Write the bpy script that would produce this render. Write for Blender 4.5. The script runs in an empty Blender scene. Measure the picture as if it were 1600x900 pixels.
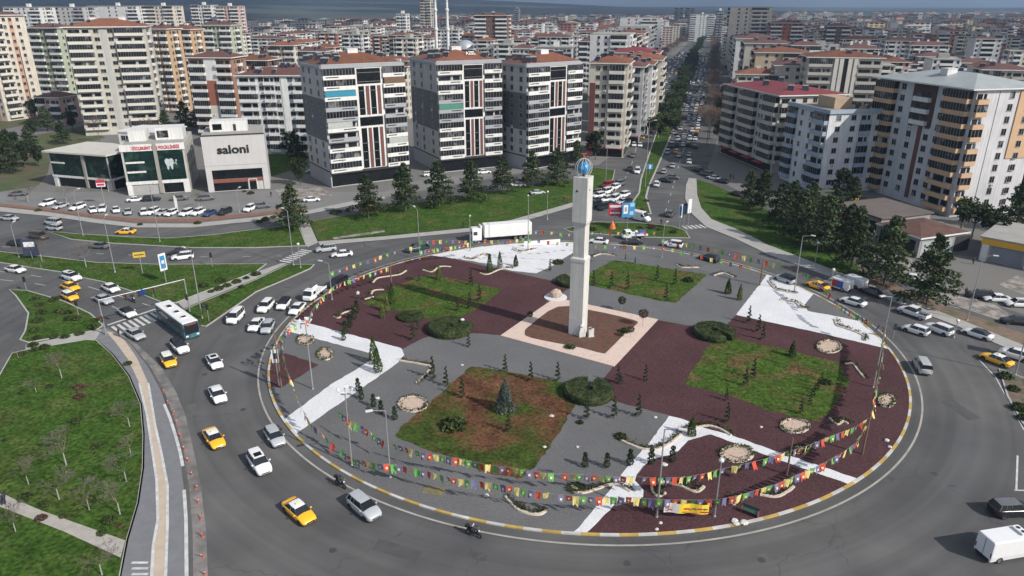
import bpy, math, random
from mathutils import Vector, Matrix
R_=math.radians
rnd=random.Random(7)
sc=bpy.context.scene
# ---------------------------------------------------------------- camera, sky, sun, exposure
F=1119.0; PITCH=.37339; CH=50.0
cd=bpy.data.cameras.new('camera'); cam=bpy.data.objects.new('camera',cd); sc.collection.objects.link(cam)
cam.location=(0,0,CH); cam.rotation_euler=(math.pi/2-PITCH,0,0)
cd.sensor_width=36; cd.lens=36*F/1600; cd.clip_end=40000; cd.clip_start=.5; sc.camera=cam
w=bpy.data.worlds.new('World'); sc.world=w; w.use_nodes=True
nt=w.node_tree; nt.nodes.clear()
SUN=Vector((.825,-.565,0)).normalized()*math.cos(R_(36))+Vector((0,0,math.sin(R_(36))))
sky=nt.nodes.new('ShaderNodeTexSky'); sky.sky_type='NISHITA'; sky.sun_disc=False
sky.sun_elevation=R_(36); sky.sun_rotation=math.atan2(SUN.x,SUN.y); sky.air_density=1.0; sky.dust_density=2.2
bg=nt.nodes.new('ShaderNodeBackground'); bg.inputs[1].default_value=.142
# broken cloud cover mixed into the sky colour
tc=nt.nodes.new('ShaderNodeTexCoord'); mp=nt.nodes.new('ShaderNodeMapping'); mp.inputs['Scale'].default_value=(1.3,1.3,7)
nz=nt.nodes.new('ShaderNodeTexNoise'); nz.inputs['Scale'].default_value=2.2; nz.inputs['Detail'].default_value=7
cr=nt.nodes.new('ShaderNodeValToRGB'); cr.color_ramp.elements[0].position=.38; cr.color_ramp.elements[1].position=.62
mx=nt.nodes.new('ShaderNodeMix'); mx.data_type='RGBA'; mx.inputs[7].default_value=(3.6,3.8,4.1,1)
mu=nt.nodes.new('ShaderNodeMath'); mu.operation='MULTIPLY'; mu.inputs[1].default_value=.75
out=nt.nodes.new('ShaderNodeOutputWorld'); L=nt.links.new
L(tc.outputs['Generated'],mp.inputs[0]); L(mp.outputs[0],nz.inputs[0]); L(nz.outputs[0],cr.inputs[0]); L(cr.outputs[0],mu.inputs[0])
L(mu.outputs[0],mx.inputs[0]); L(sky.outputs[0],mx.inputs[6]); L(mx.outputs[2],bg.inputs[0]); L(bg.outputs[0],out.inputs[0])
sl=bpy.data.lights.new('sun','SUN'); sl.energy=4.6; sl.angle=R_(.6); sl.color=(1,.955,.89)
so=bpy.data.objects.new('sun',sl); sc.collection.objects.link(so); so.rotation_euler=SUN.to_track_quat('Z','Y').to_euler(); so.location=(0,0,400)
HAZE=.00013
vs=sc.view_settings; vs.view_transform='Standard'; vs.look='None'; vs.gamma=1; vs.exposure=.14
sc.render.engine='CYCLES'
# ---------------------------------------------------------------- helpers
cp,sp=math.cos(PITCH),math.sin(PITCH)
def G(px,py,z=0.0):
    dx=(px-800)/F; dy=(450-py)/F
    d=Vector((dx, cp+dy*sp, -sp+dy*cp)); t=(CH-z)/-d.z
    return Vector((d.x*t,d.y*t,z))
def P(v):
    v=Vector(v)-Vector((0,0,CH)); z=v.y*cp-v.z*sp; return 800+F*v.x/z, 450-F*(v.y*sp+v.z*cp)/z
def HT(base,ytop):
    b=G(*base); lo,hi=0,80
    for _ in range(40):
        m=(lo+hi)/2
        if P((b.x,b.y,m))[1]>ytop: lo=m
        else: hi=m
    return lo
MATS={}
def M(name,col,rough=.8,var=.12,scale=.6,bump=0.0,col2=None,objcol=False,rand=0.0,metal=0.0,spec=.5,thr=(.4,.6),detail=5,coords='pos',bscale=None,coat=0,fine=None):
    if name in MATS: return MATS[name]
    m=bpy.data.materials.new(name); m.use_nodes=True; n=m.node_tree.nodes; l=m.node_tree.links.new
    b=n['Principled BSDF']; b.inputs['Roughness'].default_value=rough; b.inputs['Metallic'].default_value=metal
    b.inputs['Specular IOR Level'].default_value=spec
    if coat: b.inputs['Coat Weight'].default_value=coat; b.inputs['Coat Roughness'].default_value=.08
    if coords=='pos': g=n.new('ShaderNodeNewGeometry').outputs['Position']
    else: g=n.new('ShaderNodeTexCoord').outputs['Object']
    def noise(s,d=detail):
        t=n.new('ShaderNodeTexNoise'); t.inputs['Scale'].default_value=s; t.inputs['Detail'].default_value=d; l(g,t.inputs['Vector']); return t.outputs[0]
    def mix(f,a,b_,typ='MIX'):
        x=n.new('ShaderNodeMix'); x.data_type='RGBA'; x.blend_type=typ
        for k,v in ((0,f),(6,a),(7,b_)):
            if hasattr(v,'default_value') or isinstance(v,bpy.types.NodeSocket): l(v,x.inputs[k])
            else: x.inputs[k].default_value=v if k==0 else (*v[:3],1)
        return x.outputs[2]
    base=None
    if objcol: base=n.new('ShaderNodeObjectInfo').outputs['Color']
    c=base if base is not None else (*col,1)
    if col2 is not None:
        r=n.new('ShaderNodeMapRange'); r.inputs[1].default_value=thr[0]; r.inputs[2].default_value=thr[1]; l(noise(scale),r.inputs[0])
        c=mix(r.outputs[0],c,col2)
    if var:
        r=n.new('ShaderNodeMapRange'); r.inputs[1].default_value=.25; r.inputs[2].default_value=.75
        r.inputs[3].default_value=1-var; r.inputs[4].default_value=1+var; l(noise(scale*2.7 if col2 is not None else scale),r.inputs[0])
        c=mix(1.0,c,(1,1,1),'MULTIPLY'); nd=c.node; l(r.outputs[0],nd.inputs[7])
    if fine:
        r=n.new('ShaderNodeMapRange'); r.inputs[1].default_value=.3; r.inputs[2].default_value=.7; r.inputs[3].default_value=1-fine[1]; r.inputs[4].default_value=1+fine[1]; l(noise(fine[0],3),r.inputs[0])
        c=mix(1.0,c,(1,1,1),'MULTIPLY'); l(r.outputs[0],c.node.inputs[7])
    if rand:
        oi=n.new('ShaderNodeObjectInfo'); r=n.new('ShaderNodeMapRange'); r.inputs[3].default_value=1-rand; r.inputs[4].default_value=1+rand
        l(oi.outputs['Random'],r.inputs[0]); c=mix(1.0,c,(1,1,1),'MULTIPLY'); l(r.outputs[0],c.node.inputs[7])
    if isinstance(c,tuple): b.inputs['Base Color'].default_value=c
    else: l(c,b.inputs['Base Color'])
    if bump:
        bp=n.new('ShaderNodeBump'); bp.inputs['Strength'].default_value=bump; bp.inputs['Distance'].default_value=.1
        l(noise(bscale or scale*6),bp.inputs['Height']); l(bp.outputs[0],b.inputs['Normal'])
    MATS[name]=m; return m
class MB:
    def __init__(s): s.v=[]; s.f=[]; s.m=[]
    def add(s,vs,fs,mi=0):
        o=len(s.v); s.v+= [tuple(v) for v in vs]; s.f+=[tuple(o+i for i in f) for f in fs]; s.m+=[mi]*len(fs)
    def box(s,x0,x1,y0,y1,z0,z1,mi=0,T=None):
        vs=[(x,y,z) for z in (z0,z1) for y in (y0,y1) for x in (x0,x1)]
        if T: vs=[T@Vector(v) for v in vs]
        s.add(vs,[(0,2,3,1),(4,5,7,6),(0,1,5,4),(2,6,7,3),(0,4,6,2),(1,3,7,5)],mi)
    def quad(s,a,b,c,d,mi=0): s.add([a,b,c,d],[(0,1,2,3)],mi)
    def tube(s,a,b,r0,r1,n=8,mi=0,cap=True):
        a=Vector(a);b=Vector(b);d=(b-a).normalized(); u=d.orthogonal().normalized(); w_=d.cross(u)
        vs=[];fs=[]
        for p,r in ((a,r0),(b,r1)):
            for k in range(n):
                t=2*math.pi*k/n; vs.append(p+(u*math.cos(t)+w_*math.sin(t))*r)
        fs=[(k,(k+1)%n,n+(k+1)%n,n+k) for k in range(n)]
        if cap: fs+=[tuple(range(n-1,-1,-1)),tuple(range(n,2*n))]
        s.add(vs,fs,mi)
    def lathe(s,prof,n=12,c=(0,0,0),mi=0):
        vs=[];fs=[]
        for r,z in prof:
            for k in range(n):
                t=2*math.pi*k/n; vs.append((c[0]+r*math.cos(t),c[1]+r*math.sin(t),c[2]+z))
        for i in range(len(prof)-1):
            for k in range(n): fs.append((i*n+k,i*n+(k+1)%n,(i+1)*n+(k+1)%n,(i+1)*n+k))
        fs+=[tuple(range(n-1,-1,-1)),tuple(range((len(prof)-1)*n,len(prof)*n))]
        s.add(vs,fs,mi)
    def loft(s,secs,mi=0,closed=True,caps=True):
        n=len(secs[0]); vs=[p for q in secs for p in q]; fs=[]
        for i in range(len(secs)-1):
            for k in range(n if closed else n-1): fs.append((i*n+k,i*n+(k+1)%n,(i+1)*n+(k+1)%n,(i+1)*n+k))
        if caps: fs+=[tuple(range(n-1,-1,-1)),tuple(range((len(secs)-1)*n,len(secs)*n))]
        s.add(vs,fs,mi)
    def mesh(s,name,mats,smooth=False,recalc=False):
        me=bpy.data.meshes.new(name); me.from_pydata(s.v,[],s.f)
        for m in (mats if isinstance(mats,(list,tuple)) else [mats]): me.materials.append(m)
        me.polygons.foreach_set('material_index',s.m)
        if smooth: me.polygons.foreach_set('use_smooth',[True]*len(s.f))
        if recalc:
            import bmesh; bm=bmesh.new(); bm.from_mesh(me); bmesh.ops.recalc_face_normals(bm,faces=bm.faces); bm.to_mesh(me); bm.free()
        me.update(); return me
def O(name,me,parent=None,loc=(0,0,0),rz=0.0,color=None,rot=None,scale=None):
    o=bpy.data.objects.new(name,me); sc.collection.objects.link(o)
    if parent is not None: o.parent=parent
    o.location=loc; o.rotation_euler=rot if rot else (0,0,rz)
    if scale: o.scale=scale if isinstance(scale,(tuple,list)) else (scale,)*3
    if color: o.color=(*color[:3],1)
    return o
THINGS=[]
def tag(o,label,cat,group=None,auto=False):
    o['label']=label; o['category']=cat
    if group: o['group']=group
    THINGS.append((o,auto)); return o
def struct(o,kind='structure'): o['kind']=kind; return o
# context phrases for auto labels (plan point, phrase)
LM=[((10.9,107.3),'by the obelisk base'),((-14,120),'on the upper left lawn of the island'),((28,128),'on the lawn behind the obelisk'),
((-4,84),'round the brown front lawn of the island'),((38,95),'on the right hand island lawn'),((22,72),'by the forked white path'),((-26,92),'by the left white path'),
((-8,142),'by the upper white terrace'),((46,112),'by the right white terrace'),((0,66),'behind the front flag strings'),((35,70),'at the front right kerb of the island'),
((-60,110),'by the bus crossing'),((-85,128),'on the left approach road'),((-45,85),'on the road left of the island'),((-35,65),'at the front left of the ring road'),
((-100,190),'in front of the clinic'),((-75,190),'in front of the letter sign shop'),((-130,170),'at the far left car park'),((-50,165),'by the paved footpath through the lawn'),
((-20,185),'on the long lawn before the dark towers'),((20,165),'by the queue at the avenue mouth'),((38,150),'by the small planted traffic island'),((60,130),'on the right hand approach road'),
((85,110),'at the far right of the ring road'),((95,130),'by the yellow fronted shop'),((70,175),'on the right hand lawn'),((-75,80),'on the big left lawn'),((-85,110),'by the shrub triangle'),((70,60),'at the bottom right corner')]
def ctx(p):
    return min(LM,key=lambda q:(q[0][0]-p[0])**2+(q[0][1]-p[1])**2)[1]
ORD=['','first','second','third','fourth','fifth','sixth','seventh','eighth','ninth','tenth','eleventh','twelfth','thirteenth','fourteenth','fifteenth','sixteenth','seventeenth','eighteenth','nineteenth','twentieth']
def ordw(k):
    if k<=20: return ORD[k]
    t={2:'twenty',3:'thirty',4:'forty',5:'fifty',6:'sixty',7:'seventy',8:'eighty',9:'ninety'}
    if k>=100: return str(k)+'th'
    return t[k//10]+('-'+ORD[k%10] if k%10 else '-last' if 0 else '') if k%10 else t[k//10][:-1]+'ieth'
# ---------------------------------------------------------------- materials
asph=M('asphalt',(.076,.076,.078),.9,.20,.05,.25,bscale=14,col2=(.104,.102,.099),thr=(.40,.66),detail=9)
def crackify(m,scale,wd,dark):
    n=m.node_tree.nodes; l=m.node_tree.links.new; b=n['Principled BSDF']; src=b.inputs['Base Color'].links[0].from_socket
    g=n.new('ShaderNodeNewGeometry'); wn=n.new('ShaderNodeTexNoise'); wn.inputs['Scale'].default_value=.35; l(g.outputs['Position'],wn.inputs[0])
    ad=n.new('ShaderNodeVectorMath'); ad.operation='MULTIPLY_ADD'; ad.inputs[1].default_value=(5,5,0); l(wn.outputs['Color'],ad.inputs[0]); l(g.outputs['Position'],ad.inputs[2])
    v=n.new('ShaderNodeTexVoronoi'); v.feature='DISTANCE_TO_EDGE'; v.inputs['Scale'].default_value=scale; l(ad.outputs[0],v.inputs['Vector'])
    r=n.new('ShaderNodeMapRange'); r.inputs[1].default_value=0; r.inputs[2].default_value=wd; r.inputs[3].default_value=dark; r.inputs[4].default_value=1
    l(v.outputs[0],r.inputs[0]); x=n.new('ShaderNodeMix'); x.data_type='RGBA'; x.blend_type='MULTIPLY'; x.inputs[0].default_value=1
    l(src,x.inputs[6]); l(r.outputs[0],x.inputs[7]); l(x.outputs[2],b.inputs['Base Color'])
crackify(asph,.045,.004,.72)
def wearify(m):
    n=m.node_tree.nodes; l=m.node_tree.links.new; b=n['Principled BSDF']; src=b.inputs['Base Color'].links[0].from_socket
    g=n.new('ShaderNodeNewGeometry'); sb=n.new('ShaderNodeVectorMath'); sb.operation='SUBTRACT'; sb.inputs[1].default_value=(10.9,107.3,0); l(g.outputs['Position'],sb.inputs[0])
    ln=n.new('ShaderNodeVectorMath'); ln.operation='LENGTH'; l(sb.outputs[0],ln.inputs[0]); sx=n.new('ShaderNodeSeparateXYZ'); l(sb.outputs[0],sx.inputs[0])
    at=n.new('ShaderNodeMath'); at.operation='ARCTAN2'; l(sx.outputs[1],at.inputs[0]); l(sx.outputs[0],at.inputs[1])
    cb=n.new('ShaderNodeCombineXYZ'); l(ln.outputs['Value'],cb.inputs[0]); l(at.outputs[0],cb.inputs[1]); t=n.new('ShaderNodeTexNoise'); t.inputs['Scale'].default_value=.55; t.inputs['Detail'].default_value=6; l(cb.outputs[0],t.inputs[0])
    r=n.new('ShaderNodeMapRange'); r.inputs[1].default_value=.35; r.inputs[2].default_value=.65; r.inputs[3].default_value=.82; r.inputs[4].default_value=1.14; l(t.outputs[0],r.inputs[0])
    x=n.new('ShaderNodeMix'); x.data_type='RGBA'; x.blend_type='MULTIPLY'; x.inputs[0].default_value=1; l(src,x.inputs[6]); l(r.outputs[0],x.inputs[7]); l(x.outputs[2],b.inputs['Base Color'])
wearify(asph)
cityg=M('city_ground',(.17,.16,.15),.95,.2,.02,.1,col2=(.10,.105,.08),thr=(.45,.62),detail=8)
lot=M('lot_paving',(.17,.168,.163),.9,.15,.12,.2)
walk=M('sidewalk_paving',(.33,.32,.30),.9,.12,.5,.2)
walk2=M('sidewalk_grey',(.165,.17,.18),.9,.12,.8,.2)
tan=M('tactile_tan',(.46,.38,.30),.9,.1,.8,.15)
grassm=M('lawn_grass',(.040,.080,.013),.95,.3,.16,.8,col2=(.080,.092,.028),thr=(.48,.72),bscale=3,detail=12,spec=.1,fine=(2.2,.55))
grassi=M('island_grass',(.048,.084,.014),.95,.32,.22,.8,col2=(.11,.070,.034),thr=(.50,.66),bscale=3,detail=12,spec=.1,fine=(2.6,.55))
grassb=M('brown_grass',(.105,.050,.028),.95,.4,.13,.8,col2=(.045,.068,.014),thr=(.44,.58),bscale=3,detail=12,spec=.1,fine=(2.6,.5))
soil=M('soil',(.105,.048,.032),.95,.3,.6,.7,col2=(.07,.06,.03),thr=(.55,.7))
dirt=M('dirt_verge',(.17,.12,.085),.95,.2,.3,.5,col2=(.09,.09,.04),thr=(.5,.65))
grav=M('grey_gravel',(.118,.118,.121),.95,.16,.10,.5,bscale=9,detail=10,fine=(6,.22))
purp=M('maroon_gravel',(.070,.033,.036),.95,.22,.12,.6,bscale=9,detail=9,fine=(5,.35),spec=.2)
whp=M('white_gravel',(.62,.625,.64),.9,.08,.25,.4,bscale=9,detail=10,fine=(5,.12))
pink=M('pink_stone',(.60,.46,.39),.8,.1,1.2,.1,col2=(.5,.42,.37),thr=(.5,.7))
kerbm=M('kerb_stone',(.36,.35,.33),.85,.12,1.2)
kerby=M('kerb_yellow',(.42,.29,.08),.75,.3,.5,detail=9)
kerbw=M('kerb_white',(.48,.47,.45),.75,.3,.5,detail=9)
paint=M('road_paint',(.50,.50,.49),.8,.25,1.2)
stoneb=M('border_stone',(.52,.44,.36),.85,.15,2)
conc=M('concrete',(.42,.41,.39),.85,.08,.3)
# ---------------------------------------------------------------- ground
def sheet(name,pts,z,mat,kind='structure'):
    from mathutils.geometry import tessellate_polygon
    P3=[Vector((p[0],p[1],z)) for p in pts]; tr=tessellate_polygon([P3])
    mb=MB()
    tr2=[]
    for t in tr:
        a,b,c=[P3[i] for i in t]
        tr2.append(t if (b-a).cross(c-a).z>0 else (t[0],t[2],t[1]))
    mb.add(P3,tr2); o=O(name,mb.mesh(name,mat)); struct(o,kind); return o
def px(l): return [tuple(G(*p)[:2]) for p in l]
def smooth(pts,n=4,closed=True):
    out=[];N=len(pts)
    rng=range(N) if closed else range(N-1)
    for i in rng:
        p0,p1,p2,p3=[Vector(pts[(i+k)%N] if closed else pts[min(max(i+k,0),N-1)]) for k in (-1,0,1,2)]
        for j in range(n):
            t=j/n; out.append(tuple(.5*((2*p1)+(p2-p0)*t+(2*p0-5*p1+4*p2-p3)*t*t+(3*p1-p0-3*p2+p3)*t**3)))
    if not closed: out.append(tuple(pts[-1]))
    return out
def offset(pts,d):
    N=len(pts); out=[]
    ar=sum(pts[i][0]*pts[(i+1)%N][1]-pts[(i+1)%N][0]*pts[i][1] for i in range(N)); sg=1 if ar>0 else -1
    for i in range(N):
        a,b,c=Vector(pts[i-1]),Vector(pts[i]),Vector(pts[(i+1)%N]); u=(b-a).normalized(); v=(c-b).normalized()
        n=Vector((u.y+v.y,-(u.x+v.x)))*sg
        if n.length<1e-6: n=Vector((u.y,-u.x))*sg
        n.normalize(); out.append(tuple(b+n*d))
    return out
def kerbring(name,pts,w_,h,mats=(None,),closed=True,alt=False):
    outp=offset(pts,w_) ; mb=MB(); N=len(pts)
    for i in range(N):
        j=(i+1)%N; a,b=pts[i],pts[j]; c,d=outp[j],outp[i]; mi=(i//2)%2 if alt else 0
        mb.quad((*a,h),(*b,h),(*c,h),(*d,h),mi); mb.quad((*d,h),(*c,h),(*c,0),(*d,0),mi); mb.quad((*a,0),(*b,0),(*b,h),(*a,h),mi)
    return struct(O(name,mb.mesh(name,list(mats),recalc=True)))
def island(name,pxs,mat,h=.13,sm=0,kw=.25,kerb=True,plan=False):
    pts=pxs if plan else px(pxs)
    if sm: pts=smooth(pts,sm)
    sheet(name,pts,h-.01,mat)
    if kerb: kerbring('kerb',pts,kw,h,(kerbm,))
mb=MB()   # one ground sheet to the horizon with gentle far relief
xs=[-14000,-9000,-6000,-4000,-2500,-1500,-900,-500,-200,0,200,500,900,1500,2500,4000,6000,9000,14000]
ys=[-300,0,200,500,1000,1800,2600,3500,4500,5500,6500,7500,8500,10000,12000,15000,20000]
NX=57; NY=49
def gz(x,y):
    d=math.hypot(x,y)
    if d<2300: return 0
    k=min(1,(d-2300)/7000); a=x/max(y,1)
    ridge=(.5+.5*math.sin(x*.0011+1.3)*math.cos(y*.0009))
    left=max(0,min(1,(.16-a)/.55))
    return (8+ 30*ridge)*k + (260*left+30)*max(0,min(1,(d-3800)/5500))*(.8+.2*math.sin(x*.0007+1))
gx=[-14000+28000*i/(NX-1) for i in range(NX)]; gy=[-400+ (20400*(j/(NY-1))**1.6) for j in range(NY)]
vs=[(x,y,gz(x,y)) for y in gy for x in gx]
mb.add(vs,[(j*NX+i,j*NX+i+1,(j+1)*NX+i+1,(j+1)*NX+i) for j in range(NY-1) for i in range(NX-1)])
gm=M('far_ground',(.15,.145,.135),.95,.2,.004,0,detail=8)
n=gm.node_tree.nodes; l=gm.node_tree.links.new; b=n['Principled BSDF']; src=b.inputs['Base Color'].links[0].from_socket
g=n.new('ShaderNodeNewGeometry'); ln=n.new('ShaderNodeVectorMath'); ln.operation='LENGTH'; l(g.outputs['Position'],ln.inputs[0])
r=n.new('ShaderNodeMapRange'); r.inputs[1].default_value=1300; r.inputs[2].default_value=2300; l(ln.outputs['Value'],r.inputs[0])
fn=n.new('ShaderNodeTexNoise'); fn.inputs['Scale'].default_value=.0016; fn.inputs['Detail'].default_value=9; l(g.outputs['Position'],fn.inputs[0])
rr=n.new('ShaderNodeValToRGB'); e=rr.color_ramp.elements; e[0].position=.38; e[0].color=(.012,.024,.012,1); e[1].position=.72; e[1].color=(.09,.085,.05,1); l(fn.outputs[0],rr.inputs[0])
x=n.new('ShaderNodeMix'); x.data_type='RGBA'; l(r.outputs[0],x.inputs[0]); l(src,x.inputs[6]); l(rr.outputs[0],x.inputs[7]); l(x.outputs[2],b.inputs['Base Color'])
struct(O('ground',mb.mesh('ground',gm)))
# asphalt
sheet('road',px([(-260,345),(0,331),(75,338),(150,349),(212,356),(300,357),(400,345),(487,332),(560,318),(610,308),(700,290),(800,273),(870,262),(935,258),(960,240),(974,215),(1012,140),(1046,95),(1080,62),(1112,62),(1122,110),(1128,180),(1118,230),(1105,262),(1130,285),(1200,325),(1260,345),(1340,395),(1420,432),(1500,462),(1700,520),(2100,700),(2100,1150),(-500,1150)]),.004,asph)
sheet('parking_lot',px([(-100,296),(75,300),(180,300),(300,303),(430,297),(470,285),(520,300),(600,300),(640,285),(800,262),(880,235),(960,215),(960,240),(935,258),(870,262),(800,273),(700,290),(600,308),(550,316),(487,327),(400,335),(300,347),(212,347),(150,339),(75,327),(-100,318)]),.008,lot)
island('sidewalk',[(-150,324),(0,324),(75,332),(150,343),(212,350),(300,350),(400,340),(487,328),(550,315),(600,307),(602,311),(552,321),(487,334),(400,346),(300,356),(212,356),(150,349),(75,338),(0,331),(-150,331)],walk,.12,kerb=False)
island('verge',[(-150,318),(0,318),(75,326),(150,336),(212,342),(300,342),(400,333),(480,322),(482,326),(400,338),(300,347.5),(212,347.5),(150,340),(75,330),(0,322.5),(-150,322)],M('red_verge',(.20,.10,.07),.95,.2,.5,.5),.10,kerb=False)
C0=(10.9,107.3)
def circ(r,n,a0=0,a1=360): return [(C0[0]+r*math.cos(R_(a0+(a1-a0)*i/n)),C0[1]+r*math.sin(R_(a0+(a1-a0)*i/n))) for i in range(n if a1-a0==360 else n+1)]
RI=48.5
sheet('island_paving',circ(RI,180),.13,grav)
kerbring('kerb',circ(RI,312),.33,.16,(kerbw,kerby),alt=True)
mb=MB()
for i in range(240):
    a=circ(50.05,240)[i]; b=circ(50.05,240)[(i+1)%240]; c=circ(50.42,240)[(i+1)%240]; d=circ(50.42,240)[i]
    mb.quad((*a,.012),(*d,.012),(*c,.012),(*b,.012)) if i==0 else None
c1,c2=circ(50.0,240),circ(50.24,240); mb=MB()
for i in range(240):
    j=(i+1)%240; mb.quad((*c1[i],.012),(*c2[i],.012),(*c2[j],.012),(*c1[j],.012))
struct(O('road_edge_line',mb.mesh('line',M('edge_concrete',(.33,.31,.28),.85,.25,.6))))
def clip(pts):   # keep island beds inside the kerb
    out=[]
    for p in pts:
        d=Vector((p[0]-C0[0],p[1]-C0[1]))
        if d.length>RI-.15: d=d.normalized()*(RI-.02)
        out.append((C0[0]+d.x,C0[1]+d.y))
    return out
def arcpx(a,b,n=14):   # arc of the kerb between two picture points, shorter way
    A=G(*a);B=G(*b); t0=math.atan2(A.y-C0[1],A.x-C0[0]); t1=math.atan2(B.y-C0[1],B.x-C0[0])
    d=(t1-t0+math.pi)%(2*math.pi)-math.pi
    return [(C0[0]+(RI-.02)*math.cos(t0+d*i/n),C0[1]+(RI-.02)*math.sin(t0+d*i/n)) for i in range(n+1)]
def rough(pts,jit,step=.7):
    r=random.Random(int(abs(pts[0][0])*10)); out=[]
    for i in range(len(pts)):
        a=Vector(pts[i]); b=Vector(pts[(i+1)%len(pts)]); n_=max(1,int((b-a).length/step))
        for k in range(n_): p=a.lerp(b,k/n_); out.append((p.x+r.uniform(-jit,jit),p.y+r.uniform(-jit,jit)))
    return out
def bed(name,parts,z,mat):
    pts=[]
    for q in parts:
        if q[0]=='arc': pts+=arcpx(q[1],q[2])
        else: pts.append(tuple(G(*q)[:2]))
    return sheet(name,clip(rough(pts,.22 if name=='island_lawn' else .07)),z,mat)
bed('maroon_gravel_bed',[('arc',(455,503),(682,402)),(720,408),(800,426),(897,447),(862,468),(785,525),(732,521),(687,522),(660,530),(640,540),(628,547)],.134,purp)
bed('maroon_gravel_bed',[('arc',(417,607),(432,553)),(447,553),(498,571),(440,607)],.134,purp)
bed('maroon_gravel_bed',[(1027,501),(1082,511),(1125,520),(1150,493),(1200,504),(1275,520),('arc',(1385,547),(1347,767)),(1210,712),(1115,675),(1075,660),(1047,651),(955,627),(925,612),(947,588),(959,573)],.134,purp)
bed('maroon_gravel_bed',[(1100,672),(1142,681),(1200,702),('arc',(1347,762),(918,848)),(958,793),(985,786),(1004,772),(991,750),(1015,720),(1075,690)],.134,purp)
bed('white_gravel_path',[('arc',(447,508),(455,500)),(627,545),(632,556),(622,568),('arc',(454,682),(438,658)),(517,602),(582,563),(578,553),(448,518)],.139,whp)
bed('white_gravel_path',[('arc',(680,403),(906,380)),(902,392),(880,405),(860,418),(838,428),(800,424),(740,409)],.139,whp)
bed('white_gravel_path',[('arc',(1190,433),(1267,461)),(1257,477),(1262,487),(1305,495),(1340,502),('arc',(1375,524),(1385,546)),(1275,520),(1200,504),(1150,493)],.139,whp)
bed('white_gravel_path',[(1046,651),(1075,659),(1092,668),(1142,681),(1200,702),('arc',(1350,755),(1340,766)),(1200,714),(1110,680),(1075,690),(1055,710),(1015,720),(995,742),(991,752),(1005,767),(1004,777),(996,785),(983,787),(965,784),(958,793),('arc',(918,848),(897,846)),(955,765),(966,750),(975,737),(1012,696)],.139,whp)
for pts,m in (([(567,476),(615,450),(655,433),(680,431),(785,453),(760,473),(733,492),(700,500),(665,498),(622,487)],grassi),([(960,407),(1105,430),(1057,474),(1030,471),(926,448),(905,440),(925,425)],grassi),
  ([(1107,540),(1150,531),(1200,541),(1277,560),(1313,568),(1326,600),(1300,640),(1277,660),(1240,652),(1200,643),(1150,622),(1068,602),(1085,575)],grassi),([(735,573),(800,583),(880,598),(903,625),(867,690),(826,742),(810,749),(760,740),(615,683),(640,655),(690,615)],grassb)):
    bed('island_lawn',pts,.146,m)
# pink stone terrace round the obelisk, one step up
pk=px([(868,467),(1027,501),(959,574),(783,526)]); inn=px([(872,481),(925,487),(990,502),(994,509),(980,520),(950,550),(940,554),(905,545),(830,530),(820,521),(829,510)])
sheet('stone_terrace',pk,.25,pink); kerbring('kerb',offset(pk,-.01),.12,.25,(pink,)); sheet('soil_bed',smooth(inn,3),.262,soil)
# outer islands, lawns and walks
island('lawn',[(15,453),(42,455),(100,472),(140,491),(160,509),(150,516),(45,535),(33,531),(41,518),(46,490),(26,462)],grassm)
island('lawn',[(-400,650),(0,588),(20,553),(45,547),(135,532),(150,533),(175,555),(200,588),(219,633),(223,680),(222,733),(214,787),(197,845),(185,905),(150,980),(-700,980)],grassm,sm=0)
sheet('footpath',px([(-80,757),(10,775),(20,780),(67,800),(196,846),(189,873),(100,832),(0,793),(-80,775)]),.14,M('footpath_stone',(.36,.33,.30),.9,.15,1.2,.2))
island('footpath',[(40,540),(150,517),(162,515),(162,527),(150,531),(40,548)],walk,.125,kerb=False)
sw=[(150,531),(162,512),(180,520),(205,540),(232,575),(252,612),(265,650),(280,705),(288,767),(293,830),(293,980),(175,980),(187,905),(198,845),(215,787),(223,733),(224,680),(220,633),(201,588),(176,555)]
island('sidewalk',sw,walk2,.14,kerb=False)
sheet('worn_road_edge',px([(183,520),(208,540),(236,575),(257,612),(271,650),(287,705),(296,767),(301,830),(303,980),(328,980),(322,830),(315,767),(303,705),(290,650),(275,612),(253,575),(222,545),(195,520)]),.0085,M('worn_edge',(.20,.185,.175),.95,.25,.35,.3,col2=(.13,.125,.12),thr=(.45,.6)))
island('cycle_path',[(166,519),(175,520),(195,533),(214,560),(232,600),(243,667),(253,712),(262,760),(262,820),(258,905),(256,980),(232,980),(238,905),(240,853),(247,813),(245,750),(239,710),(230,650),(218,600),(200,562),(180,535)],tan,.145,kerb=False)
def stripe(name,pxl,w_,z,mat,plan=False):
    pts=[Vector(p) for p in (pxl if plan else px(pxl))]; mb=MB()
    for i in range(len(pts)-1):
        a,b=pts[i],pts[i+1]; d=(b-a).normalized(); n_=Vector((-d.y,d.x))*w_/2
        mb.quad((*(a+n_),z),(*(a-n_),z),(*(b-n_),z),(*(b+n_),z))
    return struct(O(name,mb.mesh(name,mat)))
stripe('path_edge_line',[(218,600),(230,650),(239,710),(245,750),(247,813),(240,853),(237,905),(234,960)],.28,.15,paint)
stripe('path_edge_line',[(232,600),(243,667),(253,712),(262,760),(262,820),(259,905),(257,960)],.28,.151,paint)
stripe('path_edge_line',[(257,633),(266,655),(274,680),(281,705),(286,730)],.35,.152,paint); stripe('path_edge_line',[(288,767),(291,813),(292,905),(292,960)],.35,.1525,paint)
for y in (881,890,899): stripe('path_marking',[(206,y),(232,y)],.3,.153,paint)
L3=[(-150,385),(0,394),(75,402),(150,411),(250,414),(415,413),(400,424),(275,473),(255,473),(225,461),(200,453),(160,440),(130,434),(95,425),(42,417),(0,410),(-150,400)]
island('lawn',L3,grassm)
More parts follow.
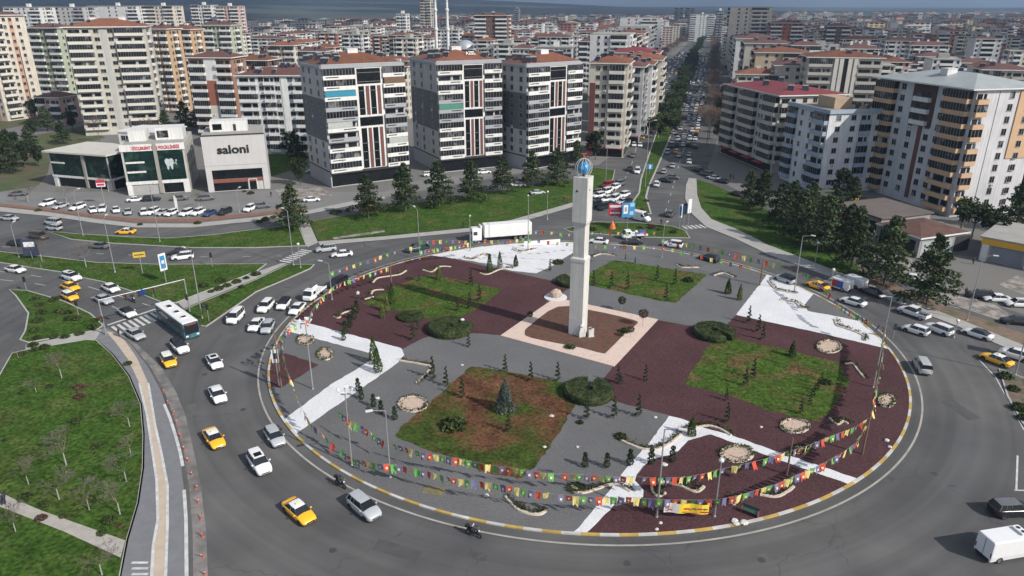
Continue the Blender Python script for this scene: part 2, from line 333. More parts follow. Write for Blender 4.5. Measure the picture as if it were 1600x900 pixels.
island('footpath',[(278,474),(400,426),(440,412),(450,412),(400,436),(287,483)],walk,.135,kerb=False)
island('lawn',[(288,485),(400,438),(450,414),(490,414),(484,420),(450,435),(400,456),(332,503),(322,510),(310,508)],grassm)
island('lawn',[(75,362),(120,366),(200,371),(260,373),(330,368),(400,359),(465,351),(478,384),(400,387),(300,387),(175,380),(112,374)],grassm)
island('footpath',[(467,350),(482,346),(497,380),(480,387)],walk,.135,kerb=False)
island('lawn',[(483,347),(525,340),(575,331),(612,324),(662,316),(692,310),(750,302),(800,296),(850,286),(905,279),(912,300),(905,313),(850,329),(800,343),(742,355),(600,369),(497,377)],grassm,kerb=False)
island('sidewalk',[(497,378),(600,370),(742,356),(800,344),(850,330),(905,314),(915,308),(922,313),(905,321),(850,337),(800,351),(742,362),(600,375.5),(500,384)],walk,.14,kerb=False)
island('lawn',[(925,262),(960,266),(957,280),(945,291),(930,300),(915,300),(915,275)],grassm)
island('lawn',[(882,358),(930,347.5),(1000,349),(1050,354),(1070,361),(1077,372),(1000,370.5),(940,366),(890,362)],grassm)
island('median',[(986,322),(1000,302),(1003,280),(1020,227),(1047,150),(1075,95),(1092,64),(1099,64),(1085,95),(1070,140),(1050,205),(1022,270),(1012,292),(1008,308),(1016,334),(1000,334)],grassm,kw=.5)
island('lawn',[(1088,281),(1112,288),(1150,305),(1200,330),(1250,352),(1300,385),(1340,415),(1340,436),(1275,412),(1200,383),(1150,358),(1112,342),(1096,325),(1090,305)],grassm,kerb=False)
island('dirt_verge',[(1340,415),(1400,446),(1480,481),(1540,501),(1620,530),(1750,580),(1750,600),(1600,541),(1500,500),(1450,481),(1400,461),(1340,437)],dirt,kerb=False)
island('sidewalk',[(1077,279),(1087,280),(1088,305),(1094,325),(1110,343),(1150,359),(1200,384),(1275,413),(1340,438),(1400,462),(1450,482),(1500,501),(1600,542),(1750,601),(1750,622),(1600,556),(1500,511),(1450,492),(1400,472),(1345,449),(1275,424),(1200,397),(1150,373),(1105,355),(1083,335),(1072,311),(1073,290)],walk,.14)
island('verge',[(1562,578),(1600,592),(1720,640),(1850,760),(1740,790),(1640,705),(1600,662),(1576,620)],M('scrub_verge',(.15,.10,.08),.95,.25,.4,.6,col2=(.05,.075,.03),thr=(.48,.6)),.14)
# greenery zones and side street on the left, behind the shops
sheet('lawn',px([(-260,300),(-150,205),(30,175),(120,190),(165,215),(80,240),(75,270),(60,290),(0,300)]),.012,M('rough_grass',(.06,.08,.025),.95,.3,.06,.5,col2=(.09,.07,.04),thr=(.45,.6)))
sheet('side_road',px([(-200,225),(0,203),(110,183),(245,165),(300,160),(300,168),(245,177),(130,197),(0,222),(-200,260)]),.02,M('side_asphalt',(.15,.145,.14),.9,.15,.1))
sheet('lawn',px([(395,240),(480,240),(470,262),(425,275),(405,262)]),.013,grassm)
# markings
def zebra(a,b,c,n,w_=.5,z=.018):   # bars from edge a->b, each bar runs towards c offset
    A,B,C=G(*a),G(*b),G(*c); mb=MB(); d=(B-A); off=(C-A)
    for i in range(n):
        p=A+d*(i/(n-.0)); q=p+d*(w_/n); mb.quad((p.x,p.y,z),(q.x,q.y,z),(q.x+off.x,q.y+off.y,z),(p.x+off.x,p.y+off.y,z))
    return struct(O('zebra_crossing',mb.mesh('zebra',paint,recalc=True)))
zebra((173,511),(250,484),(188,522),9,.5); zebra((453,411),(490,391),(436,408),8,.5); zebra((1064,353),(1112,350),(1073,358),7,.5); zebra((1590,528),(1640,556),(1580,548),6,.5)
stripe('stop_line',[(168,508),(246,482)],.45,.016,paint)
def dashes(pxl,on=3,off=5,w_=.14,z=.014):
    pts=[Vector(p) for p in smooth(px(pxl),12,False)]; mb=MB(); s=0
    for a,b in zip(pts,pts[1:]):
        L_=(b-a).length; d=(b-a)/max(L_,1e-6); n_=Vector((-d.y,d.x))*w_/2
        if s%(on+off)<on: mb.quad((*(a+n_),z),(*(a-n_),z),(*(b-n_),z),(*(b+n_),z))
        s+=L_
    if mb.f: struct(O('lane_marking',mb.mesh('lane',paint)))
dashes([(0,437),(60,444),(130,460),(200,490)]); dashes([(0,424),(60,432),(130,446),(235,478)]); dashes([(0,385),(150,396),(300,401),(440,400)],2,6)
dashes([(1500,482),(1440,470),(1340,452),(1250,425)],3,6); dashes([(1040,330),(1052,290),(1066,240),(1085,180),(1100,100)],3,5); dashes([(960,300),(985,262),(1004,200),(1030,150),(1060,100)],3,5)
stripe('road_edge_line',[(1588,765),(1590,712)],.2,.0155,paint); stripe('road_edge_line',[(1585,766),(1660,768)],.2,.0165,paint)
stripe('road_edge_line',[(1530,562),(1556,590),(1575,625),(1600,672)],.15,.0155,paint)

# road repairs and manholes
r=random.Random(4)
for i,(a_,b_,w_,h_2) in enumerate([(1040,880,.25,9),(1200,870,2,1.2),(620,860,1.6,5),(300,640,1.2,3),(1500,640,2,5),(560,372,5,2),(1380,500,3,1.5)]):
    q=G(a_,b_); an=r.uniform(0,3); c,s_=math.cos(an),math.sin(an); pts=[(q.x+c*x-s_*y,q.y+s_*x+c*y) for x,y in ((-w_/2,-h_2/2),(w_/2,-h_2/2),(w_/2*1.05,h_2/2),(-w_/2,h_2/2*.95))]
    sheet('road_patch',pts,.0095+.0002*i,M('asphalt_patch%d'%(i%2),((.068,.068,.070),(.090,.089,.087))[i%2],.9,.2,.8,.2,detail=9))
mh=M('manhole_iron',(.05,.048,.045),.7,.2,4)
for a_,b_ in [(1148,752),(520,860),(380,640),(1460,740),(980,880),(470,640),(600,400),(320,585),(1190,875)]:
    q=G(a_,b_); sheet('manhole_cover',[(q.x+.38*math.cos(t*.5236),q.y+.38*math.sin(t*.5236)) for t in range(12)],.0145,mh)
# ---------------------------------------------------------------- vehicles
carp=M('car_paint',(.8,.8,.8),.28,.0,1,objcol=True,coat=.6)
glass=M('car_glass',(.012,.014,.017),.08,0,1,spec=.8)
tyre=M('tyre',(.015,.015,.016),.85,0,1); rimm=M('rim',(.35,.36,.37),.35,0,1,metal=.8)
trim=M('black_trim',(.02,.02,.022),.6,0,1); lampw=M('lamp_glass',(.75,.77,.8),.1,0,1); lampr=M('tail_lamp',(.35,.01,.01),.2,0,1)
WHITE=(.74,.745,.75);SILV=(.40,.42,.44);BLK=(.014,.015,.018);GREY=(.12,.125,.13);TAXI=(.86,.44,.02);RED=(.30,.02,.02);BLUE=(.03,.06,.16);BROWN=(.07,.05,.04);TEAL=(.02,.06,.06)
_wm=MB()
def ringy(mb,r0,y0,r1,y1,n,mi):
    vs=[(r*math.cos(2*math.pi*k/n),y,r*math.sin(2*math.pi*k/n)) for r,y in ((r0,y0),(r1,y1)) for k in range(n)]
    mb.add(vs,[(k,(k+1)%n,n+(k+1)%n,n+k) for k in range(n)],mi)
def wheel_mesh(r=.33,w_=.22,n=16):
    m=MB(); h=w_/2; ringy(m,r,-h,r,h,n,0)
    for s in (-1,1):
        ringy(m,r,s*h,r*.68,s*(h+.005),n,0); ringy(m,r*.68,s*(h-.01),r*.2,s*(h-.04),n,1)
        m.add([(r*.2*math.cos(2*math.pi*k/n),s*(h-.04),r*.2*math.sin(2*math.pi*k/n)) for k in range(n)],[tuple(range(n))],1)
    return m.mesh('wheel',[tyre,rimm],recalc=False)
WHEEL={}
def sec(x,hw,zb,zt,crown=.03):
    q=[(hw*.90,zb),(hw*.97,zb+.12),(hw,zb+.32 if zt-zb>.5 else (zb+zt)/2),(hw*.985,zt-.14),(hw*.93,zt-.03),(hw*.7,zt),(0,zt+crown)]
    return [(x,y,z) for y,z in q]+[(x,-y,z) for y,z in reversed(q[:-1])]
TYPES={ # L,W,H, belt, hood z, tail z, cabin: rear base x, rear roof x, front roof x, windscreen base x (fractions of L, centre 0)
 'sedan':(4.6,1.80,1.44,.92,.86,.95,-.40,-.20,.07,.235),
 'hatch':(4.15,1.78,1.50,.95,.90,.96,-.485,-.39,.06,.25),
 'suv':(4.5,1.86,1.66,1.05,1.02,1.08,-.485,-.41,.07,.245),
 'van':(4.45,1.85,1.86,1.12,1.05,1.2,-.49,-.475,.17,.33)}
MC={}
def car_parts(t):
    if t in MC: return MC[t]
    Ln,W,H,belt,hood,tail,rb,rr,fr,fb=TYPES[t]; hw=W/2; rb*=Ln;rr*=Ln;fr*=Ln;fb*=Ln; x0,x1=-Ln/2,Ln/2
    m=MB()
    st=[sec(x0,hw*.80,.42,tail-.12),sec(x0+.10,hw*.93,.30,tail-.02),sec(x0+.5,hw,.22,tail),sec(rb+.3 if rb+.3>x0+.6 else x0+.8,hw,.2,belt+.02),sec(0,hw,.2,belt),sec(fb-.1,hw,.2,belt-.01),sec(fb+.35,hw*.99,.22,hood-.0),sec(x1-.45,hw*.96,.24,hood-.10),sec(x1-.12,hw*.86,.28,hood-.22),sec(x1,hw*.68,.36,hood-.34)]
    m.loft(st,0)
    for wx in (x0+.82,x1-.86):   # wheel arches
        for s in (-1,1):
            n=14; c=[(wx+.385*math.cos(math.pi*k/(n-1)),s*(hw+.006),.33+.385*math.sin(math.pi*k/(n-1))) for k in range(n)]
            m.add(c+[(wx,s*(hw+.006),.18)],[tuple(range(n))+(n,)],1)
    m.box(x0+.02,x1-.04,-hw*.72,hw*.72,.24,.32,1)
    m.box(x1-.03,x1+.012,-hw*.5,hw*.5,.42,.55,1); m.box(x0-.015,x0+.03,-hw*.55,hw*.55,.40,.50,1)
    body=m.mesh('body',[carp,trim],smooth=True,recalc=True)
    g=MB(); rw=hw*.70; bw=hw*.92; zr=H-.05
    A=[(rb,bw,belt-.02),(rr,rw,zr),(fr,rw,zr),(fb,bw*.95,belt-.04)]
    g.add([(x,s*y,z) for s in (1,-1) for x,y,z in A],[(0,1,2,3),(7,6,5,4),(0,4,5,1),(3,2,6,7),(1,5,6,2),(0,3,7,4)])
    win=g.mesh('windows',glass,recalc=True)
    r=MB(); nx=5; secs=[]
    for i in range(nx):
        t_=i/(nx-1); x=(rr-.06)+(fr-rr+.14)*t_; e=.06 if i in (0,nx-1) else 0
        secs.append([(x,rw+.015-e*.3,zr-.015-e*.3),(x,rw*.9,zr+.03-e*.5),(x,0,zr+.055-e*.5),(x,-rw*.9,zr+.03-e*.5),(x,-rw-.015+e*.3,zr-.015-e*.3)])
    r.loft(secs,0)
    def pil(a,b,wd):
        a=Vector(a);b=Vector(b)
        for s in (1,-1):
            aa=Vector((a.x,a.y*s,a.z)); bb=Vector((b.x,b.y*s,b.z)); o=Vector((0,s*.012,.008))
            r.add([aa+o+Vector((-wd,0,0)),aa+o+Vector((wd,0,0)),bb+o+Vector((wd*.7,0,0)),bb+o+Vector((-wd*.7,0,0))],[(0,1,2,3),(3,2,1,0)],0)
    pil((fb-.05,bw*.95,belt-.04),(fr-.03,rw,zr),.05); pil((rb+.08,bw,belt-.02),(rr+.05,rw,zr),.10 if t!='van' else .07)
    mid=(rr+fr)/2; pil((mid+.05,bw,belt-.02),(mid+.02,rw,zr),.035)
    if t in('suv','van'): pil((rb+.75,bw,belt-.02),(rr+.6,rw,zr),.06)
    roof=r.mesh('roof',[carp],recalc=False)
    h=MB(); h.loft([[(x1-.42,0,hood-.20),(x1-.42,.2,hood-.20),(x1-.42,.2,hood-.32),(x1-.42,0,hood-.32)],[(x1-.13,-.02,hood-.27),(x1-.13,.22,hood-.27),(x1-.13,.22,hood-.39),(x1-.13,-.02,hood-.39)]]); head=h.mesh('headlight',lampw,recalc=True)
    h=MB(); h.box(x0+.0,x0+.14,-.11,.11,tail-.34,tail-.14); tl=h.mesh('taillight',lampr)
    h=MB(); h.box(-.06,.06,-.09,.09,0,.13); mir=h.mesh('mirror',carp)
    MC[t]=(body,win,roof,head,tl,mir,(x0+.82,x1-.86),hw,belt,fb,hood)
    return MC[t]
def whl(parent,x,y,r=.33,w_=.22):
    if (r,w_) not in WHEEL: WHEEL[(r,w_)]=wheel_mesh(r,w_)
    return O('wheel',WHEEL[(r,w_)],parent,(x,y,r))
sroof=MB(); sroof.box(-.42,.42,-.42,.42,0,.012); SUNR=sroof.mesh('sunroof',glass)
tsg=MB(); tsg.box(-.09,.09,-.2,.2,0,.13); TSIGN=tsg.mesh('taxi_sign',M('taxi_sign',(.75,.65,.2),.4,0,1))
CN={'sedan':('sedan','car'),'hatch':('hatchback','car'),'suv':('sport_utility_car','car'),'van':('minivan','minivan')}
def car(x,y,ang,t,col,roofc=None,name=None,cat=None,label='',sun=False,taxi=False,group=None,z=.012):
    b,wn,rf,hd,tl,mi,wx,hw,belt,fb,hood=car_parts(t)
    root=O(name or ('taxi' if taxi else CN[t][0]),None,loc=(x,y,z),rz=ang)
    O('body',b,root,color=col); O('windows',wn,root); O('roof',rf,root,color=roofc or col)
    for w0 in wx:
        for s in (1,-1): whl(root,w0,s*(hw-.10))
    for s in (1,-1):
        O('headlight',hd,root,loc=(0,s*(hw*.62)-(.1),0)); O('taillight',tl,root,loc=(0,s*hw*.72,0)); O('mirror',mi,root,loc=(fb-.28,s*(hw+.07),belt-.02),color=col)
    if sun: O('sunroof',SUNR,root,loc=(-.25,0,TYPES[t][2]+.0))
    if taxi: O('roof_sign',TSIGN,root,loc=(-.15,0,TYPES[t][2]+.0))
    tag(root,label,cat or ('taxi' if taxi else CN[t][1]),group,auto=True); return root
CNAME={WHITE:'white',SILV:'silver',BLK:'black',GREY:'dark grey',TAXI:'yellow',RED:'red',BLUE:'dark blue',BROWN:'brown',TEAL:'dark green'}
TN={'sedan':'sedan','hatch':'hatchback','suv':'SUV','van':'minivan'}
def pcar(cx,cy,fx,fy,t,col,roofc=None,sun=False,taxi=False,grp='cars driving round the junction',lab=None):
    h=.7; a=G(cx,cy,h); f=G(fx,fy,h); ang=math.atan2(f.y-a.y,f.x-a.x)
    if lab is None:
        lab='yellow taxi with white roof' if taxi and roofc==WHITE else 'yellow taxi' if taxi else CNAME[col]+' '+TN[t]+(' with sunroof' if sun else '')+(' with black roof' if roofc==BLK else '')
    if taxi: grp='yellow taxis'
    return car(a.x,a.y,ang,t,col,roofc,label=lab,sun=sun,taxi=taxi,group=grp)
W_=WHITE
for c in [(335,564,344,578,'sedan',W_,None,True),(340,615,347,628,'sedan',W_),(429,681,438,694,'hatch',SILV),(405,722,416,738,'suv',W_,None,True),
 (569,791,588,807,'suv',SILV),(281,541,292,552,'suv',W_,BLK),(211,521,223,528,'sedan',SILV),(199,487,211,494,'sedan',W_,BLK),(162,467,174,472,'sedan',SILV),(173,449,186,455,'sedan',W_),
 (112,432,126,436,'suv',W_,None,True),(24,420,40,423,'sedan',W_),(368,495,358,505,'van',W_),(400,506,393,515,'sedan',W_),(415,478,406,487,'suv',W_),(443,474,435,484,'hatch',W_,BLK),(464,481,455,490,'sedan',W_),(418,510,412,521,'hatch',SILV),
 (528,442,518,447,'van',BLK),(509,388,496,389.5,'suv',SILV),(534,396,518,397.5,'sedan',W_),(285,400,272,401.5,'suv',W_),(280,392,266,393.5,'sedan',BLK),(155,383,142,382,'sedan',GREY),(27,379,43,380.5,'sedan',BLK),(61,369,76,371,'van',BROWN),(82,347,70,345.5,'van',SILV),(84,355,70,353.5,'hatch',SILV),(15,340,30,341,'sedan',SILV),
 (935,376,925,375.2,'sedan',W_),(988,377,974,377.2,'sedan',BLK),(1051,381,1036,379,'suv',W_),(1108,403,1094,399,'suv',BLK),(1047,333,1052,326,'suv',GREY),
 (1226,435,1212,430,'suv',SILV,BLK),(1361,455,1346,449,'sedan',BLK),(1333,470,1316,465,'sedan',W_),(1431,514,1415,509,'hatch',W_),(1467,513,1451,507,'suv',W_),(1527,520,1508,514,'sedan',W_,BLK),(1587,553,1569,548,'suv',W_),(1441,571,1434,559,'van',SILV),(1582,794,1604,793,'suv',BLK,GREY),
 (996,267,992,280,'van',W_),(984,263,980,273,'sedan',BLK),(989,242,985,250,'sedan',GREY),(984,219,988,210,'suv',W_),(1026,287,1029,276,'suv',W_),(1037,267,1040,257,'hatch',SILV),(1051,258,1054,249,'sedan',SILV),(1040,281,1054,283,'sedan',BLK),(1051,276,1062,277,'sedan',GREY),(1077,252,1080,243,'suv',W_),(1077,241,1080,233,'sedan',SILV),(1061,242,1064,234,'sedan',SILV),(1043,237,1046,229,'van',SILV)]:
    c=tuple(c)+(None,)*(8-len(c)); pcar(*c[:7],sun=bool(c[7]))
for c in [(334,683,343,696,'sedan',WHITE),(467,797,484,812,'sedan',WHITE),(263,562,270,573,'hatch',WHITE),(109,462,121,468,'hatch',WHITE),(110,447,123,452,'sedan',TAXI),(196,361,182,361,'sedan',WHITE),(1277,445,1262,440,'sedan',TAXI),(1557,560,1539,553,'sedan',WHITE),(1057,236,1060,228,'hatch',TAXI)]:
    pcar(*c[:5],TAXI,c[5],taxi=True)
# queue waiting at the avenue mouth
for i,(a,b) in enumerate([(947,299),(960,292),(974,304),(947,311),(960,310),(935,312),(943,323),(957,293),(972,314),(935,305),(931,301),(979,313),(949,289),(929,320),(967,287)]):
    if i in (7,): continue
    q=G(a,b,.7); car(q.x,q.y,R_(-128+rnd.uniform(-9,9)),rnd.choice(['suv','van','hatch','sedan']),[W_,W_,W_,W_,W_,GREY,BLK,W_,SILV,W_,GREY,BLK,RED,BLK,GREY][i],label=CNAME[[W_,W_,W_,W_,W_,GREY,BLK,W_,SILV,W_,GREY,BLK,RED,BLK,GREY][i]]+' car waiting in the crowded queue',group='cars queuing at the avenue mouth')
# parked cars, left lot
for i,(a,b,t,c) in enumerate([(74,317,'suv',W_),(94,321,'sedan',SILV),(121,323,'suv',W_),(145,327,'sedan',W_),(160,326,'suv',W_),(181,327,'sedan',W_),(200,330,'sedan',SILV),(225,331,'hatch',W_),(238,330,'suv',W_),(254,331,'sedan',SILV),(267,332,'hatch',W_),(291,332,'suv',W_),(309,331,'suv',W_),(327,332,'sedan',BLUE),(351,330,'suv',BLK),(390,325,'suv',W_),(212,311,'sedan',W_),(237,310,'suv',BLK),(280,309,'sedan',GREY),(322,309,'suv',GREY),(28,302,'sedan',GREY),(487,311,'sedan',W_),(409,321,'suv',GREY),(476,267,'suv',SILV)]):
    q=G(a,b,.7); car(q.x,q.y,R_((255 if i<16 else 20)+rnd.uniform(-8,8)+(45 if 3<=i<=7 else 0)),t,c,label=CNAME[c]+' '+TN[t]+' parked',group='cars parked before the shops')
for i,(a,b,t,c,an) in enumerate([(1557,465,'sedan',W_,172),(1531,460,'suv',BLK,160),(1590,473,'hatch',W_,172),(1588,500,'sedan',BLK,165),(1462,403,'sedan',BLK,160),(1470,398,'suv',GREY,160),(1423,433,'sedan',W_,150),(1458,447,'sedan',SILV,150),(1312,352,'van',W_,120),(1380,362,'suv',W_,80),(1150,302,'sedan',BLK,120),(1162,303,'sedan',BLK,150),(1091,265,'sedan',BLK,130),(1103,271,'suv',GREY,130),(1115,277,'sedan',W_,130),(1128,282,'sedan',BLK,130),(930,233,'suv',W_,20),(840,300,'sedan',SILV,20),(756,268,'sedan',W_,20),(672,272,'suv',W_,20),(686,283,'van',W_,20),(579,325,'sedan',RED,10),(810,288,'sedan',W_,10)]):
    q=G(a,b,.7); car(q.x,q.y,R_(an),t,c,label=CNAME[c]+' '+TN[t]+' parked',group='cars parked beside the side streets')
# cars on the avenue: simple copies too small to show parts
def small_car(t):
    b,wn,rf,hd,tl,mi,wx,hw,belt,fb,hood=car_parts(t); m=MB()
    for me,off in ((b,0),(wn,2),(rf,0)):
        for f in me.polygons: m.add([me.vertices[i].co for i in f.vertices],[tuple(range(len(f.vertices)))],(0 if off==0 and f.material_index==0 else 1 if off==0 else 2))
    for w0 in wx:
        for s in (1,-1): m.tube((w0,s*(hw-.2),.33),(w0,s*(hw+.01),.33),.33,.33,8,1)
    return m.mesh('car',[carp,trim,glass])
SC={t:small_car(t) for t in TYPES}
AV0=G(1040,300); AV1=G(1096,75); AVd=(AV1-AV0).normalized(); AVn=Vector((AVd.y,-AVd.x,0)); AVL=(AV1-AV0).length
def on(pa,pb,k):  # point between picture lines
    a=G(*pa);b=G(*pb); return a.lerp(b,k)
cols=[W_]*11+[SILV]*3+[GREY]*3+[BLK]*3+[BLUE,RED,TAXI,BROWN]
# median centre curve and carriageway edges from the traced plan
LE=[(972,225),(1008,148),(1035,104),(1078,66)]; MLp=[(1018,225),(1044,150),(1072,95),(1090,66)]; MRp=[(1042,225),(1068,145),(1085,95),(1099,66)]; RE=[(1092,225),(1104,150),(1112,105),(1111,66)]
def poly_at(pl,y):
    for (x0,y0),(x1,y1) in zip(pl,pl[1:]):
        if y<=y0 and y>=y1: k=(y0-y)/(y0-y1); return x0+(x1-x0)*k
    return pl[0][0] if y>pl[0][1] else pl[-1][0]
avc=[]
for side,(A_,B_,lanes,gap) in enumerate(((LE,MLp,4,10.5),(MRp,RE,5,8.2))):
    for ln in range(lanes):
        d=G(1040,232).y+rnd.uniform(0,6)
        while d<1050:
            # picture row for this distance
            t=math.atan2(CH,d); y=450-F*math.tan(PITCH-t); 
            if y<74: break
            xa,xb=poly_at(A_,y),poly_at(B_,y); k=(ln+.5)/lanes; pxx=xa+(xb-xa)*(k*.94+.03); q=G(pxx,y); q2=G(pxx+(poly_at(A_,y-3)-xa)*(1-k)+(poly_at(B_,y-3)-xb)*k,y-3)
            an=math.atan2(q2.y-q.y,q2.x-q.x)+(math.pi if side==0 else 0)
            if rnd.random()<(.72 if side==0 else .86): avc.append((d,side,ln,q.x+rnd.uniform(-.3,.3),q.y,an+rnd.uniform(-.04,.04),rnd.choice(cols),rnd.choice(list(TYPES))))
            d+=rnd.uniform(gap*.8,gap*1.5)*(1+d/1200)
avc.sort(key=lambda c:c[0]); avc=avc[:300]
cnt={}
for d,side,ln,x,y,an,c,t in avc:
    nm='taxi' if c==TAXI else CN[t][0]; o=O(nm,SC[t],loc=(x,y,.012),rz=an,color=c)
    key=(side,ln,c); cnt[key]=cnt.get(key,0)+1
    tag(o,f"{ordw(cnt[key])} {CNAME[c]} car back, {['outermost','second','third','inner','kerbside'][ln]} lane of the avenue's {'left' if side==0 else 'right'} carriageway",'taxi' if c==TAXI else 'car','cars queuing along the avenue')
# --- special vehicles
def face(mb,x0,x1,hw,z0,z1,r=.12,mi=0,nose=None):
    def s(x,h,za,zb): return [(x,h,za),(x,h,zb-r),(x,h-r*.6,zb-r*.3),(x,h-r*1.4,zb),(x,-(h-r*1.4),zb),(x,-(h-r*.6),zb-r*.3),(x,-h,zb-r),(x,-h,za)]
    mb.loft([s(x0,hw-.05,z0,z1-.05),s(x0+.06,hw,z0,z1),s(x1-.1,hw,z0,z1),s(x1,hw-.08,z0,z1-.08)],mi)
def root_at(name,cx,cy,fx,fy,z=.9):
    a=G(cx,cy,z); f=G(fx,fy,z); return O(name,None,loc=(a.x,a.y,.012),rz=math.atan2(f.y-a.y,f.x-a.x))
wpaint=M('white_vehicle_paint',(.74,.745,.75),.3,.03,1,coat=.5)
def bus():
    t=root_at('city_bus',277,500,300,517,1.5)
    b=MB(); face(b,-6,6,1.27,.3,2.95,.16); O('body',b.mesh('body',M('bus_body',(.05,.15,.18),.35,.25,1.6,col2=(.03,.06,.08),thr=(.45,.6),coords='obj',coat=.5),recalc=True),t)
    b=MB(); face(b,-5.95,5.9,1.24,2.90,3.05,.1); O('roof',b.mesh('roof',M('bus_roof',(.72,.73,.73),.4,.05,1),recalc=True),t)
    for s in (1,-1):
        for k in range(6):
            b=MB(); x=-5.3+k*1.75; b.box(x,x+1.6,s*1.275-.012,s*1.275+.012,1.35,2.6); O('window',b.mesh('window',glass),t)
    b=MB(); b.box(5.99,6.03,-1.1,1.1,1.05,2.7); O('windscreen',b.mesh('windscreen',glass),t)
    b=MB(); b.box(6.02,6.05,-.8,.8,2.55,2.8); O('destination_sign',b.mesh('sign',M('led_sign',(.25,.05,.03),.5,.6,8,coords='obj')),t)
    b=MB(); b.box(-6.03,-5.99,-1.0,1.0,1.4,2.6); O('rear_window',b.mesh('rw',glass),t)
    for x,l_ in ((-3.6,1.5),(-.2,1.2),(2.8,1.0)):
        b=MB(); b.box(x,x+l_,-.5,.5,3.03,3.16); b.box(x+.15,x+l_-.15,-.35,.35,3.16,3.18,1); O('roof_vent',b.mesh('vent',[wpaint,trim]),t)
    for x in (-3.4,3.6):
        for s in (1,-1): whl(t,x,s*1.13,.48,.3)
    for s in (1,-1):
        b=MB(); b.box(6.0,6.06,s*.85-.2,s*.85+.2,.62,.85); O('headlight',b.mesh('hl',lampw),t)
        b=MB(); b.box(6.05,6.25,s*1.35-.07,s*1.35+.07,1.9,2.4); O('mirror',b.mesh('mir',trim),t)
    tag(t,'teal and black city bus with white roof crossing the zebra stripes','bus')
bus()
def boxvan(cx,cy,fx,fy,L_=5.6,W=1.95,H=2.35,label='',side=None,name='panel_van',rear=False):
    t=root_at(name,cx,cy,fx,fy,1.2); hw=W/2; a,b_=-L_/2,L_/2
    m=MB()
    def s(x,h,za,zb): 
        r=.14; return [(x,h*.95,za),(x,h,za+.5),(x,h*.97,zb-r),(x,h*.88,zb-.02),(x,-h*.88,zb-.02),(x,-h*.97,zb-r),(x,-h,za+.5),(x,-h*.95,za)]
    m.loft([s(a,hw*.97,.35,H-.05),s(a+.08,hw,.3,H),s(b_-1.75,hw,.3,H),s(b_-1.5,hw*.99,.3,H-.06),s(b_-.75,hw*.95,.3,1.3),s(b_-.3,hw*.9,.3,1.08),s(b_,hw*.75,.38,.8)])
    m.box(a,b_-.1,-hw*.7,hw*.7,.25,.36,1)
    O('body',m.mesh('body',[wpaint,trim],recalc=True),t)
    g=MB(); g.add([(b_-1.45,hw*.80,H-.12),(b_-1.45,-hw*.80,H-.12),(b_-.80,-hw*.86,1.36),(b_-.80,hw*.86,1.36)],[(0,1,2,3)])
    for v in range(4): g.v[v]=(g.v[v][0]+.03,g.v[v][1],g.v[v][2]+.03)
    O('windscreen',g.mesh('ws',glass),t)
    for s_ in (1,-1):
        g=MB(); g.add([(b_-1.72,s_*(hw+.012),H-.5),(b_-1.5,s_*(hw+.005),H-.5),(b_-.92,s_*(hw*.97+.01),1.35),(b_-1.9,s_*(hw+.014),1.3),(b_-1.95,s_*(hw+.014),H-.5)],[(0,1,2,3,4)]); O('side_window',g.mesh('sw',glass),t)
        m=MB(); m.box(b_-1.0,b_-.85,s_*(hw+.12)-.07,s_*(hw+.12)+.07,1.3,1.6); O('mirror',m.mesh('mi',trim),t)
        m=MB(); m.box(b_-.28,b_-.02,s_*hw*.68-.14,s_*hw*.68+.14,.68,.86); O('headlight',m.mesh('hl',lampw),t)
        m=MB(); m.box(a-.02,a+.05,s_*hw*.88-.06,s_*hw*.88+.06,.8,1.3); O('taillight',m.mesh('tl',lampr),t)
        if side:
            for k,(c,x0,x1) in enumerate(side):
                m=MB(); y=s_*(hw+.016); m.box(x0,x1,min(y,y-.01*s_),max(y,y-.01*s_),.6,H-.3); O('painted_panel',m.mesh('pp',M('panel%d'%k,c,.4,.2,2,coords='obj')),t)
        for x in (a+1.1,b_-1.0): whl(t,x,s_*(hw-.12),.36,.24)
    m=MB(); m.box(a-.02,a+.0,-.02,.02,.5,H-.15,0); m.box(a-.05,a+.05,-hw*.8,hw*.8,.4,.55,0); O('rear_door_trim',m.mesh('rd',trim),t)
    if rear:
        m=MB(); m.box(b_-2.6,b_-1.9,-.6,.6,H,H+.22); m.lathe([(.2,H+.22),(.2,H+.24)],12,(b_-2.25,-.3,0),1); m.lathe([(.2,H+.22),(.2,H+.24)],12,(b_-2.25,.3,0),1); O('roof_cooler',m.mesh('rc',[wpaint,trim]),t)
    tag(t,label,'van'); return t
boxvan(1578,850,1608,845,6.0,2.05,2.6,'large white panel van with roof cooler at the bottom right corner',rear=True)
boxvan(1000,337,1018,341,5.6,2.0,2.4,'white panel van in front of the blue billboard')
boxvan(1310,441,1294,436,5.2,1.95,2.2,'white delivery van with a red and blue painted side',side=[((.45,.05,.02),-.2,.7),((.02,.10,.40),-1.5,-.2)])
boxvan(1333,437,1317,431,5.2,1.95,2.1,'plain white van just behind the red and blue delivery van')
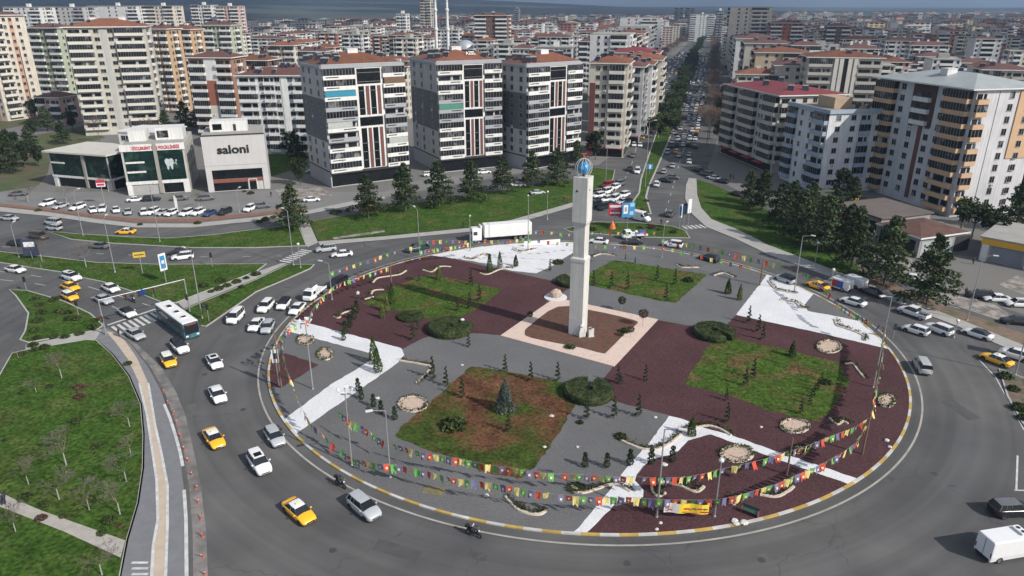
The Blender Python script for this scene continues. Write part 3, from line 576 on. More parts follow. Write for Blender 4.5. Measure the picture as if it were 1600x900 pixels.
def semi():
    t=root_at('articulated_lorry',779,362,745,364.5,1.9)
    m=MB(); face(m,-7.6,3.6,1.27,1.1,3.95,.05); O('trailer',m.mesh('trailer',M('trailer_white',(.70,.70,.69),.5,.05,.5),recalc=True),t)
    m=MB(); m.box(-7.5,5.5,-.5,.5,.7,1.05); O('chassis',m.mesh('chassis',trim),t)
    m=MB(); face(m,4.2,6.4,1.22,.55,3.3,.25); O('cab',m.mesh('cab',wpaint,recalc=True),t)
    m=MB(); m.box(6.38,6.43,-1.0,1.0,1.8,2.75); O('windscreen',m.mesh('ws',glass),t)
    for s in (1,-1):
        m=MB(); m.box(5.2,6.1,s*1.23-.015,s*1.23+.015,1.8,2.6); O('side_window',m.mesh('sw',glass),t)
        for x in (-6.2,-5.0,-3.8,3.4,5.6): whl(t,x,s*1.05,.5,.32)
    m=MB(); face(m,4.1,4.5,1.1,3.3,3.85,.2); O('roof_spoiler',m.mesh('sp',wpaint,recalc=True),t)
    tag(t,'long white articulated lorry behind the upper flag strings','truck')
semi()
def pickup(cx,cy,fx,fy,col,label,load=None):
    t=root_at('pickup_truck',cx,cy,fx,fy,.8); b,wn,rf,hd,tl,mi,wx,hw,belt,fb,hood=car_parts('suv')
    m=MB(); hw=.93
    m.loft([sec(.2,hw,.35,1.1),sec(1.2,hw,.33,1.1),sec(1.7,hw*.99,.33,1.12),sec(2.3,hw*.95,.35,1.0),sec(2.65,hw*.75,.42,.8)])
    m.loft([sec(-.5,hw,.35,1.08),sec(.25,hw,.35,1.1)])
    m.box(-2.6,-.5,-hw,hw,.45,.62); m.box(-2.6,-.5,hw-.07,hw,.6,1.05); m.box(-2.6,-.5,-hw,-hw+.07,.6,1.05); m.box(-2.62,-2.54,-hw,hw,.5,1.05)
    O('body',m.mesh('body',carp,recalc=True),t,color=col)
    g=MB(); A=[(-.75,.88,1.06),(-.55,.66,1.72),(.75,.66,1.72),(1.55,.85,1.06)]
    g.add([(x,s*y,z) for s in (1,-1) for x,y,z in A],[(0,1,2,3),(7,6,5,4),(0,4,5,1),(3,2,6,7),(1,5,6,2)]); O('windows',g.mesh('w',glass,recalc=True),t)
    m=MB(); m.box(-.6,.8,-.68,.68,1.70,1.78); O('roof',m.mesh('r',carp),t,color=col)
    m=MB(); m.box(-2.5,-.55,-.84,.84,.62,.66); O('bed_liner',m.mesh('bl',trim),t)
    for s in (1,-1):
        for x in (-1.7,1.75): whl(t,x,s*(hw-.12),.37,.25)
        O('headlight',hd,t,loc=(.42,s*.6-.1,.08)); 
        m=MB(); m.box(-2.63,-2.55,s*.85-.07,s*.85+.07,.7,1.0); O('taillight',m.mesh('tl',lampr),t)
    tag(t,label,'pickup'); return t
pickup(1428,487,1408,480,W_,'white double cab pickup on the right approach road')
pickup(652,387,638,389,TEAL,'dark green pickup passing a lamp post above the maroon bed')
def flatbed(cx,cy,fx,fy,label,load):
    t=root_at('flatbed_truck',cx,cy,fx,fy,1.0); m=MB(); face(m,.9,2.3,.98,.45,2.1,.2); m.loft([sec(2.2,.98,.4,1.3),sec(2.7,.92,.4,1.15),sec(2.95,.78,.45,.95)]); O('cab',m.mesh('cab',wpaint,recalc=True),t)
    g=MB(); g.add([(2.33,.78,2.0),(2.33,-.78,2.0),(2.72,-.82,1.25),(2.72,.82,1.25)],[(0,1,2,3)]); O('windscreen',g.mesh('ws',glass),t)
    for s in (1,-1):
        g=MB(); y=s*.985; g.box(1.2,2.1,min(y,y+.01*s),max(y,y+.01*s),1.3,1.9); O('side_window',g.mesh('sw',glass),t)
        for x in (-1.7,2.0): whl(t,x,s*.85,.38,.25)
    m=MB(); m.box(-3.0,.85,-1.0,1.0,.85,1.0); m.box(-3.0,.85,.96,1.0,1.0,1.3); m.box(-3.0,.85,-1,-.96,1.0,1.3); m.box(-2.9,.8,-.4,.4,.5,.85,1); O('flat_bed',m.mesh('bed',[wpaint,trim]),t)
    tag(t,label,'truck')
    if load:
        b=MB(); b.box(-.7,.7,-.5,.5,0,.8); b.box(-.72,.72,-.52,.52,.3,.36,1); M0=t.matrix_world
        an=t.rotation_euler.z; p=Vector(t.location)+Vector((math.cos(an)*-1.9,math.sin(an)*-1.9,1.0)); tag(O('cargo_bundle',b.mesh('crate',[M('tarp_blue',(.06,.10,.35),.7,.3,3),wpaint]),loc=p,rz=an),'blue and white bundle on the bed of the crew truck','cargo')
        b=MB(); b.lathe([(.3,0),(.38,.3),(.35,.8),(.2,.9)],10); p=Vector(t.location)+Vector((math.cos(an)*-.4,math.sin(an)*-.4,1.0)); tag(O('cargo_sack',b.mesh('sack',wpaint,smooth=True),loc=p),'pale sack on the bed just behind the crew cab','cargo')
flatbed(991,366,977,366.5,'white crew truck with loaded bed beside the planted traffic island',True)
flatbed(491,456,479,465,'white flatbed truck at the head of the queue by the maroon bed',False)
# motorcycles with riders
def person_mesh(coat,trous,hair=(.03,.02,.015),pose='stand',seed=0,helmet=False):
    """one continuous skinned body; shirt, trousers and hair come out of the same figure as clothing parts"""
    m=bpy.data.meshes.new('body')
    if pose=='stand':  v=[(0,0,.95),(0,0,1.2),(0,0,1.42),(0,.01,1.52),(0,.02,1.68),(.11,0,.9),(.12,.10,.48),(.12,.02,.07),(.12,.16,.03),(-.11,0,.9),(-.12,-.02,.48),(-.12,-.16,.07),(-.12,-.02,.03),(.2,0,1.38),(.25,-.03,1.1),(.25,.07,.86),(.25,.1,.76),(-.2,0,1.38),(-.25,.04,1.1),(-.25,.10,.86),(-.25,.13,.76)]
    else: v=[(0,-.1,.85),(0,.0,1.08),(0,.1,1.3),(0,.14,1.4),(0,.17,1.55),(.12,-.05,.82),(.2,.35,.72),(.2,.3,.32),(.2,.42,.28),(-.12,-.05,.82),(-.2,.35,.72),(-.2,.3,.32),(-.2,.42,.28),(.2,.1,1.26),(.3,.3,1.08),(.28,.52,1.0),(.26,.6,1.0),(-.2,.1,1.26),(-.3,.3,1.08),(-.28,.52,1.0),(-.26,.6,1.0)]
    e=[(0,1),(1,2),(2,3),(3,4),(0,5),(5,6),(6,7),(7,8),(0,9),(9,10),(10,11),(11,12),(2,13),(13,14),(14,15),(15,16),(2,17),(17,18),(18,19),(19,20)]
    rad=[.15,.14,.15,.06,.105,.1,.075,.05,.045,.1,.075,.05,.045,.075,.055,.04,.045,.075,.055,.04,.045]
    m.from_pydata(v,e,[]); o=bpy.data.objects.new('tmp',m); sc.collection.objects.link(o)
    md=o.modifiers.new('s','SKIN'); 
    for i,sv in enumerate(m.skin_vertices[0].data): sv.radius=(rad[i],rad[i]*.85); sv.use_root=(i==0)
    o.modifiers.new('u','SUBSURF').levels=1; dg=bpy.context.evaluated_depsgraph_get(); me=bpy.data.meshes.new_from_object(o.evaluated_get(dg)); bpy.data.objects.remove(o)
    skin=M('skin',(.36,.20,.13),.6,0,1); cm=M('cloth%s'%str(coat),coat,.85,0,1); tm=M('cloth%s'%str(trous),trous,.85,0,1); hm=M('hair%s'%str(hair),hair,.6,0,1); sh=M('shoe',(.03,.025,.02),.6,0,1)
    me.materials.clear()
    for q in (cm,tm,skin,hm,sh): me.materials.append(q)
    top=1.74 if pose=='stand' else 1.62; hip=.95 if pose=='stand' else .86
    for p in me.polygons:
        c=p.center; k=0
        if c.z>top-.30: k=2
        if c.z>top-.30 and (c.z>top-.10 or (c.y<(.0 if pose=='stand' else .14))): k=3
        if helmet and c.z>top-.3: k=3
        if c.z<hip: k=1
        if c.z<(.10 if pose=='stand' else .33): k=4
        if pose=='stand' and c.z<.84 and abs(c.x)>.2: k=2
        if pose!='stand' and c.y>.54: k=2
        p.material_index=k; p.use_smooth=True
    return me
PM={'dark':person_mesh((.03,.03,.04),(.02,.025,.04)),'white':person_mesh((.6,.6,.6),(.03,.03,.04)),'blue':person_mesh((.25,.32,.4),(.02,.02,.03)),'red':person_mesh((.25,.05,.04),(.04,.04,.05)),
 'rider':person_mesh((.02,.02,.022),(.02,.02,.025),(.5,.5,.52),'ride',helmet=True),'rider2':person_mesh((.03,.04,.03),(.02,.02,.02),(.02,.02,.02),'ride',helmet=True)}
def person(a,b,kind,lab,an=0): 
    q=G(a,b); z=.14 if (q-Vector((*C0,0))).length<RI else .012; return tag(O('person',PM[kind],loc=(q.x,q.y,z),rz=R_(an)),lab,'person','people on foot')
def moto(cx,cy,fx,fy,kind,lab,plab,gap=0):
    t=root_at('motorcycle',cx,cy,fx,fy,.6); an=t.rotation_euler.z
    m=MB(); m.loft([[(x,-w_,z0),(x,w_,z0),(x,w_,z1),(x,-w_,z1)] for x,w_,z0,z1 in ((-.75,.08,.55,.75),(-.4,.14,.4,.78),(.1,.13,.3,.8),(.45,.12,.5,.95),(.62,.05,.7,1.0))]); O('frame',m.mesh('frame',trim,smooth=False,recalc=True),t)
    m=MB(); m.box(-.6,.1,-.14,.14,.76,.84); O('seat',m.mesh('seat',tyre),t)
    m=MB(); m.tube((.5,-.35,1.02),(.5,.35,1.02),.02,.02,6); m.tube((.5,0,1.0),(.68,0,.33),.03,.03,6); O('handlebar',m.mesh('hb',rimm),t)
    for x in (-.66,.68): whl(t,x,0,.31,.12)
    m=MB(); m.box(-.95,-.6,-.18,.18,.85,1.15); O('top_box',m.mesh('tb',trim),t)
    m=MB(); m.lathe([(.09,-.02),(.09,.04)],10,(0,0,0)); O('headlight',m.mesh('hl',lampw),t,loc=(.66,0,.92),rot=(0,R_(90),0))
    tag(t,lab,'motorcycle','motorcycles'); 
    p=O('person',PM[kind],loc=(t.location.x-math.cos(an)*.15,t.location.y-math.sin(an)*.15,.03),rz=an-math.pi/2); tag(p,plab,'person','motorcycle riders')
moto(532,753,541,759,'rider2','black motorcycle hugging the kerb ahead of the silver car','rider in dark clothes on the motorcycle beside the silver car')
moto(740,830,754,836,'rider','dark motorcycle at the bottom edge of the island kerb','rider with pale helmet on the motorcycle at the bottom kerb')
moto(208,467,216,474,'rider2','black motorcycle under the traffic light gantry','rider dressed in black under the traffic light gantry')
for a in [(546,451,'white','worker in white top standing on the maroon bed',20),(560,468,'white','worker in pale cap beside the rocks on the maroon bed',200),(187,527,'dark','person in dark clothes at the kerb by the zebra crossing',90),(4,790,'blue','pedestrian in a light blue top at the far left footpath',80),(9,789,'dark','pedestrian in dark clothes walking beside the light blue one',80),
 (971,601,'dark','dark dressed person bending by the front hedge ring',0),(1033,352,'dark','lone person in black on the kerb by the billboards',0),(1314,414,'dark','dark figure on the path under the right hand pines',40),(1405,466,'dark','vendor in dark clothes carrying a white tray',200),(1508,462,'dark','pedestrian near the tall right hand lamp',0),
 (724,356,'dark','figure walking along the walk above the lorry cab',0),(881,316,'dark','person on the lawn walk left of the obelisk top',0),(887,317,'red','person in red on the lawn walk',0),(25,312,'red','pedestrian near the left car park edge',0),(1141,280,'dark','shopper in dark clothes under the red awnings',0),(1146,281,'red','shopper in a red top under the red awnings',0),(424,308,'dark','person in black in front of the letter sign shop',0),(1520,413,'dark','person standing by the yellow fronted shop door',0),(962,232,'dark','first pedestrian on the left avenue pavement',0),(966,231,'blue','second pedestrian on the left avenue pavement',0),(975,243,'dark','pedestrian in dark clothes beside the green kiosk',0)]:
    person(*a)
# ---------------------------------------------------------------- vegetation
def leafm(name,c,c2,rand=.15): return M(name,c,.85,.28,.9,0,col2=c2,thr=(.42,.6),coords='obj',rand=rand,spec=.2)
needle=leafm('pine_needles',(.030,.046,.018),(.055,.078,.030),.3); needle_d=leafm('dark_needles',(.012,.024,.010),(.03,.045,.018))
cyp=leafm('cypress_leaves',(.030,.058,.014),(.062,.10,.022)); cypg=leafm('golden_cypress_leaves',(.10,.13,.035),(.14,.16,.05)); spir=leafm('topiary_leaves',(.018,.035,.014),(.035,.055,.02))
hedgem=leafm('hedge_leaves',(.024,.036,.013),(.046,.060,.022)); silver=leafm('blue_spruce_needles',(.06,.08,.07),(.11,.13,.11)); bushm=leafm('bush_leaves',(.025,.045,.012),(.06,.075,.025))
redb=leafm('dark_red_leaves',(.06,.035,.03),(.09,.06,.035)); avl=leafm('avenue_leaves',(.024,.040,.013),(.046,.064,.022),.3); bark=M('bark',(.10,.08,.065),.9,.25,3,.3,coords='obj'); twig=M('twigs',(.13,.11,.095),.9,.2,3,0,coords='obj'); twigb=M('brown_twigs',(.12,.08,.06),.9,.2,3,0,coords='obj'); limew=M('lime_washed_bark',(.30,.29,.27),.9,.15,3,coords='obj')
def leaf(mb,p,s,r,mi=0,flat=.5):
    n=Vector((r.gauss(0,1),r.gauss(0,1),r.gauss(0,1)*(1)+flat)).normalized(); u=n.orthogonal().normalized(); v=n.cross(u); a=r.random()*6.28
    u,v=u*math.cos(a)+v*math.sin(a),v*math.cos(a)-u*math.sin(a); s1=s*r.uniform(.6,1.2); s2=s*r.uniform(.5,1.0)
    mb.add([p-u*s1-v*s2*.3,p+v*s2*.2-u*s1*.1-v*s2,p+u*s1,p+v*s2],[(0,1,2,3)],mi)
def pine(seed,h=11.5,rw=4.4,mat=needle,base=.2,n=3000):
    r=random.Random(seed); c=MB()
    nb=30; br=[]
    for i in range(nb):
        t=(i+.5)/nb; z=h*(base+(1-base)*t); a=i*2.4+r.random(); L_=rw*(1.02-t)**.62*r.uniform(.62,1.12); br.append((z,a,L_))
    for z,a,L_ in br:
        k=int(n/nb*(L_/rw+.25))
        for _ in range(k):
            u=r.random()**.65*L_; sp_=.22*L_*(1-.35*u/max(L_,.1))+.16; off=r.gauss(0,sp_)
            p=Vector((math.cos(a)*u-math.sin(a)*off,math.sin(a)*u+math.cos(a)*off,z-.12*u+ r.gauss(0,.22)))
            leaf(c,p,.33,r,0,1.2)
    for _ in range(60): leaf(c,Vector((r.gauss(0,.2),r.gauss(0,.2),h*r.uniform(.88,1.02))),.25,r)
    tr=MB(); tr.tube((0,0,0),(0,0,h*.5),.2,.14,8); tr.tube((0,0,h*.5),(0,0,h*.97),.14,.03,6)
    for z,a,L_ in br[::2]: tr.tube((0,0,z),(math.cos(a)*L_*.8,math.sin(a)*L_*.8,z-.1*L_),.05,.02,4)
    return c.mesh('crown',mat),tr.mesh('trunk',bark)
def tree(name,mm,x,y,s,rz,z,label,cat,group,auto=True,names=('crown','trunk'),sz=None):
    t=O(name,None,loc=(x,y,z),rz=rz,scale=(s,s,s*(sz or 1)))
    for nm,me in zip(names,mm): O(nm,me,t)
    return tag(t,label,cat,group,auto)
PINES=[pine(i,rw=w_,base=b_) for i,(w_,b_) in enumerate(((5.0,.14),(5.6,.17),(4.5,.18),(5.2,.12)))]
for i,(a,b,s) in enumerate([(460,360,1.0),(576,341,1.0),(634,330,1.12),(686,322,1.08),(737,315,1.0),(785,302,.95),(831,293,.95),(870,290,1.0),(900,262,.8)]):
    q=G(a,b); tree('pine_tree',PINES[i%4],q.x,q.y,s*.97,i*1.3,.1,f'{ordw(i+1)} pine from the left in the row before the dark towers','pine tree','pines on the long lawn')
for i,(a,b,s) in enumerate([(1217,357,1.0),(1190,330,.95),(1170,318,.8),(1249,378,1.05),(1285,392,1.1),(1329,421,1.15),(1381,446,1.2),(1447,476,1.15),(1235,345,.9),(1296,372,1.0),(1262,352,.95),(1320,395,.95)]):
    q=G(a,b); tree('pine_tree',PINES[(i+1)%4],q.x,q.y,s*.98,i*2.1,.1,f'{ordw(1+sorted([1217,1190,1170,1249,1285,1329,1381,1447,1235,1296,1262,1320]).index(a))} dark pine from the left along the right hand lawn','pine tree','pines along the right hand road',auto=False)
def broad(seed,h=7,rw=2.6,mat=avl,n=900,th=.3):
    r=random.Random(seed); c=MB(); cl=[(Vector((r.gauss(0,rw*.38),r.gauss(0,rw*.38),h*r.uniform(th+.12,.92))),r.uniform(.45,.8)*rw*.62) for _ in range(11)]
    for i in range(n):
        p,q=cl[i%11]; d=Vector((r.gauss(0,1),r.gauss(0,1),r.gauss(0,1))).normalized()*q*r.uniform(.55,1.08); leaf(c,p+d,.2+.02*h,r)
    tr=MB(); tr.tube((0,0,0),(0,0,h*.55),.16,.1,7)
    for p,q in cl: tr.tube((0,0,h*.42),p,.07,.02,4)
    return c.mesh('crown',mat),tr.mesh('trunk',bark)
def bare(seed,h=6,mat=twig,tm=limew,spread=.55,n=3):
    r=random.Random(seed); c=MB(); tr=MB(); tr.tube((0,0,0),(0,0,h*.35),.11,.08,6)
    def go(p,d,L_,rad,k):
        q=p+d*L_; c.tube(p,q,rad,rad*.6,3,cap=False)
        if k==0: return
        for _ in range(n if k>1 else 3):
            go(q,(d+Vector((r.gauss(0,spread),r.gauss(0,spread),r.gauss(.08,spread*.6)))).normalized(),L_*r.uniform(.6,.82),max(rad*.6,.018),k-1)
    for _ in range(4): go(Vector((0,0,h*.35)),Vector((r.gauss(0,.45),r.gauss(0,.45),.9)).normalized(),h*.24,.05,4)
    return c.mesh('crown',mat),tr.mesh('trunk',tm)
BARE=[bare(i) for i in range(3)]; BAREB=[bare(10+i,9,twigb,bark,.42,4) for i in range(2)]; BRO=[broad(i) for i in range(3)]; BROD=[broad(20+i,9,3.4,needle_d,1300) for i in range(2)]
for i,(a,b,s,nm) in enumerate([(97,592,.8,0),(57,614,.4,0),(104,728,.9,0),(45,758,.6,0),(93,782,.75,0),(140,798,.7,0),(188,805,.8,0),(198,754,.7,0),(205,712,.5,0),(25,832,.6,0),(160,900,.7,0),(60,500,.0,0),(29,560,.35,0),(203,668,.7,0),(135,418,1.0,0),(66,409,.9,0),(45,317,1.1,0),(105,318,.9,0),(312,325,.8,0),(170,300,1.0,0),(65,420,.4,0),(240,465,.4,0)]):
    if s==0: continue
    q=G(a,b); tree('bare_tree',BARE[i%3],q.x,q.y,s*.9,i,.1,'leafless young tree with pale trunk','bare tree','bare trees on the left lawns')
# avenue trees: evergreen median and bare kerb trees
k=0
def lerpd(pl,n,jit=.6):
    pts=[G(*p) for p in pl]; seg=[(pts[i+1]-pts[i]).length for i in range(len(pts)-1)]; T_=sum(seg); out=[]
    for j in range(n):
        d=T_*(j+.5)/n
        for i,s in enumerate(seg):
            if d<=s: p=pts[i].lerp(pts[i+1],d/s); out.append((p.x+rnd.uniform(-jit,jit),p.y+rnd.uniform(-jit,jit))); break
            d-=s
    return out
def row(pl,n,meshes,nm,s,lab,cat,grp,jit=.8,names=('crown','trunk')):
    for i,(x,y) in enumerate(lerpd(pl,n,jit)):
        tree(nm,meshes[i%len(meshes)],x,y,s*rnd.uniform(.8,1.2),rnd.uniform(0,6),.05,f'{ordw(i+1)} {lab}',cat,grp,auto=False)
row([(1030,224),(1060,148),(1082,95),(1098,64)],120,BRO,'evergreen_tree',1.12,'dark evergreen up the avenue median','tree','evergreens on the avenue median',2.6)
row([(1046,214),(1069,143),(1087,96)],62,BRO,'evergreen_tree',1.0,'evergreen on the right edge of the avenue median','tree','evergreens on the avenue median',1.2)
row([(965,205),(1000,140),(1040,90),(1078,60)],60,BAREB,'bare_tree',1.15,'brown bare tree up the left avenue pavement','bare tree','bare trees on the left avenue pavement')
row([(1106,232),(1108,200),(1114,150),(1117,105),(1115,66)],60,BAREB,'bare_tree',1.3,'brown bare tree up the right avenue pavement','bare tree','bare trees on the right avenue pavement')
row([(970,190),(985,165),(1000,150)],5,BROD,'evergreen_tree',.8,'dark broad tree before the pink avenue blocks','tree','dark trees by the left avenue blocks')
row([(1122,225),(1122,190),(1128,150)],9,BROD,'evergreen_tree',.7,'dark tree beside the maroon roofed block','tree','dark trees by the maroon roofed block')
# dark groves at the left and between blocks
DK=[(10,240),(28,243),(50,238),(100,225),(115,205),(132,180),(95,180),(75,205),(62,260),(40,262),(290,205),(310,200),(275,160),(280,130),(262,215),(330,180),(345,175),(450,240),(463,250),(455,225),(470,290),(1255,130),(1245,120),(1240,125),(1590,330),(1600,350),(1585,360),(1570,300),(1595,300),(1520,160),(85,160),(70,150),(55,185),(930,250),(18,270),(700,262),(790,250),(1310,320),(1330,330),(100,130)]
for i,(a,b) in enumerate(DK):
    q=G(a,b); tree('evergreen_tree',(BROD+PINES[:2])[i%4],q.x,q.y,rnd.uniform(.75,1.1),i,.0,'dark bushy tree','tree','dark trees among the buildings')
for a,b in [(1518,372),(1541,378),(1500,362)]:
    q=G(a,b); tree('street_tree',BRO[a%3],q.x,q.y,1.15,a,.0,'small round street tree on a thin trunk before the white gable','tree','street trees by the white gable')
# spiral topiaries
def spiral(seed,h=2.9):
    r=random.Random(seed); c=MB()
    for i in range(520):
        t=r.random(); a=t*2*math.pi*4.2+r.gauss(0,.28); rad=(.40*(1-t)+.10); p=Vector((math.cos(a)*rad*.62,math.sin(a)*rad*.62,.25+t*(h-.25)))
        d=Vector((r.gauss(0,1),r.gauss(0,1),r.gauss(0,.7))).normalized()*rad*.42*r.random()**.4; leaf(c,p+d,.09,r)
    tr=MB(); tr.tube((0,0,0),(0,0,h*.92),.05,.02,5); return c.mesh('foliage',spir),tr.mesh('stem',bark)
def cone(seed,h,rw,mat,n=900,ls=.1,bul=.5):
    r=random.Random(seed); c=MB(); lobes=[(r.uniform(0,6.28),r.random()) for _ in range(9)]
    for i in range(n):
        t=r.random(); a=r.uniform(0,6.28); rad=rw*math.sin(math.pi*min(1,(t*.86+.14)**bul))**.8 if bul!=1 else rw*(1-t)**.8
        rad*=1+.12*math.sin(3*a+7*t)+r.gauss(0,.06); p=Vector((math.cos(a)*rad*r.uniform(.75,1),math.sin(a)*rad*r.uniform(.75,1),.1+t*(h-.1))); leaf(c,p,ls,r,0,.2)
    tr=MB(); tr.tube((0,0,0),(0,0,h*.8),.07,.02,5); return c.mesh('foliage',mat),tr.mesh('stem',bark)
def balls(seed):
    r=random.Random(seed); c=MB()
    for z,q in ((.45,.42),(1.15,.33),(1.75,.24)):
        for _ in range(170):
            d=Vector((r.gauss(0,1),r.gauss(0,1),r.gauss(0,1))).normalized()*q*r.uniform(.8,1.05); leaf(c,Vector((0,0,z))+d,.09,r)
    tr=MB(); tr.tube((0,0,0),(0,0,1.8),.04,.03,5); return c.mesh('foliage',spir),tr.mesh('stem',bark)
SP=[spiral(i) for i in range(3)]; FN=('foliage','stem')
for i,(a,b,s) in enumerate([(736,446,1.1),(749,472,1.15),(734,484,1.1),(715,487,.9),(645,532,1.1),(653,516,.8),(732,543,.9),(676,593,1.25),(697,605,1.1),(789,582,1.0),(859,425,.9),(1026,440,1.15),(1054,446,1.15),(955,450,1.1),(980,452,1.15),(927,447,1.1),(1040,471,1.1),(977,407,.5),(992,412,.5),(1169,506,1.1),(1184,520,1.1),(1191,532,1.0),(829,596,1.05),(871,596,1.05),(965,600,1.0),(1008,596,.9),(1176,592,1.1),(1164,604,1.0),(916,657,1.1),(959,655,1.15),(997,652,1.15),(1135,661,1.0),(1134,627,.7),(722,622,1.1),(1265,633,.7),(1270,622,.7),(1276,612,.7),(1282,603,.7),(1250,648,.8),(794,676,1.0),(655,440,.6),(606,459,.6)]):
    q=G(a,b); tree('spiral_topiary',SP[i%3],q.x,q.y,s,i*.7,.13,'slim spiral clipped topiary','topiary','spiral topiaries on the island',names=FN)
BL=[balls(i) for i in range(2)]
for i,(a,b,s) in enumerate([(914,731,1.0),(948,732,1.0),(984,728,1.1),(1017,726,1.1),(1050,723,1.1),(565,625,1.0),(584,637,1.0),(596,648,1.0),(617,657,1.0),(560,612,1.0),(540,523,1.2),(547,512,1.2),(553,500,1.2),(558,490,1.2),(537,533,1.0)]):
    q=G(a,b); tree('ball_topiary',BL[i%2],q.x,q.y,s,i,.13,'dark topiary of stacked balls','topiary','stacked ball topiaries on the island',names=FN)
CY=cone(1,3.4,.55,cyp); CYS=cone(2,2.4,.5,cyp); CYG=cone(3,2.6,.42,cypg); SPR=cone(4,4.4,1.25,silver,2600,.13,1)
for a,b,s,mm,lab in [(585,569,1.35,CY,'tall bright green cypress at the bend of the left white path'),(591,583,1.2,CY,'second bright cypress just below the tallest one'),(613,476,1.25,CY,'dark green cypress on the edge of the upper left lawn'),(605,488,1.2,CYG,'pale green cypress left of the upper left lawn'),(598,498,1.1,CYG,'pale slim cypress on maroon gravel'),(686,438,1.2,CYG,'yellowish cypress behind the upper left lawn'),(765,427,1.2,CY,'dark cypress below the flower border of the white terrace'),(781,418,1.0,CY,'second cypress beside the white terrace'),(806,417,1.05,CYS,'cypress on the white terrace'),(1137,460,1.25,CYS,'dark cypress on grey paving near the white terrace'),(1155,470,1.2,CYG,'pale cypress beside the dark one on grey paving'),(1237,558,1.1,CYS,'cypress at the back of the right hand lawn'),(1080,682,1.1,CYS,'small cypress growing out of the curved flower border'),(789,643,1.08,SPR,'large silvery cone shaped spruce on the brown lawn')]:
    q=G(a,b); t=tree('spruce' if mm is SPR else 'cypress',mm,q.x,q.y,s,a,.13,lab,'spruce' if mm is SPR else 'cypress','cypresses on the island' if mm is not SPR else None,auto=False,names=FN)
def lolli(seed,mat,h=2.6):
    r=random.Random(seed); c=MB()
    for _ in range(420):
        d=Vector((r.gauss(0,1),r.gauss(0,1),r.gauss(0,.8))).normalized()*.7*r.uniform(.7,1.05); leaf(c,Vector((0,0,h-.6))+d,.12,r)
    tr=MB(); tr.tube((0,0,0),(0,0,h-.6),.04,.03,5); return c.mesh('foliage',mat),tr.mesh('stem',limew)
LO=lolli(1,hedgem); LR=lolli(2,redb)
for a,b,mm,s,lab in [(971,487,LO,1,'round headed standard tree at the back of the pink terrace'),(1004,511,LR,1.15,'dark red round headed tree at the right terrace edge'),(985,530,LR,.8,'dark standard bush inside the soil bed'),(828,505,LO,.75,'round bush at the left of the pink terrace')]:
    q=G(a,b); tree('standard_tree',mm,q.x,q.y,s,a,.2,lab,'small tree','standard trees on the terrace',auto=False,names=FN)
# clipped hedge rings: thick C-shaped clipped hedges with a leafy skin
def hedge_ring(a,b,ro,ri,h,lab,gap0=250,gap=22,seed=1,flat=False):
    r=random.Random(seed); q=G(a,b); m=MB(); N=64; secs=[]
    for i in range(N+1):
        t=R_(gap0+gap/2+(360-gap)*i/N); def_=[(ro,0),(ro*1.03,h*.5),(ro*.95,h*.92),((ro+ri)/2,h),(ri*1.15,h*.9),(ri,0)]
        secs.append([(math.cos(t)*(p+r.gauss(0,.03)),math.sin(t)*(p+r.gauss(0,.03)),z+ (r.gauss(0,.03) if z>0 else 0)) for p,z in def_])
    m.loft(secs)
    for _ in range(3400 if not flat else 1500):
        t=R_(gap0+gap/2+(360-gap)*r.random()); k=r.random()
        if k<.3: p=ro*1.02; z=r.uniform(.05,h*.9)
        elif k<.38: p=ri; z=r.uniform(.05,h*.9)
        else: p=ri+(ro-ri)*r.random()**.6; z=h*(1-.25*abs((p-ri)/(ro-ri)*2-1)**3)
        leaf(m,Vector((math.cos(t)*p,math.sin(t)*p,z+r.gauss(0,.03))),.10,r,0,.6)
    return tag(O('hedge_ring',m.mesh('hedge',hedgem,recalc=False),loc=(q.x,q.y,.13)),lab,'hedge','round clipped hedges')
hedge_ring(703,517,3.7,.7,1.15,'round clipped hedge ring at the lower edge of the upper left lawn',40,25,1)
hedge_ring(919,617,3.35,.6,1.15,'round clipped hedge ring between the brown lawn and maroon gravel',75,22,2)
hedge_ring(1115,524,3.3,.6,1.15,'round clipped hedge ring at the edge of the right hand lawn',-60,22,3)
hedge_ring(893,443,3.0,.5,1.0,'hedge ring half hidden behind the obelisk shaft',100,20,4)
hedge_ring(641,497,2.2,.5,.5,'low dark hedge disc on the upper left lawn corner',60,10,5,True)
def bush(a,b,s,mat,lab,auto=True,grp='low bushes',z=.13):
    key='bush'+mat.name
    if key not in MC:
        r=random.Random(len(MC)); m=MB()
        for _ in range(420):
            d=Vector((r.gauss(0,1),r.gauss(0,1),abs(r.gauss(0,.9)))).normalized()*r.uniform(.6,1.05); leaf(m,Vector((d.x,d.y,d.z*.7)),.16,r)
        MC[key]=m.mesh('bush',mat)
    q=G(a,b); o=O('bush',MC[key],loc=(q.x,q.y,z),rz=a,scale=(s,s,s)); return tag(o,lab,'bush',grp,auto)
for a,b,s,m_,lab in [(709,668,1.7,bushm,'broad low bush on the brown lawn'),(970,685,.8,bushm,'small bush at the end of the curved border'),(872,412,1.2,bushm,'bush on the grey paving by the white terrace'),(1075,440,1.1,hedgem,'low bush'),(848,348,.0,bushm,''),(890,545,.9,bushm,'bush at the obelisk foot'),(975,520,1.0,bushm,'bush in the soil bed corner'),(906,662,.5,bushm,'small bush'),(640,437,.7,bushm,'low bush'),(1290,600,.8,bushm,'low bush')]:
    if s: bush(a,b,s,m_,lab)
for a,b in [(55,468),(62,478),(85,470),(65,490),(60,503),(105,490),(108,500),(145,513),(150,502),(54,518),(85,528),(125,523),(52,541),(58,530),(35,555),(55,548),(102,528),(70,545),(120,500),(92,488)]: bush(a,b,rnd.uniform(.6,1.0),bushm,'low dark shrub','auto',"shrubs on the small left lawn")
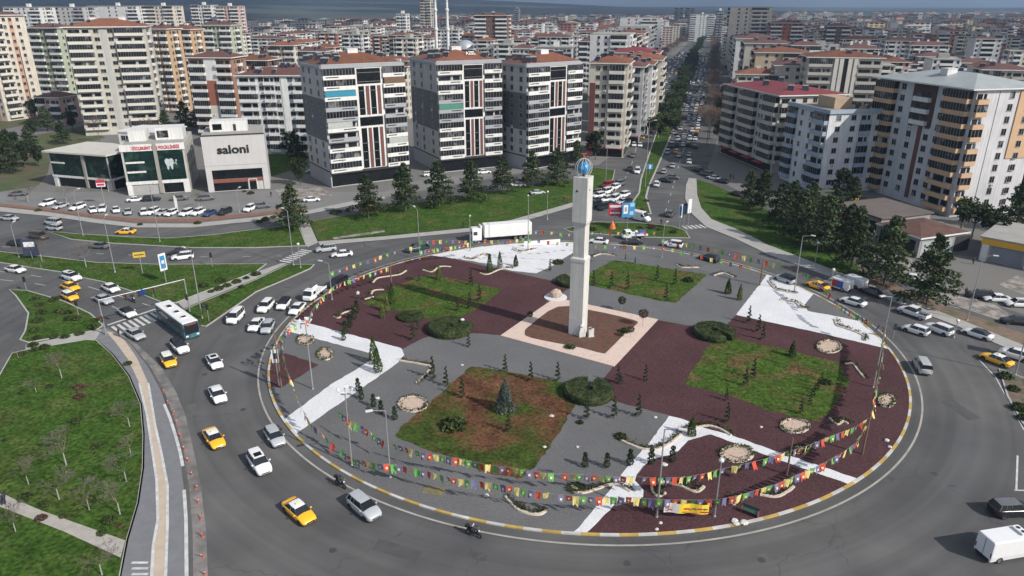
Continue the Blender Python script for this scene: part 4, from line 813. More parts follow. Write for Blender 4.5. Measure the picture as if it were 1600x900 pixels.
for a,b in [(400,430),(385,436),(370,442),(355,448),(342,453),(330,457),(318,448),(345,440),(378,450),(352,465),(318,480),(60,330),(219,352),(309,350),(405,348),(415,344),(427,341),(440,340),(522,334),(530,332),(543,330)]: bush(a,b,rnd.uniform(.6,1.1),bushm,'dark shrub',True,'shrubs beside the left footpaths')
for a,b in [(125,622),(78,606),(125,607),(80,680),(150,700),(40,780),(70,790),(100,808),(170,815),(185,822),(65,812),(160,835),(8,690),(120,660),(200,570)]: bush(a,b,rnd.uniform(.35,.8),redb if a%2 else bushm,'scrubby low bush',True,'scrubby bushes on the big left lawn')
for a,b in [(1583,610),(1592,640),(1598,655),(1570,590),(900,358),(925,360),(905,366),(1030,360),(1052,364),(1018,357),(1000,357),(392,303),(382,300),(1010,315),(1003,330),(10,342)]: bush(a,b,rnd.uniform(.6,1.1),bushm if b%3 else redb,'scruffy bush',True,'scruffy bushes on the verges')
# stone bordered flower beds
def border(pts,label,wd=.32,h=.16,plants=True,closed=False,fill=None,seed=0):
    r=random.Random(seed+int(pts[0][0])); p=[Vector((*q,0)) for q in smooth(px(pts),5,closed)]; t=O('flower_border',None,loc=(p[0].x,p[0].y,.14)); o=p[0]
    m=MB(); secs=[]; N=len(p)
    for i in range(N+(1 if closed else 0)):
        a=p[(i-1)%N] if closed or i>0 else p[0]; b=p[(i+1)%N] if closed or i<N-1 else p[-1]; c=p[i%N]-o; d=(b-a).normalized(); n_=Vector((-d.y,d.x,0)); w_=wd*r.uniform(.4,.65)
        secs.append([c-n_*w_,c-n_*w_*.8+Vector((0,0,h*r.uniform(.8,1.1))),c+n_*w_*.8+Vector((0,0,h)),c+n_*w_])
    m.loft(secs); O('stone_edge',m.mesh('edge',stoneb),t)
    if fill:
        m=MB(); q=[v-o+Vector((0,0,.05)) for v in p]; m.add(q,[tuple(range(len(q)))]); O('pebble_fill',m.mesh('fill',fill),t)
    if plants:
        m=MB()
        for i in range(N*(2 if closed else 6)):
            k=r.randrange(N); c=p[k]-o; a=p[max(k-1,0)]; b=p[min(k+1,N-1)]; d=(b-a).normalized() if (b-a).length>0 else Vector((1,0,0)); n_=Vector((-d.y,d.x,0)); s_=.55 if not closed else -.6
            cc=c+n_*(wd*s_+abs(r.gauss(0,.28)))*(1)+d*r.uniform(-.5,.5)
            for _ in range(3): leaf(m,cc+Vector((r.gauss(0,.1),r.gauss(0,.1),r.uniform(.05,.38))),.12,r,1 if (closed is False and r.random()<.3) else 0)
        O('planting',m.mesh('planting',[bushm,redb]),t)['kind']='stuff'
    tag(t,label,'flower bed','stone edged flower beds on the island',True)
pebble=M('pebbles',(.5,.38,.30),.9,.25,4,.5)
for b in [[(661,423),(675,426),(687,418),(705,418)],[(583,443),(590,436),(607,433),(625,430),(635,424)],[(580,461),(585,455),(600,454)],[(570,469),(584,465)],[(521,496),(530,498),(536,491),(550,486),(556,482)],[(750,428),(762,430),(782,422),(800,421)],[(625,565),(660,571),(673,575),(662,590),(650,600)],
 [(964,684),(975,692),(1000,702),(1020,704),(1037,700),(1050,692),(1065,680),(1075,672),(1087,670),(1107,667),(1125,672),(1142,682)],[(900,765),(910,772),(930,767),(950,760),(965,760),(985,770)],[(790,778),(801,791),(815,801),(840,806),(853,801)],[(1035,755),(1060,760),(1087,770),(1100,762)],[(1187,775),(1213,778),(1230,770),(1240,762)],
 [(1320,570),(1332,570),(1340,580),(1350,592)],[(1200,440),(1210,452),(1225,457),(1242,460)],[(1219,470),(1242,474),(1250,482),(1260,484)],[(1304,500),(1308,510),(1325,516),(1347,525),(1348,532)],[(800,391),(815,395),(837,391)],[(927,402),(940,398),(960,401)],[(1057,415),(1065,419),(1092,419)],[(1115,432),(1130,428),(1145,434)],[(725,404),(740,407),(755,400),(764,402)],[(1018,763),(1022,773),(1030,777),(1040,772)],[(1296,655),(1308,665),(1317,660),(1325,664)],[(1140,785),(1147,790),(1150,778)]]:
    border(b,'pale stone edged flower strip')
def oval(a,b,ra,rb,n=14): return [(a+ra*math.cos(2*math.pi*i/n),b-rb*math.sin(2*math.pi*i/n)) for i in range(n)]
for a,b,ra,rb in [(645,633,22,12),(508,555,11,9),(477,533,12,7),(1295,543,19,10),(1242,667,22,11),(1151,711,25,13),(895,775,.0,0),(1250,705,12,5),(1385,628,12,10),(900,765,10,6)]:
    if ra: border(oval(a,b,ra,rb),'oval pebble bed with stone edge and centre plant',closed=True,fill=pebble)
# ---------------------------------------------------------------- monument
def streak(m):
    n=m.node_tree.nodes; l=m.node_tree.links.new; b=n['Principled BSDF']; src=b.inputs['Base Color'].links[0].from_socket
    g=n.new('ShaderNodeNewGeometry'); v=n.new('ShaderNodeVectorMath'); v.operation='MULTIPLY'; v.inputs[1].default_value=(2.6,2.6,.16); l(g.outputs['Position'],v.inputs[0]); t=n.new('ShaderNodeTexNoise'); t.inputs['Scale'].default_value=1; t.inputs['Detail'].default_value=6; l(v.outputs[0],t.inputs[0])
    r=n.new('ShaderNodeMapRange'); r.inputs[1].default_value=.35; r.inputs[2].default_value=.65; r.inputs[3].default_value=.84; r.inputs[4].default_value=1.04; l(t.outputs[0],r.inputs[0])
    x=n.new('ShaderNodeMix'); x.data_type='RGBA'; x.blend_type='MULTIPLY'; x.inputs[0].default_value=1; l(src,x.inputs[6]); l(r.outputs[0],x.inputs[7]); l(x.outputs[2],b.inputs['Base Color'])
tower=O('obelisk',None,loc=(C0[0]-.1,C0[1]-.4,.25),rz=R_(-27))
towm=M('obelisk_render',(.56,.55,.52),.8,.06,.35,.05,col2=(.50,.49,.47),thr=(.5,.75)); streak(towm)
m=MB(); s=1.15
m.loft([[(-s,-s,0),(s,-s,0),(s,s,0),(-s,s,0)],[(-s,-s,12.6),(s,-s,12.6),(s,s,12.6),(-s,s,12.6)]]); O('lower_shaft',m.mesh('ls',towm,recalc=True),tower)
m=MB(); q=.93; m.loft([[(-a_,-a_,z_),(a_,-a_,z_),(a_,a_,z_),(-a_,a_,z_)] for a_,z_ in ((1.2,12.6),(1.2,13.1),(q,13.35),(q,18.4))]); O('middle_shaft',m.mesh('ms',towm,recalc=True),tower)
m=MB(); a=1.17; q=.95; m.loft([[(-q,-q,18.4),(q,-q,18.4),(q,q,18.4),(-q,q,18.4)],[(-a,-a,19.0),(a,-a,19.0),(a,a,19.0),(-a,a,19.0)],[(-a,-a,26.0),(a,-a,26.0),(a,a,26.0),(-a,a,26.0)]]); O('upper_block',m.mesh('ub',towm,recalc=True),tower)
for x,f in ((-.5,0),(.5,1)):
    m=MB()
    if f==0: m.tube((-.5,-1.17,23.9),(-.5,-1.21,23.9),.17,.17,10)
    else: m.tube((1.17,-.3,24.1),(1.21,-.3,24.1),.12,.12,10)
    O('vent_hole',m.mesh('vh',trim),tower)
m=MB(); m.box(-1.16,1.16,-1.175,-1.152,.1,2.9); O('marble_panel',m.mesh('mp',M('marble',(.5,.5,.52),.4,.1,1)),tower)
globe=O('globe_sculpture',None,loc=(C0[0]-.1,C0[1]-.4,26.1),scale=.74); m=MB()
m.lathe([(1.25*math.sin(math.pi*k/16)+.001,1.9-1.25*math.cos(math.pi*k/16)) for k in range(17)],24); O('blue_sphere',m.mesh('sphere',M('globe_blue',(.03,.20,.42),.35,.2,.9,col2=(.20,.38,.40),thr=(.54,.66),coords='obj'),smooth=True),globe)
for k in range(5):
    m=MB(); t=math.pi*k/5
    pts=[Vector((1.75*math.sin(u)*math.cos(t),1.75*math.sin(u)*math.sin(t),1.95-1.95*math.cos(u))) for u in [2*math.pi*i/28 for i in range(29)]]
    for p_,q_ in zip(pts,pts[1:]): m.tube(p_,q_,.035,.035,4,cap=False)
    O('cage_hoop',m.mesh('hoop',wpaint),globe)
m=MB(); m.tube((0,0,3.1),(0,0,5.2),.06,.04,6); m.tube((0,0,0),(0,0,.7),.3,.3,8); O('mast',m.mesh('mast',trim),globe)
m=MB(); m.box(-.55,.55,-.03,.03,4.7,4.95); m.box(-.2,.2,-.03,.03,3.7,4.7); O('finial_plate',m.mesh('fp',M('red_plate',(.35,.08,.07),.6,0,1)),globe)
tag(tower,'tall white stepped obelisk at the centre of the island','obelisk'); tag(globe,'blue globe in a wire cage on top of the white obelisk','sculpture')
q=G(908,527); t=O('plinth',None,loc=(q.x,q.y,.26),rz=R_(20)); m=MB(); m.box(-.55,.55,-.5,.5,0,.9); O('base',m.mesh('b',towm),t); m=MB(); m.loft([[(-.4,-.35,.9),(.4,-.35,.9),(.4,.35,.9),(-.4,.35,.9)],[(-.3,-.3,1.5),(.3,-.3,1.5),(.3,.3,1.5),(-.3,.3,1.5)]]); m.lathe([(.3,1.5),(.42,1.8),(.3,2.15),(.1,2.3)],10); O('bust',m.mesh('bust',towm,smooth=False),t); tag(t,'small white bust on a plinth before the obelisk','bust')
q=G(923,528); m=MB(); m.box(-.45,.45,-.2,.2,0,1.5); m.box(-.5,.5,-.28,.28,0,.15); m.lathe([(.45,0),(.45,.02)],12,(0,0,1.48)); tag(O('memorial_slab',m.mesh('slab',towm),loc=(q.x,q.y,.26),rz=R_(20)),'pale memorial slab just right of the bust','memorial')
q=G(868,466); m=MB(); m.lathe([(2.1,0),(2.1,.14),(1.9,.16)],28); tag(O('round_plinth',m.mesh('pl',M('white_plaster',(.6,.6,.59),.8,.08,1)),loc=(q.x,q.y,.14)),'flat white disc under the rough stone','plinth')
r=random.Random(5); m=MB(); m.lathe([(1.0,0),(1.15,.5),(1.05,1.0),(.7,1.35),(.2,1.45)],9); m.v=[(x*(1+r.uniform(-.14,.14)),y*.7*(1+r.uniform(-.14,.14)),z*(1+r.uniform(-.1,.1))) for x,y,z in m.v]
tag(O('boulder',m.mesh('boulder',M('rock_tan',(.42,.33,.27),.9,.3,1.2,.6)),loc=(q.x,q.y,.3)),'rough tan boulder on the white disc','boulder')
# ---------------------------------------------------------------- poles and lamps
steel=M('galvanised',(.34,.35,.36),.5,.08,1,metal=.5); woodp=M('weathered_post',(.16,.10,.075),.9,.2,2); lampm=M('lamp_head',(.6,.6,.6),.4,0,1)
def lamp(base,ytop,kind,lab,ang=0,z=.0):
    q=G(*base); h=HT(base,ytop); t=O({'post':'flag_post','mast':'floodlight_mast','arm':'street_lamp','ball':'garden_lamp'}[kind],None,loc=(q.x,q.y,z),rz=R_(ang)); m=MB()
    if kind=='post': m.tube((0,0,0),(0,0,h),.13,.09,8); O('post',m.mesh('p',woodp),t)
    else: m.tube((0,0,0),(0,0,h),.11,.06,8); m.lathe([(.2,0),(.2,.1),(.12,.3)],8); O('pole',m.mesh('p',steel),t)
    if kind=='arm':
        m=MB(); m.tube((0,0,h),(1.5,0,h+.35),.05,.04,6); O('arm',m.mesh('a',steel),t); m=MB(); m.box(1.35,2.15,-.16,.16,h+.3,h+.44); O('lamp_head',m.mesh('l',lampm),t)
    if kind=='ball': m=MB(); m.lathe([(.05,0),(.28,.12),(.3,.3),(.12,.5)],10,(0,0,h)); O('lamp_head',m.mesh('l',lampm),t)
    if kind=='mast':
        for a_ in (0,90,180,270):
            m=MB(); ca,sa=math.cos(R_(a_)),math.sin(R_(a_)); T=Matrix.Translation((ca*.75,sa*.75,h-.3))@Matrix.Rotation(R_(a_),4,'Z')@Matrix.Rotation(R_(35),4,'Y'); m.box(-.08,.08,-.28,.28,-.2,.2,0,T); m.tube((0,0,h-.3),(ca*.7,sa*.7,h-.3),.04,.04,5); O('floodlight',m.mesh('f',lampm),t)
    return tag(t,lab,'lamp post' if kind!='post' else 'post',None)
lamp((550,728),606,'mast','tall dark mast with floodlights above the front left white path')
lamp((610,747),642,'arm','thin steel lamp post beside the front left mast',200)
lamp((1026,809),671,'arm','lamp post rising at the left end of the yellow banner',-20)
lamp((1116,808),722,'ball','short steel post at the right end of the yellow banner')
lamp((1229,743),684,'post','short weathered post on the lower right white path')
lamp((1347,711),645,'post','post where the front right flag strings meet')
lamp((1364,606),464,'arm','tall lamp post on the right rim of the island with flags tied to it',200)
lamp((440,607),520,'post','post at the left rim of the island holding flags and a portrait board')
lamp((489,609),498,'mast','dark mast standing left of the small maroon triangle')
lamp((519,469),412,'arm','lamp post on the upper left rim near the flatbed truck',160)
lamp((612,452),400,'post','rusty thin post on the maroon bed')
lamp((656,406),328,'arm','street lamp at the top rim beside the dark green pickup',120)
lamp((735,393),343,'arm','street lamp on the white terrace in front of the lorry',90)
lamp((825,391),311,'arm','street lamp on the upper white terrace',90)
lamp((1187,447),405,'post','brown post at the corner of the right white terrace')
lamp((1034,403),352,'arm','thin lamp post on the rim behind the obelisk',60)
lamp((1241,456),369,'arm','street lamp at the top edge of the right white terrace',-30)
lamp((1297,453),423,'ball','short lamp on the rim beside the right white terrace')
lamp((1511,501),401,'arm','tall street lamp on the right pavement',-20)
lamp((1586,586),475,'arm','street lamp on the verge at the far right',150)
lamp((316,498),392,'arm','tall lamp pole beside the stopped bus',150)
lamp((180,426),342,'arm','slanting lamp pole on the left lawn with yellow sign',100)
lamp((250,378),290,'arm','lamp pole on the strip below the clinic',80)
lamp((374,332),297,'arm','lamp pole at the front of the car park',80)
lamp((459,415),330,'arm','lamp pole beside the footpath crossing',140)
lamp((470,419),383,'ball','short post beside the footpath crossing')
lamp((130,368),300,'arm','thin lamp pole by the parked cars on the left',80)
lamp((905,345),300,'ball','short lamp on the walk left of the obelisk')
lamp((855,343),301,'ball','lamp on the walk below the long lawn')
lamp((946,289),228,'arm','lamp pole by the green kiosk',30)
lamp((1008,292),190,'arm','lamp pole at the tip of the avenue median',10)
lamp((30,402),352,'arm','lamp pole on the far left lawn',100)
lamp((1273,413),381,'ball','short grey post on the right pavement')
lamp((1490,528),503,'ball','low post on the pavement at the right')
for i in range(14):
    q=(poly_at([(1025,225),(1052,150),(1075,95),(1094,66)],215-i*11),215-i*11); lamp(q,q[1]-16+i*.75,'arm',f'{ordw(i+1)} lamp post up the avenue median',90 if i%2 else -90)
# traffic light gantry
a=G(166,577-0) if False else G(166,524); b=G(297,488); t=O('traffic_gantry',None,loc=(a.x,a.y,0)); d=b-a; hh=6.2
m=MB(); m.tube((0,0,0),(0,0,hh),.13,.1,8); m.tube((d.x,d.y,0),(d.x,d.y,hh),.13,.1,8); O('pole',m.mesh('p',steel),t); m=MB(); m.tube((0,0,hh),(d.x,d.y,hh),.09,.09,8); O('beam',m.mesh('b',steel),t)
for k in (.30,.45,.62,.0,1.0):
    m=MB(); p_=d*k; z_=hh-.5 if 0<k<1 else 3; m.box(p_.x-.18,p_.x+.18,p_.y-.5,p_.y-.2,z_-.5,z_+.5); lt=O('signal_head',m.mesh('sh',trim),t)
    for j,c in enumerate(((.5,.02,.02),(.3,.2,.02),(.02,.2,.08))):
        m=MB(); m.tube((p_.x,p_.y-.5,z_+.33-.33*j),(p_.x,p_.y-.56,z_+.33-.33*j),.11,.11,8); O('lens',m.mesh('le',M('lens%d'%j,c,.3,0,1)),lt)
m=MB(); p_=d*.5; m.box(p_.x-.5,p_.x+.5,p_.y-.3,p_.y-.25,hh-.9,hh+.1); O('direction_sign',m.mesh('ds',M('sign_blue',(.02,.06,.25),.5,.3,4)),t)
tag(t,'grey traffic light gantry spanning the left approach road','gantry')
def small_signal(a_,b_,h,lab):
    q=G(a_,b_); t=O('traffic_light',None,loc=(q.x,q.y,.1)); m=MB(); m.tube((0,0,0),(0,0,h-.9),.06,.06,6); O('pole',m.mesh('p',steel),t); m=MB(); m.box(-.18,.18,-.15,.15,h-1,h); O('signal_head',m.mesh('h',trim),t); tag(t,lab,'traffic light','small traffic lights')
for a_,b_,h,l_ in [(124,497,3.2,'traffic light on the shrub triangle kerb'),(42,455,2.8,'traffic light at the tip of the shrub triangle'),(327,503,3.2,'traffic light on the lawn corner ahead of the bus'),(332,417,3,'traffic light beside the footpath lawn'),(1380,455,3.2,'traffic light by the right lamp post'),(1395,530,2.6,'traffic light on the rim at the right terrace tip')]: small_signal(a_,b_,h,l_)
# orange road delineators
m=MB(); m.tube((0,0,0),(0,0,.12),.16,.1,8); m.tube((0,0,.1),(.08,0,.75),.05,.045,8); m.tube((.05,0,.4),(.06,0,.5),.055,.055,8,1); DEL=m.mesh('bollard',[M('bollard_red',(.42,.07,.035),.7,.1,3),wpaint])
for i,(a_,b_) in enumerate([(255,613),(270,647),(276,662),(283,682),(289,702),(295,720),(300,742),(306,764),(310,786),(314,812),(317,839),(318,870),(320,898),(262,630)]):
    q=G(a_,b_); tag(O('road_bollard',DEL,loc=(q.x,q.y,.01),rz=i*.9,rot=(rnd.uniform(-.25,.25),rnd.uniform(-.1,.35),i*.9)),f'{ordw(i+1)} bent orange bollard down the worn left road edge','bollard','orange bollards along the left road edge')
# ---------------------------------------------------------------- flag strings
FC=[('green',(.12,.36,.09)),('purple',(.15,.14,.26)),('red',(.50,.08,.045)),('yellow',(.62,.53,.20))]
FMs=[]
for nm,c in FC:
    cl=M('flag_'+nm,c,.8,.1,3,coords='obj',spec=.2); mk=M('flag_mark',(.7,.6,.4),.8,0,1); V=[]
    for k in range(3):
        r=random.Random(k+len(nm)); m=MB(); w1=.34; nx,nz=5,5
        def pt(i,j): 
            x=-w1+2*w1*i/(nx-1); z=-1.0*j/(nz-1); z2=z if j<nz-1 else z+ (.22 if i==2 else .06 if i in(1,3) else 0); return (x*(1-.05*j),.10*math.sin(i*1.3+k*2+j*.6)*(j/nz)+.12*k*(j/nz)**2*(1 if k%2 else -1),z2)
        vs_=[pt(i,j) for j in range(nz) for i in range(nx)]; m.add(vs_,[(j*nx+i,j*nx+i+1,(j+1)*nx+i+1,(j+1)*nx+i) for j in range(nz-1) for i in range(nx-1)])
        if nm in('red','green','purple'):
            for sgn in (1,-1): m.add([(x,y+.012*sgn+.0,z) for x,y,z in [(-.12,.10*math.sin(2.6+k*2+1.2)*.4,-.38),(.12,.10*math.sin(2.6+k*2+1.2)*.4,-.38),(.12,.10*math.sin(2.6+k*2+1.5)*.5,-.62),(-.12,.10*math.sin(2.6+k*2+1.5)*.5,-.62)]],[(0,1,2,3)],1)
        V.append(m.mesh('flag',[cl,mk]))
    FMs.append(V)
cord=M('cord',(.25,.24,.22),.8,0,1)
def bunting(pts,label,gap=.78,sc_=1.0):
    """pts: list of (px,py,height above ground) traced along the cord"""
    P3=[G(a_,b_,h_) for a_,b_,h_ in pts]; o=P3[0]; t=O('flag_string',None,loc=o); m=MB()
    for p_,q_ in zip(P3,P3[1:]): m.tube(p_-o,q_-o,.015,.015,4,cap=False)
    O('cord',m.mesh('cord',cord),t); L_=sum((q_-p_).length for p_,q_ in zip(P3,P3[1:])); n_=min(100,int(L_/gap)); g_=L_/n_; s_=.3; i=0; acc=0
    for p_,q_ in zip(P3,P3[1:]):
        seg=(q_-p_).length; an=math.atan2(q_.y-p_.y,q_.x-p_.x)
        while s_<acc+seg and i<100:
            v=p_.lerp(q_,(s_-acc)/seg)-o; k=i%4
            if rnd.random()<.95:
                O('flag',FMs[[0,1,2,3][k]][rnd.randrange(3)],t,loc=v,rot=(rnd.uniform(-.25,.35),rnd.uniform(-.12,.12),an+rnd.uniform(-.5,.5)),scale=sc_*rnd.uniform(.9,1.08))
            i+=1; s_+=g_
        acc+=seg
    tag(t,label,'bunting','strings of coloured flags')
bunting([(437,523,5),(440,545,4.4),(447,575,3.8),(457,605,3.2),(470,635,2.7),(482,658,2.4),(507,681,1.7),(530,701,1.3),(549,716,1.1)],'flag string dropping from the left rim post to the foot of the front left mast')
bunting([(551,717,1.2),(575,722,2.0),(597,725,2.3),(611,725,2.2)],'short flag string between the front left mast and the thin lamp post')
bunting([(611,725,2.2),(650,732,2.6),(675,738,2.7),(707,747,2.8),(750,752,3),(785,757,3),(820,764,3),(857,771,2.8),(907,776,2.7),(950,777,2.7),(985,777,2.7),(1026,780,2.7)],'long lower flag string along the front of the island to the banner post')
bunting([(1026,780,2.7),(1050,781,2.6),(1100,781,2.6),(1116,781,2.6)],'flag string directly above the yellow banner')
bunting([(1117,781,2.6),(1140,777,2.8),(1162,772,3),(1183,765,3),(1217,755,3.1),(1245,742,3.2),(1265,734,3.2),(1290,722,3.3),(1317,707,3.6),(1340,690,3.8),(1362,652,4.2)],'lower right flag string climbing from the banner to the meeting post')
bunting([(530,642,3.6),(550,659,3.2),(569,667,3),(585,680,2.8),(602,690,2.7),(630,698,2.7),(662,707,2.7),(690,712,2.7),(717,716,2.7),(755,725,2.7),(800,731,2.7),(850,739,2.6),(907,741,2.6),(950,744,2.6),(1000,745,2.6),(1027,747,2.6)],'long upper flag string across the foot of the brown lawn')
bunting([(1028,747,2.6),(1075,745,2.6),(1105,739,2.7),(1122,734,2.8),(1145,729,2.9),(1195,717,3),(1227,707,3.2),(1260,697,3.4),(1297,682,3.7),(1337,667,3.9),(1362,650,4.3)],'upper right flag string over the oval pebble beds')
bunting([(1384,513,4.4),(1382,535,4.1),(1378,560,3.9),(1372,590,3.7),(1367,620,3.7),(1363,645,4.2)],'steep flag string beside the tall right rim lamp post',.62)
bunting([(1262,428,4.5),(1278,441,4.4),(1295,455,4.4),(1312,476,4.3),(1335,490,4.2),(1350,497,4.2),(1368,505,4.3),(1384,513,4.5)],'flag string over the right white terrace',.9)
bunting([(517,425,4.5),(560,411,4.5),(585,404,4.5),(600,397,4.6),(625,390,5),(652,383,5.6)],'faint flag string over the road left of the dark green pickup',1.6,.9)
bunting([(656,376,6),(692,375,5.6),(725,376,5.4),(757,376,5.4),(800,375,5.4),(825,371,5.8)],'flag string in front of the white lorry',1.3,.85)
bunting([(656,392,3.6),(675,389,3.4),(707,385,3.4),(727,381,3.6),(735,378,3.8)],'lower flag string beside the top rim lamp',.95)
bunting([(825,362,7),(845,360,6.6),(885,365,6),(930,362,5.6),(985,363,5.6),(1034,362,6)],'upper flag string behind the obelisk',1.8,.85)
bunting([(825,373,5.4),(867,378,5),(885,380,4.8),(932,383,4.5),(985,384,4.5),(1034,385,4.6),(1054,389,4.4),(1087,397,4),(1115,404,3.6),(1142,411,3.4),(1187,419,3.4)],'long flag string behind the obelisk to the brown post',1.9,.85)
bunting([(1034,374,5.8),(1075,380,5.4),(1117,389,5),(1135,393,5),(1180,404,5),(1215,412,5),(1241,420,5)],'flag string over the ring road at the upper right',1.5)
bunting([(440,521,7),(460,508,6),(482,501,5.6),(487,485,5.6),(505,462,5),(519,449,4.6),(540,439,4.2),(557,433,4),(590,423,4),(612,416,4.4)],'flag string along the upper left rim of the island',1.2,.9)
# banner, boards and signs
def board(name,base,w_,h,z0,ang,mats,label,cat='sign',cells=None,post=1,thick=.12):
    q=G(*base); t=O(name,None,loc=(q.x,q.y,0),rz=R_(ang)); m=MB()
    for x in ([0] if post==1 else [-w_*.42,w_*.42]): m.tube((x,0,0),(x,0,z0+h*.3),.09,.09,8)
    O('post',m.mesh('p',steel),t); m=MB(); m.box(-w_/2,w_/2,-thick/2,thick/2,z0,z0+h); O('panel',m.mesh('pn',mats),t)
    for i,(x0,x1,za,zb,c) in enumerate(cells or []):
        m=MB(); m.box(-w_/2+w_*x0,-w_/2+w_*x1,-thick/2-.012,-thick/2-.002,z0+h*za,z0+h*zb); O('graphic',m.mesh('g',c),t)
    tag(t,label,cat); return t
yel=M('banner_yellow',(.78,.56,.04),.7,.08,2,coords='obj'); whs=M('sign_white',(.68,.68,.68),.5,.05,1); reds=M('sign_red',(.45,.03,.06),.5,.1,2); blus=M('sign_blue2',(.04,.20,.42),.5,.15,2); dks=M('sign_dark',(.04,.05,.09),.5,.2,2); grs=M('sign_green',(.04,.12,.07),.5,.1,1)
A=G(1037,800,1.0); B_=G(1107,803,1.0); d=B_-A; t=O('cloth_banner',None,loc=(A.x,A.y,0),rz=math.atan2(d.y,d.x)); Lb=d.length
m=MB(); n_=12
for i in range(n_):
    f=lambda k:(Lb*k/n_,.10*math.sin(k*1.1))
    (x0,y0),(x1,y1)=f(i),f(i+1); m.quad((x0,y0,.95),(x1,y1,.95),(x1,y1,2.15),(x0,y0,2.15),0 if i>=3.4 else 1)
O('cloth',m.mesh('c',[yel,whs]),t)
for k,(x0,z0,w1,c) in enumerate([(2.1,1.55,.55,reds),(2.8,1.58,.45,grs),(3.4,1.56,.5,reds),(4.0,1.55,.45,grs),(2.0,1.15,1.6,M('banner_orange',(.7,.3,.03),.7,.2,3)),(3.8,1.2,.8,reds),(.35,1.35,.5,reds),(.6,1.6,.3,M('banner_orange',(.7,.3,.03),.7,.2,3))]):
    if x0+w1<Lb: m=MB(); m.box(x0,x0+w1,-.14,-.13,z0,z0+.16); O('lettering',m.mesh('l',c),t)
tag(t,'yellow cloth banner with a white left end hung between two front posts','banner')
board('billboard',(960,356),3.3,3.0,3.0,-4,reds,'red billboard standing on the planted traffic island','billboard',[(.08,.92,.70,.9,whs),(.15,.85,.45,.62,M('pale_red',(.5,.15,.2),.5,.2,2)),(.15,.85,.18,.34,whs)])
board('billboard',(980,358),3.4,3.6,3.0,18,blus,'bright blue billboard overlapping the red one','billboard',[(.12,.45,.25,.85,whs),(.2,.36,.4,.7,dks),(.62,.95,.7,.95,M('pale_blue',(.25,.5,.62),.5,.1,1)),(.6,.9,.15,.4,M('pale_blue',(.25,.5,.62),.5,.1,1))])
board('flag_banner',(1061,359),1.1,3.3,3.0,30,whs,'tall white and blue banner flag left of its neighbours','banner',[(.25,.8,.15,.85,blus)])
board('flag_banner',(1067,361),1.2,2.6,4.2,30,dks,'dark blue banner flag in the middle of the three','banner',[(.2,.8,.2,.8,blus)])
board('flag_banner',(1074,362),1.1,3.4,4.6,30,whs,'plain white banner flag on the right of the three','banner')
board('advert_sign',(260,442),1.5,3.4,2.6,60,whs,'tall white rotating advert board on the left lawn','sign',[(.15,.85,.12,.88,blus),(.3,.7,.4,.6,whs)])
board('yellow_sign',(223,427),2.2,1.1,3.4,20,M('sign_yellow',(.62,.42,.03),.5,.1,2),'small yellow sign board beside the tall advert board','sign',[(.1,.9,.4,.6,dks)])
board('road_sign',(51,405),3.0,3.6,.8,10,dks,'dark blue sign board at the edge of the far left lawn','sign',[(.15,.85,.55,.85,whs)])
board('clinic_sign',(164,320),2.2,1.9,5.0,15,whs,'red and white sign on a tall post before the glass building','sign',[(.0,1,.55,1,reds),(.1,.9,.15,.45,reds)])
board('portrait_board',(436,604),.9,2.0,3.8,10,whs,'narrow white board with an oval picture on the left rim post','sign',[(.25,.75,.3,.75,dks)])
board('overhead_sign',(966,238),3.6,4.4,1.0,10,M('kiosk_green',(.12,.16,.14),.6,.2,1),'grey green kiosk like sign panel on the left avenue pavement','sign',[(.05,.95,.93,1.0,whs)],post=2)
board('road_sign',(1015,272),1.9,1.7,1.6,8,blus,'blue direction sign at the tip of the avenue median','sign',[(.35,.65,.1,.8,whs)])
board('road_sign',(1597,560),1.8,2.2,3.0,60,reds,'slanted red and blue board behind the far right taxi','sign',[(.0,1,.0,.35,dks),(.0,1,.4,.5,whs)])
q=G(275,333); t=O('feather_flag',None,loc=(q.x,q.y,0)); m=MB(); m.tube((0,0,0),(0,0,4.6),.04,.03,6); O('pole',m.mesh('p',steel),t); m=MB(); m.loft([[(.05,-.01,.9),(.75,-.01,.9),(.75,.01,.9),(.05,.01,.9)],[(.05,-.01,3.8),(.8,-.01,3.8),(.8,.01,3.8),(.05,.01,3.8)],[(.05,-.01,4.7),(.4,-.01,4.6),(.4,.01,4.6),(.05,.01,4.7)]]); m.lathe([(.45,0),(.45,.12)],12); O('sail',m.mesh('s',whs),t); tag(t,'white feather flag among the cars of the front car park','flag')
q=G(103/1.0+1078,799); t=O('park_bench',None,loc=(1,1,0)); q=G(1171,805); t.location=(q.x,q.y,.13); t.rotation_euler=(0,0,R_(-35))
for nm,bx in (('seat',[(-.9,.9,-.25,.25,.42,.48)]),('backrest',[(-.9,.9,.24,.29,.55,.95)])):
    m=MB(); [m.box(*b_) for b_ in bx]; O(nm,m.mesh(nm,M('bench_green',(.03,.08,.06),.6,.1,2)),t)
for x in (-.85,.85): m=MB(); m.box(x-.04,x+.04,-.25,.29,0,.42); m.box(x-.04,x+.04,-.27,.3,.6,.66); m.box(x-.04,x+.04,.24,.3,.4,.9); O('leg',m.mesh('leg',M('bench_red',(.25,.03,.05),.6,.1,2)),t)
tag(t,'dark green park bench with red ends on the front maroon bed','bench')
q=G(958,354); m=MB(); m.lathe([(.9,0),(.7,.6),(.2,1.7),(.05,2.0)],8); tag(O('orange_barrier',m.mesh('b',M('barrier_orange',(.55,.12,.03),.6,.2,2)),loc=(q.x-.5,q.y-2,.13)),'orange cone shaped heap on the planted traffic island','barrier')
